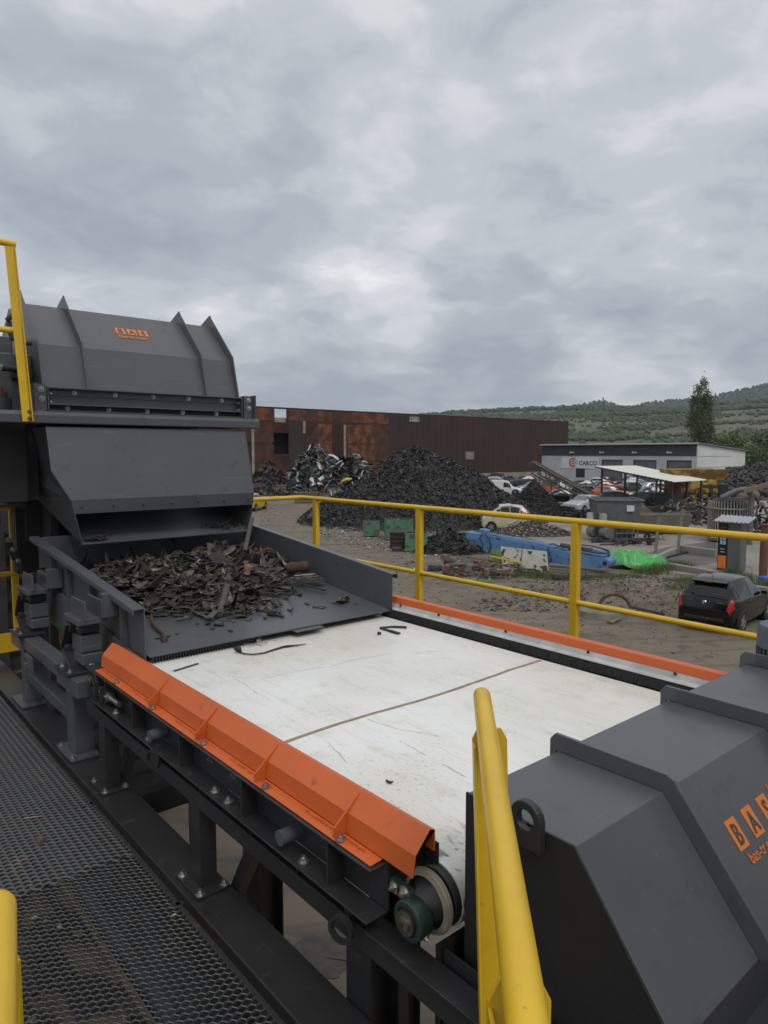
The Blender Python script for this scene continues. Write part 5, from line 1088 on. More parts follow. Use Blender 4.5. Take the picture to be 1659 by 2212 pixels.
def cr(p0, p1, p2, p3, t): return .5*(2*p1+(p2-p0)*t+(2*p0-5*p1+4*p2-p3)*t*t+(3*p1-p0-3*p2+p3)*t*t*t)
def car(label, col, kind, loc, rz, L=4.2, W=1.75, H=1.48, glass=None, group='cars parked in the scrap yard', simple=True, size=1., cat='car', trim=None):
    t = thing('parked_car', label, cat, loc, rz, group); K = KINDS[kind]; st = K['st']; glass = glass or GL; rings = [ringpts(s,L,H,W) for s in st]; nu, nv = len(st), 9
    def S(u, v):                           # smooth skin through the stations
        i = min(int(u), nu-2); j = min(int(v), nv-2); tu, tv = u-i, v-j
        def row(k):
            r = rings[max(0,min(nu-1,k))]; q = lambda m: r[m] if 0 <= m < nv else (Vector((r[-m].x,-r[-m].y,r[-m].z)) if m < 0 else Vector((r[2*nv-2-m].x,-r[2*nv-2-m].y,r[2*nv-2-m].z)))
            return cr(q(j-1),q(j),q(j+1),q(j+2),tv)
        p = cr(row(i-1),row(i),row(i+1),row(i+2),tu*tu*(3-2*tu)*.35+tu*.65); p.y = max(p.y,0.); return p
    def patch(mb, u0, u1, v0, v1, n, m, push, sides=(1,-1), trim0=0., trim1=0.):
        for s_ in sides:
            vs = []
            for i in range(n+1):
                for j in range(m+1):
                    v = lerp(v0,v1,j/m); f = j/m; u = lerp(u0+trim0*f,u1-trim1*f,i/n); p = S(u,v)
                    if push:
                        e = .02; du = S(min(nu-1,u+e),v)-S(max(0,u-e),v); dv = S(u,min(8,v+e))-S(u,max(0,v-e)); q = du.cross(dv)
                        if q.length > 1e-9:
                            q.normalize()
                            if q.dot(Vector((p.x*.15,p.y,p.z-H*.45))) < 0: q = -q
                            p = p+q*push
                        if v > 7.999: p.y = 0.
                    vs.append(Vector((p.x,p.y*s_,p.z)))
            mb.add(vs, [(i*(m+1)+j,i*(m+1)+j+1,(i+1)*(m+1)+j+1,(i+1)*(m+1)+j) for i in range(n) for j in range(m)], True)
    q_ = 5 if not simple else 3; mb = MB(); patch(mb, 0, nu-1, 0, 8, (nu-1)*q_, 8*q_, 0)
    for u in (0, nu-1):
        r = [S(u,v*.25) for v in range(33)]; mb.add(r+[Vector((p.x,-p.y,p.z)) for p in r[::-1]], [list(range(66))])
    body = mb.build('body', CP[col], t, local=True, sharp=42)
    def win(name, u0, u1, v0, v1, m, push=.008, sides=(1,-1), t0=0., t1=0., n=8): mb = MB(); patch(mb,u0,u1,v0,v1,n,6,push,sides,t0,t1); return mb.build(name, m, t, local=True, sharp=0)
    ws = K['ws']; win('windscreen', ws+.10, ws+.93, 5.35, 8, glass)
    for s_ in (1,-1):
        sd = (s_,); win('side_window', ws+.42, ws+1.0, 4.12, 4.86, glass, sides=sd, t0=.28)
        for i in K['rs']:
            if i == K['rw']: win('side_window', i+.04, i+.62, 4.14, 4.84, glass, sides=sd, t1=.30)
            else: win('side_window', i+.05, i+.97, 4.12, 4.86, glass, sides=sd)
    if K['rw']: win('rear_window', K['rw']+.14, K['rw']+.90, 5.30, 8, glass)
    rw = .215*H if kind != 'tiny' else .19*H; rw = max(.29,rw)
    for fx in K['wh']:
        for s in (1,-1):
            x = (.5-fx)*L; y = s*W*.5
            mb = MB(); mb.cyl((x,y*1.004,rw),(x,y*.72,rw),rw*1.14,n=28); mb.build('wheel_arch', TRIM, t, local=True)
            mb = MB(); mb.lathe([(rw*.62,.012),(rw*.9,.02),(rw,-.01),(rw,-.17),(rw*.5,-.18)], (x,y*1.0,rw), (0,s,0), 28); wl = mb.build('wheel', TY, t, local=True)
            mb = MB(); mb.lathe([(.001,.004),(.07,.006),(.08,-.012),(rw*.56,-.012),(rw*.64,.014)], (x,y,rw), (0,s,0), 28)
            for k in range(5): a = 2*PI*k/5; mb.bar((x,y+s*.006,rw),(x+math.cos(a)*rw*.6,y+s*.006,rw+math.sin(a)*rw*.6),.05,.014,(0,1,0))
            mb.build('rim', RIM if col not in ('white',) else TRIM, wl, local=True)
    A, B = rings[ws], rings[ws+1]
    for s in (1,-1):
        win('headlight', .35, 1.45, 3.55, 4.5, HLM, .006, (s,), n=6); win('tail_light', nu-2.95, nu-1.15, 3.30, 4.70, RED, .010, (s,), n=8)
        mb = MB(); p = A[4].lerp(B[4],.5); mb.obox((p.x,s*(abs(p.y)+.09),p.z+.07),(.10,.17,.11)); mb.build('mirror', CP[col], t, .025, True)
    mb = MB(); mb.obox((L/2-.005,0,H*.30),(.05,W*.55,H*.10)); mb.build('grille', TRIM, t, .01, True)
    mb = MB(); mb.box(-L/2-.012,-L/2+.10,-W*.33,W*.33,H*.25,H*.31); mb.build('lower_bumper', TRIM, t, .01, True)
    if size != 1.: t.scale = (size,)*3
    return t
def cpos(x, y): return onz(x,y)
# ---- the near black hatchback, with more detail
hp_ = cpos(1521,1366); hd_ = R(5); fwd = Vector((math.cos(hd_),math.sin(hd_),0)); HS_ = .98
hb = car('shiny black hatchback, nearest car to the guard rail, rear towards us', 'black', 'hatch', hp_+fwd*3.75*HS_/2-RIGHT*.04, hd_, 3.75, 1.70, 1.53, None, None, False, HS_)
L, W, H = 3.75, 1.70, 1.53
mb = MB(); mb.prism([(-L*.36-.02,H*.988),(-L*.36-.24,H*.955),(-L*.36-.23,H*.93),(-L*.36,H*.95)], 'y', -W*.29, W*.29); sp = mb.build('roof_spoiler', CP['black'], hb, .008, True)
mb = MB(); mb.box(-L*.36-.247,-L*.36-.238,-.09,.09,H*.938,H*.952); mb.build('brake_light', RED, sp, local=True)
mb = MB(); mb.tube([(-L*.33,0,H*.99),(-L*.33-.05,0,H*.99+.05),(-L*.33-.12,.0,H*.99+.22)], [.012,.006,.004], 6); mb.build('antenna', TRIM, hb, local=True)
mb = MB(); mb.tube([(-L*.462,.05,H*.70),(-L*.458,.3,H*.715),(-L*.445,.5,H*.74)], [.012,.009,.006], 6); mb.build('rear_wiper', TRIM, hb, local=True)
mb = MB(); mb.lathe([(.042,-.008),(.052,0),(.042,.008)], (-L/2+.025,0,H*.585), (-1,0,.25), 24, closed=False); mb.tube([(-L/2+.02,.03,H*.585),(-L/2+.018,0,H*.602),(-L/2+.02,-.03,H*.585)], .006, 6); mb.tube([(-L/2+.018,0,H*.602),(-L/2+.018,0,H*.563)], .006, 6); mb.build('emblem', CHROME, hb, local=True)
for y in (.42,-.42):
    mb = MB(); mb.box(-L/2+.028,-L/2+.04,y-.08,y+.08,H*.595,H*.603); mb.build('badge_strip', CHROME, hb, local=True)
mb = MB(); mb.box(-L/2-.004,-L/2+.05,-.52,.52,H*.455,H*.468); mb.build('tailgate_seam', TRIM, hb, .004, True)
for s in (1,-1):
    mb = MB(); mb.obox((-L/2+.115,s*W*.425,H*.535),(.10,W*.05,H*.035),Matrix.Rotation(s*.45,3,'Z')); mb.build('tail_lamp_amber', AMB, hb, .012, True)
    for x in (.28,-.62): mb = MB(); mb.box(x-.1,x+.1,s*W*.5-.006,s*W*.5+.016,H*.56,H*.58); mb.build('door_handle', CP['black'], hb, .008, True)
# ---- the small cream car before the black heap
sc = car('small cream two door car with grey frame and black bonnet', 'cream', 'tiny', cpos(1090,1146), head(176), 2.75, 1.55, 1.52, GL, None, True, 1.12)
ks = KINDS['tiny']['st']; L,W,H = 2.75,1.55,1.52
mb = MB(); 
for s in (1,-1): mb.tube([(-.05*L,s*W*.5,.30*H),(-.22*L,s*W*.505,.42*H),(-.27*L,s*W*.50,.62*H),(-.30*L,s*W*.43,.90*H),(-.10*L,s*W*.385,.985*H),(.10*L,s*W*.38,.955*H)], .055, 8)
mb.build('safety_cell', CP['silver'], sc, local=True)
mb = MB(); mb.obox((.43*L,0,.645*H),(.15*L,W*.70,.05),Matrix.Rotation(.42,3,'Y')); mb.build('bonnet', TRIM, sc, .02, True)
# ---- the cars of the yard
G = 'cars parked in the scrap yard'
YARD = [(1088,1071,-14,'white','van','white panel van half hidden by the right side of black heap',4.3,1.75,1.85),
 (1077,1051,-10,'silver','hatch','pale car standing just behind the white van',4.1,1.75,1.5),(1066,1042,170,'dkgrey','hatch','dark grey car with pale roof, farthest left behind the heap',4.4,1.8,1.75),
 (1124,1060,24,'black','hatch','black car left of the orange loader, nose up to heap',4.2,1.75,1.5),(1098,1046,10,'green','saloon','dark green car in the back row beside the plinth',4.5,1.75,1.45),
 (1150,1064,195,'steelblue','hatch','steel blue car with pale glass just left of orange loader',4.2,1.75,1.5),(1146,1048,0,'dkgrey','hatch','dark grey hatchback in the back row behind the blue one',4.2,1.75,1.55),
 (1205,1088,176,'black','saloon','long black saloon with red tail lamp under the green conveyor',4.9,1.82,1.45),(1250,1075,150,'black','hatch','black car with raised boot lid behind the silver saloon',4.3,1.75,1.4),
 (1263,1104,222,'silver','saloon','silver saloon with its nose towards us under the conveyor',4.6,1.78,1.43),(1225,1060,5,'white','saloon','pale saloon behind the conveyor legs',4.4,1.75,1.42),
 (1284,1052,165,'white','saloon','white saloon in the back row below the roller doors',4.5,1.76,1.42),(1318,1050,5,'maroon','hatch','dark red car in the back row below the first roller door',4.1,1.74,1.5),
 (1322,1079,-12,'red','hatch','bright orange red car between blue car and back row',4.4,1.78,1.5),(1338,1095,-12,'blue','hatch','blue car with bright headlamp right of the conveyor',4.3,1.76,1.5),
 (1356,1052,175,'dkgrey','hatch','dark estate car in the back row by second roller door',4.6,1.78,1.55),(1398,1080,172,'dkgrey','hatch','dark grey car with red tail lamp under the canopy edge',4.2,1.76,1.48),
 (1400,1066,175,'silver','saloon','silver saloon behind the canopy posts',4.5,1.76,1.42),(1368,1066,10,'green','saloon','dark green saloon right of the orange red car',4.4,1.75,1.45),(1380,1058,8,'silver','hatch','silver grey hatchback in the middle row behind canopy post',4.2,1.75,1.5),(1300,1063,175,'black','saloon','black saloon between the white saloon and the orange red car',4.5,1.76,1.42),(1425,1056,170,'steelblue','hatch','steel blue car in the back row under the canopy roof',4.2,1.75,1.5),(1270,1060,-5,'dkgrey','hatch','dark grey hatchback behind the green conveyor top',4.1,1.75,1.5),(1352,1062,172,'white','hatch','white hatchback just behind the orange red car',4.1,1.75,1.48),
 (1436,1068,5,'white','hatch','white hatchback half hidden behind the yellow baler',4.0,1.72,1.5)]
for (x,y,a,c,k,lab,L,W,H) in YARD: car(lab, c, k, cpos(x,y), head(a), L, W, H, GL2 if c in ('red','blue','steelblue','silver') else GL, G)
b_ = [o for o in bpy.data.objects if o.get('label','').startswith('black car with raised boot')][0]
mb = MB(); mb.obox((-1.75,0,1.75),(1.0,1.45,.05),Matrix.Rotation(.35,3,'Y')); mb.build('boot_lid', CP['black'], b_, .02, True)
# yellow car at the left, by the machine
car('yellow car seen half behind the chute edge', 'yellow', 'hatch', far(545,1101,62.0)-Vector((0,0,far(545,1101,62.0).z)), head(80), 3.9, 1.65, 1.55, GL, None)

mat('greasy rust', (.07,.04,.028), .8); mat('tan steel', (.16,.13,.08), .7)
# ================================================================== OTHER YARD THINGS
# ---- orange loader (placed after cars)
lo_ = gpt(1186,80.); t = thing('wheel_loader', 'orange loader cab with big windows behind black saloon', 'loader', lo_, head(0)); t.scale = (.72,.72,.66)
om = mat('faded orange paint', (.42,.095,.035), .6, c2=(.28,.07,.03), scale=2)
mb = MB(); mb.box(-2.6,.6,-.9,.9,.7,1.75); mb.box(.6,2.6,-.95,.95,.7,1.5); mb.build('chassis', om, t, .06, True)
mb = MB()
for x in (-1.2,.1,1.3):
    for y in (-.85,.85): mb.box(x-.09,x+.09,y-.06,y+.06,1.5,3.15)
mb.box(-1.45,1.5,-.95,.95,3.15,3.32); mb.box(-.6,.3,-.3,.3,3.325,3.45); mb.box(-1.2,1.3,-.86,-.82,1.5,2.0); mb.box(-1.2,1.3,.82,.86,1.5,2.0); mb.build('cab', om, t, .03, True)
mb = MB(); mb.box(-1.1,.0,-.84,-.82,2.05,3.1); mb.box(.2,1.2,-.84,-.82,2.05,3.1); mb.build('cab_window', GL2, t, local=True)
for x in (-1.7,1.7):
    for y in (-1,1): mb = MB(); mb.lathe([(.001,.2),(.4,.2),(.65,.22),(.7,.1),(.7,-.2),(.3,-.25)],(x,y*.95,.7),(0,y,0),24); mb.build('wheel', TY, t, local=True)
# ---- inclined green conveyor
gt = mat('old green steel', (.035,.075,.050), .6, c2=(.05,.07,.055), scale=3)
A_, B_ = far(1152,1002,66.), far(1310,1092,60.); B_.z = max(B_.z,.6)
t = thing('inclined_conveyor', 'long dark green truss conveyor sloping up to the left', 'conveyor', (B_.x,B_.y,0))
d = (B_-A_).normalized(); sd = d.cross(Vector((0,0,1))).normalized(); up = sd.cross(d).normalized(); L_ = (B_-A_).length
mb = MB()
for s in (-.42,.42):
    for u in (0,-.75): mb.bar(A_+sd*s+up*u+d*(.5 if u else 0), B_+sd*s+up*u, .10, .10)
    k = 0
    while k < L_-1.3: mb.bar(A_+d*(k+.5)+sd*s+up*-.75, A_+d*(k+1.1)+sd*s, .055, .055); mb.bar(A_+d*(k+1.1)+sd*s, A_+d*(k+1.7)+sd*s+up*-.75, .055, .055); k += 1.2
mb.build('truss', gt, t)
mb = MB(); mb.sheet([(0,0),(.5,.04),(1.,0)],'x',0,1,.05); mb = MB()
vs = []
for p in (A_-d*.3,B_+d*.2):
    for s,u in ((-.46,.22),(-.3,.10),(.3,.10),(.46,.22),(.46,.17),(.3,.05),(-.3,.05),(-.46,.17)): vs.append(p+sd*s+up*u)
mb.add(vs, [(i,(i+1)%8,8+(i+1)%8,8+i) for i in range(8)]+[tuple(range(8)),tuple(range(15,7,-1))]); mb.build('belt', M['rubber2'], t)
mb = MB(); mb.cyl(A_+sd*.45,A_-sd*.45,.22,n=18); mb.build('head_drum', mat('drum rust', (.12,.06,.04), .8), t)
for f_,w_ in ((.27,.55),(.62,.5)):
    q = A_+d*(L_*f_)-up*.75
    for s in (-1,1): mb = MB(); mb.bar(q+sd*s*.42, Vector((q.x,q.y,0))+sd*s*.7-Vector((d.x,d.y,0))*.4, .09, .09); mb.build('support_leg', mat('tan steel', (.16,.13,.08), .7) if 'tan steel' not in MATS else MATS['tan steel'], t)
# ---- canopy
ca = thing('canopy', 'open shelter with sloping white corrugated roof on thin posts', 'shelter', gpt(1410,62.))
c1, c2_, c3_, c4_ = far(1283,1007,66.), far(1373,1006,72.), far(1527,1037,57.5), far(1455,1041,52.)
mb = MB(); n = 44; vs = []
for i in range(n+1):
    for e in range(3):
        p = (c1.lerp(c4_,i/n)).lerp(c2_.lerp(c3_,i/n), e/2); vs.append(p+Vector((0,0,.05*math.sin(i*PI))))
        vs[-1] += Vector((0,0,.05 if i%2 else 0))
mb.add(vs, [(i*3+e,i*3+e+1,i*3+e+4,i*3+e+3) for i in range(n) for e in range(2)]); rf = mb.build('roof', mat('white corrugated sheet', (.66,.66,.58), .55, c2=(.55,.55,.48), scale=.6), ca, sharp=0); rf.modifiers.new('thick','SOLIDIFY').thickness = .03
wood_m = mat('weathered timber', (.20,.15,.09), .85, c2=(.12,.09,.055), scale=5)
for k,(u,v) in enumerate(((.06,.1),(.42,.06),(.80,.06),(.95,.1),(.1,.9),(.45,.92),(.8,.92),(.98,.88))):
    p = (c1.lerp(c4_,u)).lerp(c2_.lerp(c3_,u), v); mb = MB(); mb.box(p.x-.07,p.x+.07,p.y-.07,p.y+.07,0,p.z-.03); mb.build('post', wood_m if k in (2,) else M['frame'], ca)
mb = MB(); mb.bar(c1.lerp(c4_,.02)-Vector((0,0,.06)), c4_-Vector((0,0,.06)), .08, .10); mb.bar(c2_-Vector((0,0,.06)), c3_-Vector((0,0,.06)), .08, .10); mb.build('purlin', M['frame'], ca)
mb = MB(); q1, q2 = c1.lerp(c4_,.06), c1.lerp(c4_,.8); mb.bar(Vector((q1.x,q1.y,1.9)), Vector((q2.x,q2.y,1.9)), .06, .06); mb.build('cross_rail', M['frame'], ca)
# dark machinery and junk under the canopy
def junkbox(name, label, cat, px, py, dep, size, m, rz=0., extra=None):
    p = far(px,py,dep); p.z = 0; mb = MB(); w,l,h = size
    mb.box(-w/2,w/2,-l/2,l/2,.15,h*.6); mb.box(-w/2+.12,w/2-.3,-l/2+.08,l/2-.08,h*.6+.002,h); mb.box(-w/2+.1,-w/2+.3,-l/2+.1,l/2-.1,0,.149); mb.box(w/2-.3,w/2-.1,-l/2+.1,l/2-.1,0,.149)
    mb.cyl((w*.2,-l/2-.15,h*.4),(w*.2,l/2+.12,h*.4),h*.18,n=14); mb.bar((-w/2,-l/2-.05,h*.3),(w/2,-l/2-.05,h*.75),.08,.08)
    o = solo(mb, name, m, label, cat, p, bevel=.02, rz=head(rz)); return o
junkbox('old_press', 'dark low machine under the canopy, left of the timber post', 'machine', 1385,1115,56., (3.2,1.6,1.5), M['dark'], 4)
junkbox('old_press', 'black bulky machine under the canopy, right of timber post', 'machine', 1440,1122,55., (2.6,1.6,1.9), M['frame'], -6)
junkbox('engine_block', 'dark greasy engine block beside the yellow baler foot', 'engine', 1478,1118,54., (1.6,1.3,1.2), M['rubber2'], 12)
junkbox('engine_block', 'black scrap engine under the front edge of canopy', 'engine', 1405,1128,53., (1.5,1.2,1.0), M['rubber'], 30)
junkbox('steel_cabinet', 'small dull red cabinet under the canopy right end', 'cabinet', 1462,1085,57., (.9,.8,2.6), mat('dull red steel', (.20,.06,.05), .7, c2=(.12,.04,.035), scale=3), 8)
def tangle(name, label, px, py, dep, n, ext, m, r=.03, h=1.):
    p = far(px,py,dep); p.z = 0; mb = MB()
    for k in range(n):
        q = Vector((rnd.uniform(-ext,ext),rnd.uniform(-ext*.5,ext*.5),rnd.uniform(.05,h*.7))); pts = [q.copy()]; a = rnd.uniform(0,6.28)
        for i in range(4): a += rnd.uniform(-.8,.8); q = q+Vector((math.cos(a)*.3,math.sin(a)*.3,rnd.uniform(-.2,.2)*h)); q.z = max(.03,q.z); pts.append(q.copy())
        mb.tube(pts, r*rnd.uniform(.5,1.6), 6, mi=rnd.randrange(len(m)))
        if k%3 == 0: mb.obox(q, (rnd.uniform(.15,.5),rnd.uniform(.15,.4),rnd.uniform(.1,.35)), Matrix.Rotation(rnd.uniform(0,3),3,'Z'), mi=rnd.randrange(len(m)))
    o = solo(mb, name, m, label, 'scrap', p, rz=-YAW, kind='stuff'); return o
tangle('scrap_metal', 'tangle of dark pipes and scrap metal under the canopy', 1445,1112,54.5, 60, 3.2, [M['dark'],M['rubber2'],MATS['greasy rust'],MATS['tan steel']], .05, 1.8)
tangle('scrap_metal', 'tangle of dark scrap below the rusty tank', 1520,1112,50., 70, 3.0, [M['dark'],M['rubber2'],MATS['greasy rust'],ST[0]], .05, 1.6)
tangle('scrap_metal', 'tangle of pipes and frames at the right picture edge', 1640,1130,44., 46, 2.0, [M['dark'],M['frame'],MATS['greasy rust'],ST[0]], .06, 2.6)
tangle('scrap_metal', 'dark crumpled scrap at the foot of the grey hopper', 1352,1172,39., 22, .9, [M['dark'],M['rubber2']], .05, .4)
# ---- yellow baler
yb = gpt(1500,62.); t = thing('yellow_baler', 'big yellow sheet steel hopper machine right of canopy', 'machine', yb, head(4))
ym = mat('worn machine yellow', (.42,.26,.025), .6, c2=(.20,.12,.025), scale=1.4, lo=.42, hi=.62, detail=8, c3=(.05,.04,.03), scale3=2.2, lo3=.50, hi3=.58)
mb = MB(); mb.box(-2.1,2.1,-1.2,1.2,1.1,2.75); mb.build('body', ym, t, .03, True)
mb = MB()
for (a,b) in (((-2.1,-1.2),(2.1,-1.2)),((2.1,-1.2),(2.1,1.2)),((2.1,1.2),(-2.1,1.2)),((-2.1,1.2),(-2.1,-1.2))):
    o1 = Vector((a[0]*1.15,a[1]*1.3,3.65)); o2 = Vector((b[0]*1.15,b[1]*1.3,3.65)); mb.add([(a[0],a[1],2.76),(b[0],b[1],2.76),o2,o1],[(0,1,2,3)])
hpz = mb.build('hopper', mat('rusty hopper', (.16,.09,.03), .8, c2=(.35,.22,.03), scale=1.2, lo=.45, hi=.6), t, local=True, sharp=0); hpz.modifiers.new('thick','SOLIDIFY').thickness = .06
mb = MB(); mb.box(.2,1.7,-1.26,-1.202,2.05,2.3); mb.box(-1.0,1.9,-1.25,-1.202,1.5,1.62); mb.build('slot', M['dark'], t, local=True)
for x in (-1.9,1.9,-.4): mb = MB(); mb.box(x-.14,x+.14,-1.2,-1.0,0,1.099); mb.box(x-.14,x+.14,.9,1.1,0,1.099); mb.build('leg', ym, t, local=True)
for k in range(7):
    mb = MB(); x = -1.9+k*.55; mb.box(x,x+.28,-1.45,-1.203,.5+.25*(k%3),1.3+.5*(k%2)); mb.cyl((x+.14,-1.6,.9+.3*(k%2)),(x+.14,-1.3,.9+.3*(k%2)),.16,n=14); mb.bar((x,-1.5,.3),(x+.5,-1.4,1.9),.06,.06); mb.build('drive_unit', (M['dark'],M['frame'],ym,MATS['greasy rust'])[k%4], t, .015, True)
mb = MB(); mb.cyl((-1.3,-1.4,1.0),(.6,-1.4,1.2),.12,n=14); mb.cyl((.2,-1.5,.8),(1.2,-1.4,1.4),.1,n=14); mb.build('ram', M['frame'], t, local=True)
# ---- tyres heaped at the right
def tyre_mesh(R0=.32, r=.11):
    mb = MB(); prof = []
    for k in range(12):
        a = 2*PI*k/12; prof.append((R0-r+ (r*math.cos(a) if math.cos(a) < .5 else r*(.5+.28*math.cos(a))), .105*math.sin(a)*(1. if abs(math.sin(a)) < .9 else .95)))
    mb.lathe(prof, (0,0,0), (0,0,1), 26, closed=True); return mb
tm = tyre_mesh(); T0 = solo(tm, 'old_tyre', mat('weathered tyre', (.042,.042,.043), .8, c2=(.060,.059,.057), scale=6, bump=.2), 'x', 'tyre', (0,0,0), 'tyres heaped beside the shed'); first = True
for row in range(7):
    for k in range(15):
        dep = 82-row*1.0-k*.1; px = 1556+k*9.5+rnd.uniform(-4,4)+(row%2)*4
        z = .35+row*.47+rnd.uniform(-.15,.15)+(.5 if k > 9 else 0)-(.5 if k < 2 and row > 4 else 0); p = far(px,978,75+row*1.1); p.z = z
        o = T0 if first else T0.copy()
        if not first: COL.objects.link(o)
        first = False; o.location = p; s = rnd.uniform(1.25,1.75); o.scale = (s,s,s*1.05); o.rotation_euler = (rnd.choice((rnd.uniform(-.3,.5),rnd.uniform(.7,1.5))),rnd.uniform(-.5,.5),-YAW+rnd.uniform(-.8,.8))
        o['label'] = 'worn black tyre in the big heap beside the gabled shed'
p6 = gpt(1625,83.5); mound('tyre_heap_core', p6, 7.5, 3.8, 3.6, BK, 'dark core of the big tyre heap beside the shed', 'heap', 3.1, 600, [BK,BK3], (.2,.45), peak=.5, ang=-YAW)
# ---- single tyres lying about
def put_tyre(px, py, lab, rot=(0,0,0), s=1.05, z=None, mt=None):
    p = onz(px,py); p.z = z if z is not None else .11*s; o = T0.copy(); COL.objects.link(o); o.location = p; o.rotation_euler = rot; o.scale = (s,s,s); o['label'] = lab
    if 'group' in o: del o['group']
    return o
put_tyre(1063,1248,'black tyre lying flat on the dirt, top of a pair below door panel',(.1,0,0),1.15,.25); put_tyre(1050,1240,'black tyre leaning under the flat one in the pair',(.5,.2,0),1.1,.2)
put_tyre(1209,1252,'single black tyre lying flat right of the white door panel',(0,.06,0),1.1); put_tyre(940,1232,'grey dusty tyre lying flat, leftmost of the debris row',(0,.1,0),1.1); put_tyre(973,1226,'dusty tyre leaning in the debris row beside white rag',(.35,0,.2),1.1,.2); put_tyre(1008,1231,'dark tyre under the green board end',(.1,.1,0),1.05)
put_tyre(858,1190,'dusty black tyre lying before the brown crate',(0,.05,0),.95)
sw = put_tyre(1026,1213,'spare wheel leaning on the debris heap',(.95,.1,.35),1.15,.75)
mb = MB(); mb.lathe([(.03,.02),(.09,.03),(.10,.0),(.19,.0),(.22,.05),(.22,-.05)],(0,0,0),(0,0,1),24); mb.build('rim', mat('worn white rim', (.40,.38,.34), .6), sw, local=True)
# ---- green bins and the brown crate
bg = mat('chipped green paint', (.085,.215,.135), .65, c2=(.06,.16,.10), scale=3, c3=(.10,.05,.028), scale3=2.4, lo3=.54, hi3=.62); bi = mat('rusty inside', (.10,.045,.028), .9, c2=(.05,.03,.02), scale=4)
def bin_(label, px, py, rz, w=1.0, l=1.0, h=.98, m=None):
    p = onz(px,py); t = thing('metal_bin', label, 'bin', p, head(rz)); m = m or bg; mb = MB(); g = .03
    mb.box(-w/2,w/2,-l/2,-l/2+g,.06,h); mb.box(-w/2,w/2,l/2-g,l/2,.06,h); mb.box(-w/2,-w/2+g,-l/2+g,l/2-g,.06,h); mb.box(w/2-g,w/2,-l/2+g,l/2-g,.06,h); mb.box(-w/2+g,w/2-g,-l/2+g,l/2-g,.06,.1); mb.build('walls', m, t, .006, True)
    mb = MB(); e = g+.004; mb.box(-w/2+g+.001,-w/2+e+.004,-l/2+e,l/2-e,.11,h-.02); mb.box(w/2-e-.004,w/2-g-.001,-l/2+e,l/2-e,.11,h-.02); mb.box(-w/2+e+.006,w/2-e-.006,l/2-e-.004,l/2-g-.001,.11,h-.02); mb.box(-w/2+e+.006,w/2-e-.006,-l/2+e,-l/2+e+.003,.11,h*.5); mb.build('lining', bi, t, local=True)
    mb = MB()
    for x in (-w/2+.1,w/2-.2): mb.box(x,x+.1,-l/2+.05,l/2-.05,0,.059)
    mb.build('skid', m, t, local=True); return t
bin_('green open metal bin, farthest left of the four', 802,1158,14,.85,.85,.95); bin_('green open metal bin with rusted corner, second from left', 846,1166,8,.75,.8,1.25); bin_('green bin with brown stain behind the brown crate', 873,1167,-20,.9,.8,1.25)
bin_('green open metal bin, nearest and largest, by guard rail post', 900,1191,-6,1.15,.9,1.0)
p = onz(862,1184); t = thing('ribbed_crate', 'dark brown ribbed steel crate beside the nearest green bin', 'crate', p, head(-10)); rm = mat('dark brown steel', (.040,.028,.022), .8, c2=(.028,.02,.016), scale=5)
mb = MB(); mb.box(-.42,.42,-.40,.40,.05,.9); mb.build('box', rm, t, .01, True); mb = MB()
for z in (.12,.34,.56,.78): mb.box(-.45,.45,-.44,-.401,z,z+.10)
mb.build('ribs', rm, t, .01, True)
# ---- blue loader boom lying on the ground
bl = mat('faded blue paint', (.080,.185,.37), .5, c2=(.11,.23,.41), scale=1.5, c3=(.035,.06,.10), scale3=3.5, lo3=.57, hi3=.68, bump=.05)
S0, S1 = far(1008,1162,33.2), far(1325,1226,29.2); S0.z = 1.15; S1.z = .45
t = thing('loader_boom', 'long blue loader boom lying on ground with hoses', 'boom', (lerp(S0.x,S1.x,.5),lerp(S0.y,S1.y,.5),0))
d = (S1-S0).normalized(); sd = Vector((0,0,1)).cross(d).normalized(); up = d.cross(sd); L_ = (S1-S0).length
def BP(s, u, w): return S0+d*(s*L_)+up*(u*.84+.03)+sd*w
prof = [(0.,.12),(.02,.22),(.12,.26),(.35,.24),(.7,.16),(.96,.22),(1.,.1),(1.,-.12),(.93,-.38),(.78,-.48),(.55,-.62),(.30,-.75),(.22,-.92),(.19,-.70),(.14,-.45),(.03,-.10)]
for w0,w1,nm in ((-.38,-.34,'side_plate'),(.34,.38,'side_plate')):
    mb = MB(); n = len(prof); vs = [BP(s,u,w0) for s,u in prof]+[BP(s,u,w1) for s,u in prof]; mb.add(vs, [list(range(n))[::-1],list(range(n,2*n))]+[(i,(i+1)%n,n+(i+1)%n,n+i) for i in range(n)]); mb.build(nm, bl, t)
mb = MB(); 
for (a,b,c_,e) in ((.03,.20,.97,.17),(.05,-.12,.2,-.6),(.24,-.82,.9,-.38)):
    mb.add([BP(a,b,-.339),BP(c_,e,-.339),BP(c_,e,.339),BP(a,b,.339)], [(0,1,2,3)])
o = mb.build('web_plate', bl, t); o.modifiers.new('thick','SOLIDIFY').thickness = .02
mb = MB()
for w in (-.22,-.10,.02,.14): mb.tube([BP(.16,.30,w),BP(.4,.32,w),BP(.62,.27,w),BP(.72,.25,w)], .028, 8)
mb.build('hydraulic_pipe', bl, t)
mb = MB(); mb.cyl(BP(.66,.34,.05),BP(.86,.36,.05),.13,n=18); mb.cyl(BP(.86,.36,.05),BP(.97,.33,.05),.06,n=14); mb.build('cylinder', M['rubber2'], t)
mb = MB(); pts = []
for k in range(20): a = 2*PI*k/20; pts.append(BP(.85+.115*math.cos(a),.40+.10*math.sin(a)+.05,.05+.30*math.sin(a)))
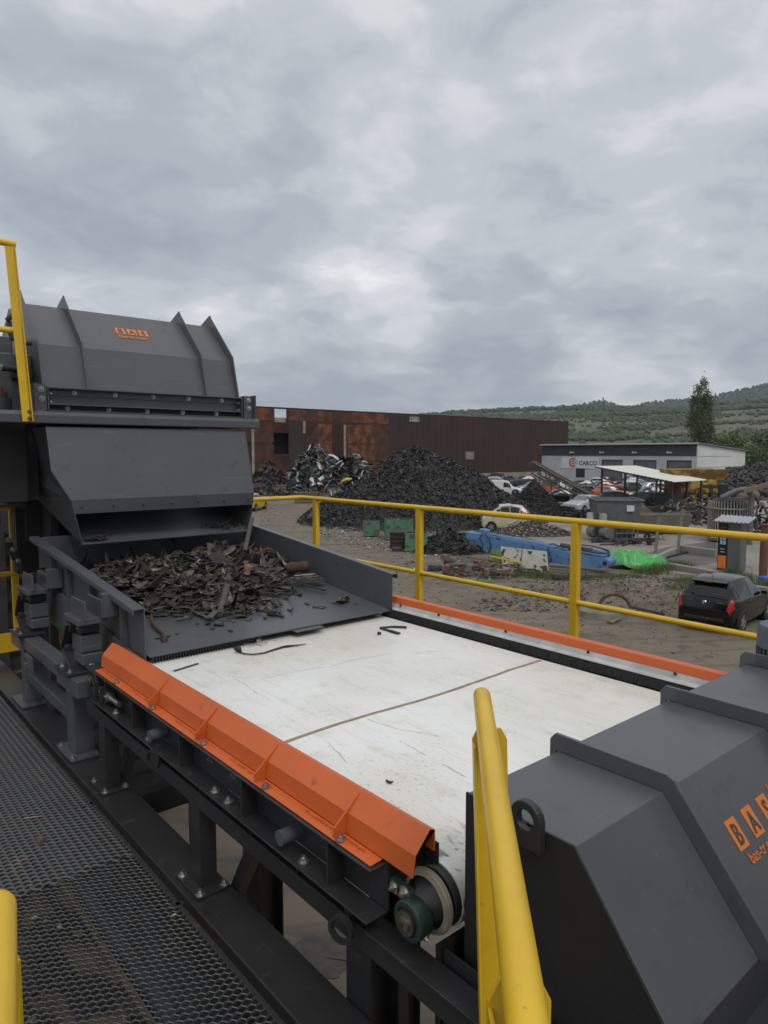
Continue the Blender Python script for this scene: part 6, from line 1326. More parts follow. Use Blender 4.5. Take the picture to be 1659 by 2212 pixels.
mb.tube(pts, .03, 7, closed=True); mb.tube([BP(.14,.3,-.38),BP(.13,.05,-.45),BP(.16,-.3,-.45),BP(.15,-.6,-.42)], .028, 7); mb.tube([BP(.17,.28,-.38),BP(.20,.1,-.46),BP(.22,-.3,-.46),BP(.20,-.7,-.42)], .028, 7); mb.tube([BP(.60,.25,-.36),BP(.62,-.05,-.45),BP(.64,-.4,-.46),BP(.62,-.65,-.46)], .026, 7); mb.tube([BP(.70,.3,-.2),BP(.62,.4,-.1),BP(.58,.3,.1)], .026, 7); mb.build('hose', M['rubber'], t)
mb = MB(); mb.add([BP(.80,.22,-.25),BP(.95,.25,-.25),BP(.98,.42,.0),BP(.95,.45,.3),BP(.80,.42,.3)],[(0,1,2,3,4)]); o = mb.build('cover', bl, t); o.modifiers.new('thick','SOLIDIFY').thickness = .03
mb = MB(); mb.cyl(BP(.97,-.02,-.5),BP(.97,-.02,.5),.20,n=20); mb.build('pivot_boss', bl, t); mb = MB(); mb.cyl(BP(.01,.10,-.42),BP(.01,.10,.42),.10,n=18); mb.build('pivot_boss', bl, t); mb = MB(); mb.cyl(BP(.97,-.02,-.52),BP(.97,-.02,-.501),.10,n=18); mb.build('pin', M['dark'], t); mb = MB(); mb.cyl(BP(.01,.10,-.44),BP(.01,.10,-.4201),.085,n=18); mb.build('pin', M['dark'], t)
mb = MB(); mb.obox(BP(.58,-.50,-.45),(.34,.14,.34),Matrix.Rotation(.7,3,AHEAD)); mb.build('bracket', bl, t, .02); mb = MB(); mb.prism([(0,0),(.5,.1),(.45,.4),(.05,.35)],'x',-.2,.2); mb = MB(); mb.obox(BP(.13,.42,0),(.34,.5,.17),Matrix.Rotation(-YAW+.3,3,'Z')); mb.build('bracket', bl, t, .04)
# ---- green tarp
tp = onz(1372,1226); mb = MB(); n = 34; vs = []; fs = []
def th_(u, v):
    b = max(0,1-math.hypot(u*.95,v)); h = .85*b**.36*(1-.35*u)*(.85+.3*noise.noise((u*2.2,v*2.2,4)))+.10*noise.noise((u*6,v*6,8))*min(1,b*4); h += .30*abs(noise.noise((u*4+v*3,v*4-u*2,1)))*min(1,b*5)-.10*abs(noise.noise((u*8,v*7,6)))*min(1,b*5); return max(.015,h)
for j in range(n+1):
    for i in range(n+1):
        u,v = lerp(-1.02,1.02,i/n), lerp(-1.02,1.02,j/n); r = math.hypot(u,v)
        if r > 1: u,v = u/r,v/r
        q = RIGHT*(u*1.35*(1+.25*max(0,u)))+AHEAD*(v*.85*(1-.35*max(0,u))); vs.append((q.x+.06*noise.noise((u*5,v*5,2)),q.y,th_(u,v)))
for j in range(n):
    for i in range(n): fs.append((j*(n+1)+i,j*(n+1)+i+1,(j+1)*(n+1)+i+1,(j+1)*(n+1)+i))
mb.add(vs, fs, True); solo(mb, 'tarpaulin', mat('bright green tarp', (.085,.42,.11), .38, c2=(.06,.32,.08), scale=2, bump=.2, bscale=6), 'crumpled bright green tarpaulin at the right end of boom', 'tarpaulin', tp)
# ---- debris before the boom
def plank(name, label, cat, a, b, za, zb, w, h, m):
    A, B = onz(*a), onz(*b); A.z, B.z = za, zb; c0 = (A+B)/2; c0.z = 0; mb = MB(); mb.bar(A-c0, B-c0, w, h); return solo(mb, name, m, label, cat, c0, bevel=.004)
A, B, C_, D_ = onz(1078,1228), onz(1174,1244), onz(1190,1226), onz(1105,1215); 
dp = onz(1135,1236); mb = MB(); ax = (onz(1174,1246)-onz(1072,1232)).normalized(); upv = (AHEAD*.55+Vector((0,0,.85))).normalized()
rot = Matrix((ax,upv.cross(ax)*-1 if False else ax.cross(upv)*-1,upv)).transposed()
mb.obox(upv*.55, (2.3,.05,1.1), rot); dn = solo(mb, 'door_panel', mat('dirty white paint', (.44,.42,.37), .7, c2=(.36,.34,.29), scale=2, c3=(.045,.03,.022), scale3=3.2, lo3=.58, hi3=.62), 'dirty white door panel with peeled dark spots leaning on boom', 'panel', dp, bevel=.006)
mb = MB(); fn = ax.cross(upv); fn = fn if fn.dot(AHEAD) < 0 else -fn; mb.bar(-ax*.25+upv*.05+fn*.03, -ax*.02+upv*1.08+fn*.03, .035, .012, fn); mb.bar(-ax*1.14+upv*.0+fn*.03, ax*1.14+upv*.0+fn*.03, .05, .012, fn); mb.build('rail_strip', M['rubber2'], dn, local=True)
mb = MB(); mb.obox(upv*.42, (.85,.03,.85), rot); solo(mb, 'green_board', mat('green board', (.10,.22,.06), .7, c2=(.07,.15,.045), scale=4), 'green board standing left of the dirty white panel', 'board', onz(1082,1224), bevel=.004)
mb = MB(); mb.prism([(0,0),(.9,-.35),(1.25,-.15),(.5,.35),(.1,.35)],'z',0,.03); solo(mb, 'green_board', MATS['green board'], 'flat green board lying on the dirt in front of tyres', 'board', onz(1003,1254), rz=-YAW-.1)
plank('wooden_plank','long brown plank lying across the debris','plank',(985,1222),(1135,1240),.35,.22,.12,.05,MATS['weathered timber']); plank('wooden_beam','dark beam under the brown plank','plank',(990,1235),(1120,1246),.15,.12,.14,.08,M['rubber2'])
plank('yellow_bar','thin yellow bar lying across the debris','bar',(1058,1225),(1125,1236),.5,.40,.06,.06,M['yellow']); plank('red_rod','rust red rod propped on the green board','rod',(1030,1256),(1062,1216),.05,.55,.05,.05,MATS['dull red steel'])
plank('red_rod','second rust red rod crossing the first one','rod',(1062,1214),(1080,1240),.6,.25,.04,.04,MATS['dull red steel']); plank('wooden_plank','short pale plank leaning before the white panel','plank',(1100,1252),(1118,1222),.05,.4,.08,.03,wood_m)
tangle('scrap_metal','mixed boards and metal scraps in front of the blue boom',1045,1226,29.3,26,1.7,[MATS['greasy rust'],M['rubber2'],wood_m,ST[0],MATS['dull red steel']],.035,.55)
mb = MB()
for k in range(5): flake(mb,(rnd.uniform(-.15,.15),rnd.uniform(-.1,.1),.08+k*.02),.22,rnrm(.5),0,1.3,.01,.6)
solo(mb,'white_rag',M['white'],'crumpled white rag between tyres in the debris row','rag',onz(986,1228))
mb = MB()
for k in range(9): flake(mb,(rnd.uniform(-.7,.7),rnd.uniform(-.3,.3),.06+.03*(k%3)),.34,rnrm(.35),0,1.4,.012,.5)
solo(mb,'cream_sacking',mat('cream sacking', (.40,.36,.28), .9, c2=(.30,.27,.2), scale=4),'cream crumpled sacking behind the nearest green bin','sacking',far(945,1158,38.)-Vector((0,0,far(945,1158,38.).z)))
mb = MB()
for k in range(5): flake(mb,(k*.35-.7,rnd.uniform(-.2,.2),.03),.28,rnrm(.2),0,1.7,.012,.3)
solo(mb,'white_foil',M['white'],'crumpled white foil at the foot of the black heap','foil',onz(755,1146),rz=.3)
# ---- grey mixing hopper with motors
gh = mat('grey tank paint', (.13,.135,.14), .55, c2=(.10,.105,.108), scale=2, c3=(.07,.06,.05), scale3=3, lo3=.6, hi3=.7)
hpp = gpt(1331,41.); t = thing('mixing_hopper', 'grey open steel hopper with white motors and barred base', 'hopper', hpp, head(-4))
mb = MB(); prof = [(-1.35,1.35),(1.35,1.35),(1.15,.9),(-1.15,.9)]
def frustum(mb, z0, w0, l0, z1, w1, l1):
    a = [(-w0,-l0,z0),(w0,-l0,z0),(w0,l0,z0),(-w0,l0,z0)]; b = [(-w1,-l1,z1),(w1,-l1,z1),(w1,l1,z1),(-w1,l1,z1)]; mb.add(a+b, [(0,1,5,4),(1,2,6,5),(2,3,7,6),(3,0,4,7)])
frustum(mb, 1.05, 1.1, .9, 2.35, 1.3, 1.1); tk = mb.build('tank', gh, t, local=True, sharp=0); tk.modifiers.new('thick','SOLIDIFY').thickness = .04
mb = MB(); mb.box(-1.38,1.38,-1.18,-1.08,2.33,2.42); mb.box(-1.38,1.38,1.08,1.18,2.33,2.42); mb.box(-1.38,-1.28,-1.08,1.08,2.33,2.42); mb.box(1.28,1.38,-1.08,1.08,2.33,2.42); mb.build('rim', gh, tk, .01, True)
mb = MB(); mb.box(-1.1,1.1,-.9,.9,.96,1.04); mb.box(.35,.75,-1.055,-1.03,1.75,2.15); mb.build('notice', M['white'], t, local=True) if False else None
mb = MB(); mb.obox((.62,-1.075,1.95),(.42,.012,.42),Matrix.Rotation(-.15,3,'X')); mb.build('notice', M['white'], t, local=True)
for x,y in ((-1.5,-.5),(-.95,-1.25)):
    mb = MB(); mb.cyl((x,y,.9),(x,y,1.55),.22,n=20); mb.cyl((x,y,1.55),(x,y,1.62),.19,n=20); mb.build('motor', swall if x < -1.2 else mat('light motor grey', (.30,.32,.32), .5), t, .02, True)
    mb = MB(); mb.lathe([(.001,-.25),(.26,-.25),(.34,-.1),(.34,.1),(.26,.25),(.001,.25)],(x+.1,y-.1,.52),(.5,-1,0),22); mb.cyl((x,y,.5),(x,y,.9),.14,n=16); mb.build('gearbox', gh, t, .01, True)
mb = MB(); mb.box(-1.1,-.2,-.9,.9,.1,.96); mb.build('base', gh, t, .02, True)
mb = MB()
for z in (.12,.42,.72,.98): mb.box(-.15,1.15,-.96,-.90,z,z+.07)
for k in range(5): x = -.12+k*.30; mb.box(x,x+.06,-.899,-.86,.1,1.0)
mb.box(-.15,1.15,-.2,-.15,.1,1.0); mb.box(-1.1,1.3,-1.2,-.97,.02,.08); mb.build('cage', gh, t, local=True)
mb = MB(); mb.box(-.1,1.1,-.149,.85,.1,.95); mb.build('inner_box', M['dark'], t, local=True)
# small bin of crumbs, trough, wheelbarrow, poles, foundations
t = thing('tipping_skip', 'rusty tipping skip filled with pale scrap beside the hopper', 'skip', gpt(1378,45.5), head(-12)); mb = MB(); mb.prism([(-.9,1.75),(-.55,.75),(.5,.75),(1.1,1.15),(.4,1.75)],'y',-.55,.55); mb.build('body', mat('tan rusty steel', (.13,.10,.07), .85, c2=(.20,.17,.13), scale=2), t, .01, True); mb = MB(); mb.box(-.6,.6,-.5,.5,0,.749); mb.build('stand', MATS['greasy rust'], t, local=True)
mb = MB()
for k in range(120): flake(mb,(rnd.uniform(-.7,.4),rnd.uniform(-.5,.5),1.75+abs(rnd.gauss(0,.10))),rnd.uniform(.05,.1),rnrm(.8),k%2,1,.01,.3)
o = mb.build('pale_scrap', [ST[3],ST[0]], t, local=True, sharp=0); o['kind'] = 'stuff'
t = thing('steel_trough', 'long grey steel trough between hopper and leaning poles', 'trough', gpt(1432,44.), head(-8)); mb = MB(); frustum(mb,.25,1.5,.5,1.25,1.75,.7); o = mb.build('walls', mat('grey rusty steel', (.14,.125,.10), .8, c2=(.20,.18,.15), scale=2), t, local=True, sharp=0); o.modifiers.new('thick','SOLIDIFY').thickness = .05; mb = MB(); mb.box(-1.5,1.5,-.5,.5,.02,.249); mb.build('base', M['dark'], t, local=True)
t = thing('wheelbarrow', 'dark wheelbarrow standing before the steel trough', 'wheelbarrow', onz(1418,1166), head(10)); mb = MB(); frustum(mb,.35,.30,.22,.62,.52,.36); mb.box(-.29,.29,-.21,.21,.34,.36); o = mb.build('tray', M['frame'], t, local=True, sharp=0); mb = MB()
for y in (-.2,.2): mb.tube([(.75,y*1.5,.55),(.2,y,.33),(-.55,y*.4,.2)],.02,6); mb.tube([(.25,y,.33),(.30,y*1.1,0.02),(.45,y*1.15,.02)],.018,6)
mb.build('handles', M['frame'], t, local=True); mb = MB(); mb.lathe([(.08,-.04),(.2,-.045),(.2,.045),(.08,.04)],(-.6,0,.2),(0,1,0),18,closed=True); mb.build('wheel', TY, t, local=True)
for k,(a,b,zt,lab) in enumerate((((1412,1225),(1424,1118),0,'weathered pole leaning right of the trough, thicker one'),((1463,1196),(1475,1100),0,'weathered pole leaning left of the barred tank'))):
    A = onz(*a); dep = depth(A); B = far(b[0],b[1],dep+.3); mb = MB(); mb.bar(Vector((0,0,0)), B-A, .11, .11); solo(mb, 'leaning_pole', mat('grey pole wood', (.20,.18,.145), .85, c2=(.14,.12,.09), scale=6) if k == 0 else MATS['grey pole wood'], lab, 'pole', A)
def kerb(label, a, b, w, h, m=conc, name='concrete_beam'):
    A, B = onz(*a), onz(*b); c0 = (A+B)/2; mb = MB(); mb.bar(A-c0+Vector((0,0,h/2)), B-c0+Vector((0,0,h/2)), w, h); return solo(mb, name, m, label, 'concrete beam', c0, bevel=.02)
kerb('low concrete beam in front of the barred tank, nearest', (1412,1222),(1540,1246), .25, .26); kerb('low concrete beam running back to the left pole', (1414,1216),(1470,1190), .2, .3); kerb('low concrete beam under the barred tank, farther', (1468,1192),(1548,1203), .25, .35); kerb('pale concrete kerb below boom and tarpaulin', (1165,1226),(1400,1246), .25, .06)
kerb('long flat concrete kerb at right beside the black hatchback', (1570,1262),(1700,1282), .3, .12)
mb = MB(); A = onz(1385,1222); pts = [onz(*q)-A+Vector((0,0,.06)) for q in ((1376,1225),(1392,1216),(1425,1210),(1480,1196),(1530,1188))]; mb.tube(pts, .05, 8); mb.tube([p+Vector((.1,.15,0)) for p in pts[:3]], .06, 8); mb.tube([pts[0],pts[0]+Vector((.4,-.2,.05)),pts[0]+Vector((.7,.1,.0))], .05, 8); solo(mb, 'thick_hose', M['rubber'], 'thick black hose lying along the concrete beams', 'hose', A)
# barred round tank and kiosk
t = thing('barred_tank', 'round tank caged in pale vertical bars behind the kiosk', 'tank', gpt(1582,40.), head(0)); bm2 = mat('pale bar paint', (.33,.32,.28), .7, c2=(.24,.22,.19), scale=4)
mb = MB(); mb.cyl((0,0,.2),(0,0,2.2),.98,n=28); mb.build('core', M['frame'], t, local=True); mb = MB()
for k in range(44): a = 2*PI*k/44; mb.box(math.cos(a)*1.12-.03,math.cos(a)*1.12+.03,math.sin(a)*1.12-.03,math.sin(a)*1.12+.03,.1,2.35)
mb.build('bars', bm2, t, local=True); mb = MB(); mb.lathe([(1.16,1.9),(1.22,1.9),(1.22,2.0),(1.16,2.0)],(0,0,0),(0,0,1),36,closed=True); mb.lathe([(1.16,.5),(1.22,.5),(1.22,.6),(1.16,.6)],(0,0,0),(0,0,1),36,closed=True); mb.build('hoop', bm2, t, local=True)
mb = MB(); mb.lathe([(.001,2.6),(.7,2.55),(.9,2.36),(1.0,2.36),(1.0,2.2)],(0,0,0),(0,0,1),28); mb.cyl((-.4,.1,2.5),(-.4,.1,3.3),.28,n=16); mb.cyl((.3,0,2.5),(.3,0,3.9),.05,n=8); mb.tube([(-.1,-.3,2.6),(.5,-.4,3.0),(1.0,-.2,2.7)],.07,8); mb.build('top_machinery', M['dark'], t, .01, True)
kp = onz(1570,1232); t = thing('vending_kiosk', 'dark vending kiosk with orange panel and small ribbed roof', 'kiosk', kp, head(-46)); kg = mat('kiosk grey', (.11,.11,.112), .45); kb = mat('kiosk black', (.012,.012,.014), .3)
mb = MB(); mb.box(-.30,.62,-.32,.42,0,2.1); mb.build('cabinet', kg, t, .01, True); mb = MB(); mb.box(-.295,.10,-.345,-.321,.06,2.08); fp = mb.build('front', kb, t, .004, True)
mb = MB(); mb.box(-.27,.07,-.352,-.3455,.12,.68); mb.build('orange_panel', mat('orange poster', (.68,.17,.02), .5), fp, local=True); mb = MB(); 
for k,(x0,z0) in enumerate(((-.20,1.16),(-.07,1.16),(-.20,1.36),(-.07,1.36))): mb.box(x0,x0+.10,-.350,-.3455,z0,z0+.17)
mb.build('screen', mat('pale blue display', (.30,.50,.65), .3), fp, local=True); mb = MB()
for z in (.82,.95): mb.box(-.18,.0,-.350,-.3455,z,z+.03)
mb.build('slot', M['white'], fp, local=True); mb = MB(); mb.lathe([(.03,0),(.05,.004)],(-.10,-.3458,1.98),(0,-1,0),14); mb.box(-.20,.0,-.349,-.3455,1.86,1.90); mb.build('badge', mat('dim red badge', (.30,.04,.03), .5), fp, local=True)
mb = MB(); x = -.45
while x < .85: mb.add([(x,-.62,2.16),(x+.09,-.62,2.20),(x+.18,-.62,2.16),(x,.35,2.36),(x+.09,.35,2.40),(x+.18,.35,2.36)],[(0,1,4,3),(1,2,5,4)]); x += .18
o = mb.build('roof', mat('galvanised sheet', (.36,.38,.40), .4, .4), t, local=True, sharp=0); o.modifiers.new('thick','SOLIDIFY').thickness = .012
mb = MB(); mb.box(-.62,-.3,-.34,-.32,1.42,1.62); mb.build('yellow_notice', mat('yellow notice', (.70,.55,.04), .5), t, local=True)
# rusty tank, pipes and posts at the right
p = gpt(1592,52.); t = thing('rusty_tank', 'rust brown horizontal tank behind the barred tank', 'tank', p, head(-3)); mb = MB(); mb.lathe([(.001,-1.1),(.3,-1.05),(.38,-.95),(.38,.95),(.3,1.05),(.001,1.1)],(.6,0,1.9),(1,0,0),26); mb.build('shell', mat('rusty shell', (.13,.065,.045), .8, c2=(.20,.14,.10), scale=1.5), t, local=True); mb = MB()
for x in (.0,1.2): mb.box(x-.1,x+.1,-.3,.3,0,1.6)
mb.box(.1,1.1,-.08,.08,.6,.8); mb.build('saddle', M['frame'], t, local=True); mb = MB(); mb.box(-1.0,-.45,-.9,-.5,1.1,2.5); mb.build('control_box', M['frame'], t, local=True)
p = gpt(1628,38.5); mb = MB(); mb.tube([(0,0,0),(0,0,2.6),(-.08,0,2.95),(-.35,0,3.1),(-.9,0,3.0),(-1.6,.2,2.6)], .14, 12); solo(mb, 'bent_pipe', gh, 'thick grey pipe bending left at the right picture edge', 'pipe', p, rz=-YAW)
p = gpt(1672,38.); mb = MB(); mb.bar((-1.6,0,3.0),(2.5,0,4.1),.18,.25); mb.bar((.2,0,0),(.2,0,3.5),.14,.14); solo(mb, 'steel_boom', MATS['tan steel'], 'tan steel arm sloping out of the picture at right', 'arm', p, rz=-YAW)
p = onz(1648,1248); mb = MB(); mb.cyl((0,0,0),(0,0,2.15),.16,n=16); mb.cyl((0,0,2.15),(0,0,2.2),.19,n=16); solo(mb, 'rusty_post', mat('rusty post', (.14,.075,.05), .85, c2=(.08,.045,.03), scale=3, stretch=(1,1,.3)), 'thick rust brown post at the right edge behind the hatchback', 'post', p)
p = onz(1662,1262); mb = MB(); mb.box(-.35,.35,-.22,.22,0,.28); mb.box(-.30,.30,-.17,.17,.2805,.30); solo(mb, 'storage_box', mat('blue box', (.05,.11,.40), .4), 'small blue and white box beside the black hatchback', 'box', p, bevel=.02, rz=-YAW)
# manhole ring and lid
p = onz(1298,1328); t = thing('manhole', 'pale concrete manhole ring half buried in the dirt', 'manhole', p, .3); mb = MB(); mb.lathe([(.35,.0),(.35,.22),(.75,.20),(.80,.0)],(0,0,0),(0,0,1),26); mb.build('ring', conc2 if False else mat('mossy concrete', (.20,.19,.155), .9, c2=(.12,.12,.09), scale=4), t, .02, True); mb = MB(); mb.cyl((0,0,.02),(0,0,.06),.345,n=20); mb.build('cover', M['rubber2'], t, local=True)
p = onz(1328,1322); mb = MB(); pts = [(math.cos(a)*.5,math.sin(a)*.15,.12+.42*math.sin(max(0,a))) for a in [k*.25 for k in range(14)]]; mb.tube(pts,.05,8); mb.tube([(.5,.1,.15),(1.0,-.1,.08),(1.4,-.5,.05)],.04,8); solo(mb, 'old_hose', MATS['greasy rust'], 'old brown hose arched over the manhole', 'hose', p, rz=-YAW)
plank('wooden_plank','weathered plank lying right of the manhole','plank',(1318,1348),(1338,1340),.05,.05,.14,.05,wood_m)
# ---- far left yard things behind the corner rail
def crate(label, px, dep, w, l, h, m, z0=0.):
    p = gpt(px,dep); t = thing('wire_crate', label, 'crate', p, head(2)); mb = MB()
    for k in range(int(w/.22)+1): x = -w/2+k*.22; mb.box(x-.03,x+.03,-l/2-.04,-l/2,.1,h)
    for z in (.12,h*.5,h-.06): mb.box(-w/2,w/2,-l/2-.07,-l/2-.041,z,z+.07)
    mb.build('slats', m, t, local=True); mb = MB(); mb.box(-w/2+.05,w/2-.05,-l/2+.01,l/2,.12,h-.05); mb.build('filling', ST[1], t, local=True); mb = MB(); mb.box(-w/2,w/2,-l/2,l/2,0,.099); mb.build('pallet', wood_m, t, local=True); return t
tw_ = mat('tan crate wood', (.30,.24,.15), .85, c2=(.20,.16,.10), scale=4)
crate('tan slatted crate standing left of the grey skip', 604,84.,1.6,1.2,1.25,tw_); crate('long tan slatted crate in front of the panel heap', 661,71.,2.3,1.2,1.15,tw_); crate('small grey slatted crate by the chute edge', 560,84.,1.8,1.2,1.4,mat('grey crate wood', (.17,.155,.13), .85))
t = thing('grey_skip', 'grey steel skip standing left of the panel heap', 'skip', gpt(628,92.), head(0)); mb = MB(); frustum(mb,.2,.85,.7,1.5,1.25,1.0); mb.build('walls', mat('grey skip paint', (.15,.165,.17), .6, c2=(.12,.13,.13), scale=1), t, local=True, sharp=0).modifiers.new('thick','SOLIDIFY').thickness = .06; mb = MB(); mb.box(-.85,.85,-.7,.7,0,.199); mb.build('base', M['dark'], t, local=True); mb = MB()
for k in range(40): panelstrip(mb,(rnd.uniform(-1,1),rnd.uniform(-.8,.8),1.4+rnd.uniform(0,.5)),.5,(rnd.gauss(0,.6),rnd.gauss(0,.6),1),rnd.randrange(3),.4)
o = mb.build('filling', PM[:3], t, local=True, sharp=0); o['kind'] = 'stuff'
pj = gpt(578,86.); mound('scrap_heap', pj, 4.2, 3.0, 3.4, BK3, 'dark heap of tyres and scrap against rusty hall at left', 'heap', 6.3, 900, [BK,BK2,MATS['greasy rust'],PM[1]], (.2,.5), ang=-YAW, peak=.6)
# ---- grass
gmats = [mat('grass green', (.070,.115,.030), .8, c2=(.10,.13,.04), scale=2), mat('grass dry', (.16,.15,.07), .85)]
def grass(name, label, spots, n, h):
    mb = MB()
    for k in range(n):
        a,b,r = rnd.choice(spots); q = onz(a,b)+RIGHT*rnd.gauss(0,r)+AHEAD*rnd.gauss(0,r*.6); hh = h*rnd.uniform(.4,1.2); w = .012; t_ = rnd.uniform(0,6.28); dx = Vector((math.cos(t_),math.sin(t_),0)); ln = Vector((rnd.gauss(0,.25),rnd.gauss(0,.25),1))*hh
        mb.add([q-dx*w,q+dx*w,q+ln*.6+dx*w*.7,q+ln,q+ln*.6-dx*w*.7],[(0,1,2,3,4)],mi=0 if rnd.random() < .8 else 1)
    o = mb.build(name, gmats, None, sharp=0); tag(o, label, 'grass', kind='stuff')
grass('grass', 'green weeds growing along the concrete kerb below the boom', [(1130,1242,.5),(1180,1246,.6),(1240,1250,.7),(1290,1254,.6),(1330,1256,.5)], 3200, .22)
grass('grass', 'weeds beside the green tarpaulin and the rubble', [(1420,1232,.35),(1440,1226,.3),(1465,1228,.3),(1400,1240,.4),(1360,1256,.4)], 1800, .38)
grass('grass', 'tuft of tall weeds left of the black hatchback', [(1478,1282,.35),(1488,1272,.3),(1470,1292,.3)], 2200, .50)
grass('grass', 'weeds at the foot of the kiosk and the rusty post', [(1580,1240,.25),(1608,1252,.3),(1640,1268,.3)], 700, .3)
# ---- dark plant far left behind the walkway railing
t = thing('dark_plant', 'dark stacked plant half hidden behind the walkway end railing', 'machine', (1.0,10.5,0)); mb = MB(); mb.box(-2.5,5.2,9.8,12,0,4.2)
for k in range(12): mb.box(-2.55,5.25,9.7,9.799,.5+k*.3,.68+k*.3)
mb.build('body', M['dark'], t); mb = MB()
for x in (.9,1.8): mb.box(x,x+.15,9.45,9.6,0,4.6)
mb.build('post', M['frame'], t); mb = MB(); mb.box(-2.5,5.3,9.4,12.2,4.3,4.6); mb.build('top_beam', M['dark'], t)
T0.location = T0.location
# ================================================================== SKY, LIGHT, CAMERA
w = bpy.data.worlds.new('World'); scene.world = w; w.use_nodes = True
nt = w.node_tree; N = nt.nodes; L = nt.links; bg_ = N['Background']
SUN_EL, SUN_AZ = R(52), R(200)
sky = N.new('ShaderNodeTexSky'); sky.sky_type = 'NISHITA'; sky.sun_disc = False; sky.sun_elevation = SUN_EL; sky.sun_rotation = SUN_AZ
tc = N.new('ShaderNodeTexCoord'); sep = N.new('ShaderNodeSeparateXYZ'); L.new(tc.outputs['Generated'], sep.inputs[0])
def math_(op, a, b=None, c=None):
    n = N.new('ShaderNodeMath'); n.operation = op
    for i,v in enumerate((a,b,c)):
        if v is None: continue
        if isinstance(v,(int,float)): n.inputs[i].default_value = v
        else: L.new(v, n.inputs[i])
    return n.outputs[0]
zc = math_('ADD', math_('MAXIMUM', sep.outputs['Z'], 0.), .22)
cmb = N.new('ShaderNodeCombineXYZ'); L.new(math_('DIVIDE', sep.outputs['X'], zc), cmb.inputs[0]); L.new(math_('DIVIDE', sep.outputs['Y'], zc), cmb.inputs[1])
def cloud(scale, det, dist, off, rough=.55, vec=None):
    mp = N.new('ShaderNodeMapping'); mp.inputs['Location'].default_value = off; mp.inputs['Scale'].default_value = (scale,scale,scale)
    L.new(vec or cmb.outputs[0], mp.inputs['Vector']); n = N.new('ShaderNodeTexNoise'); n.inputs['Scale'].default_value = 1.; n.inputs['Detail'].default_value = det; n.inputs['Distortion'].default_value = dist; n.inputs['Roughness'].default_value = rough
    L.new(mp.outputs[0], n.inputs['Vector']); return n.outputs['Fac']
big = cloud(1.0, 3, .4, CLOUD[0], .5); mid = cloud(2.6, 7, .5, CLOUD[1], .5); fin = cloud(8.0, 9, .6, (1.,4.,0), .6)
s = math_('ADD', math_('ADD', math_('MULTIPLY', big, .42), math_('MULTIPLY', mid, .42)), math_('MULTIPLY', fin, .16))
# overcast thins towards the zenith and darkens low down
s = math_('ADD', s, math_('MULTIPLY', math_('SUBTRACT', sep.outputs['Z'], .22), .18))
# heavier and thinner parts of the cloud deck, by direction in the world
wn = N.new('ShaderNodeTexNoise'); wn.inputs['Scale'].default_value = 3.2; wn.inputs['Detail'].default_value = 5; L.new(tc.outputs['Generated'], wn.inputs['Vector'])
wa = N.new('ShaderNodeVectorMath'); wa.operation = 'MULTIPLY_ADD'; L.new(wn.outputs['Color'], wa.inputs[0]); wa.inputs[1].default_value = (.34,.34,.34); L.new(tc.outputs['Generated'], wa.inputs[2])
wb = N.new('ShaderNodeVectorMath'); wb.operation = 'ADD'; L.new(wa.outputs[0], wb.inputs[0]); wb.inputs[1].default_value = (-.17,-.17,-.17)
wc = N.new('ShaderNodeVectorMath'); wc.operation = 'NORMALIZE'; L.new(wb.outputs[0], wc.inputs[0])
for (px,py,rad,amt) in SKYB:
    dt = N.new('ShaderNodeVectorMath'); dt.operation = 'DOT_PRODUCT'; L.new(wc.outputs[0], dt.inputs[0]); dt.inputs[1].default_value = ray(px,py).normalized()
    mr = N.new('ShaderNodeMapRange'); mr.interpolation_type = 'SMOOTHSTEP'; mr.inputs['From Min'].default_value = math.cos(R(rad)); mr.inputs['From Max'].default_value = 1.; mr.inputs['To Max'].default_value = amt; L.new(dt.outputs['Value'], mr.inputs['Value'])
    s = math_('ADD', s, mr.outputs['Result'])
rp_ = N.new('ShaderNodeValToRGB'); L.new(s, rp_.inputs[0]); cr = rp_.color_ramp; cr.interpolation = 'EASE'
K_ = 12.3
stops = [(.34,(.30,.335,.385)),(.43,(.38,.41,.455)),(.50,(.48,.505,.54)),(.57,(.605,.62,.645)),(.67,(.82,.82,.83))]
cr.elements[0].position, cr.elements[0].color = stops[0][0], (*stops[0][1],1); cr.elements[1].position, cr.elements[1].color = stops[-1][0], (*stops[-1][1],1)
for p_,c_ in stops[1:-1]: e = cr.elements.new(p_); e.color = (*c_,1)
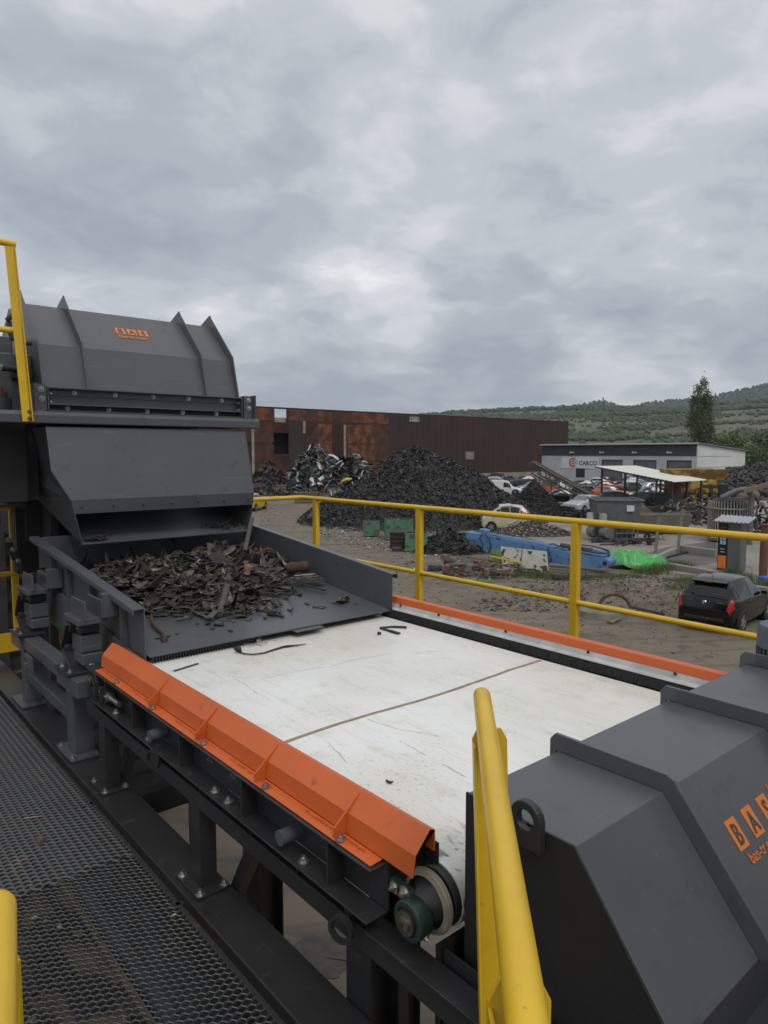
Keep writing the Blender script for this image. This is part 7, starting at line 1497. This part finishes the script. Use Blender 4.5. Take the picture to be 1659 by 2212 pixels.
sc_ = N.new('ShaderNodeVectorMath'); sc_.operation = 'SCALE'; L.new(rp_.outputs['Color'], sc_.inputs[0]); sc_.inputs['Scale'].default_value = K_
mx = N.new('ShaderNodeMix'); mx.data_type = 'RGBA'; mx.inputs[0].default_value = .93; L.new(sky.outputs['Color'], mx.inputs[6]); L.new(sc_.outputs[0], mx.inputs[7])
L.new(mx.outputs[2], bg_.inputs['Color']); bg_.inputs['Strength'].default_value = .1
sl = bpy.data.lights.new('sun', 'SUN'); sl.energy = 1.1; sl.angle = R(18); sl.color = (1,.96,.90); so = bpy.data.objects.new('sun', sl); COL.objects.link(so)
sd_ = Vector((math.sin(SUN_AZ)*math.cos(SUN_EL), math.cos(SUN_AZ)*math.cos(SUN_EL), math.sin(SUN_EL))); so.rotation_euler = sd_.to_track_quat('Z','Y').to_euler(); so.location = (0,0,60)
# the air of the valley: far ridges fade towards a pale blue grey
mb = MB(); mb.box(-4300,4300,-4300,4300,-2,470); hz_ = bpy.data.materials.new('valley air'); hz_.use_nodes = True; hn = hz_.node_tree; hn.nodes.remove(hn.nodes['Principled BSDF'])
pv = hn.nodes.new('ShaderNodeVolumePrincipled'); pv.inputs['Color'].default_value = (.80,.88,.97,1); pv.inputs['Density'].default_value = HAZE; pv.inputs['Anisotropy'].default_value = .2; hn.links.new(pv.outputs['Volume'], hn.nodes['Material Output'].inputs['Volume'])
o = mb.build('haze', hz_); tag(o, kind='stuff', label='thin pale haze filling the valley air', cat='haze')
cd = bpy.data.cameras.new('camera'); co = bpy.data.objects.new('camera', cd); COL.objects.link(co); scene.camera = co
cd.sensor_fit = 'VERTICAL'; cd.sensor_height = 24.; cd.lens = 24.*FPX/2212.; cd.clip_start = .05; cd.clip_end = 20000
co.location = (0,0,ZC); co.rotation_euler = (PI/2-PITCH, 0, -YAW)
scene.view_settings.view_transform = 'Standard'; scene.view_settings.look = 'None'; scene.view_settings.exposure = 0.; scene.view_settings.gamma = 1.; scene.view_settings.use_curve_mapping = False
scene.render.resolution_x, scene.render.resolution_y = 768, 1024
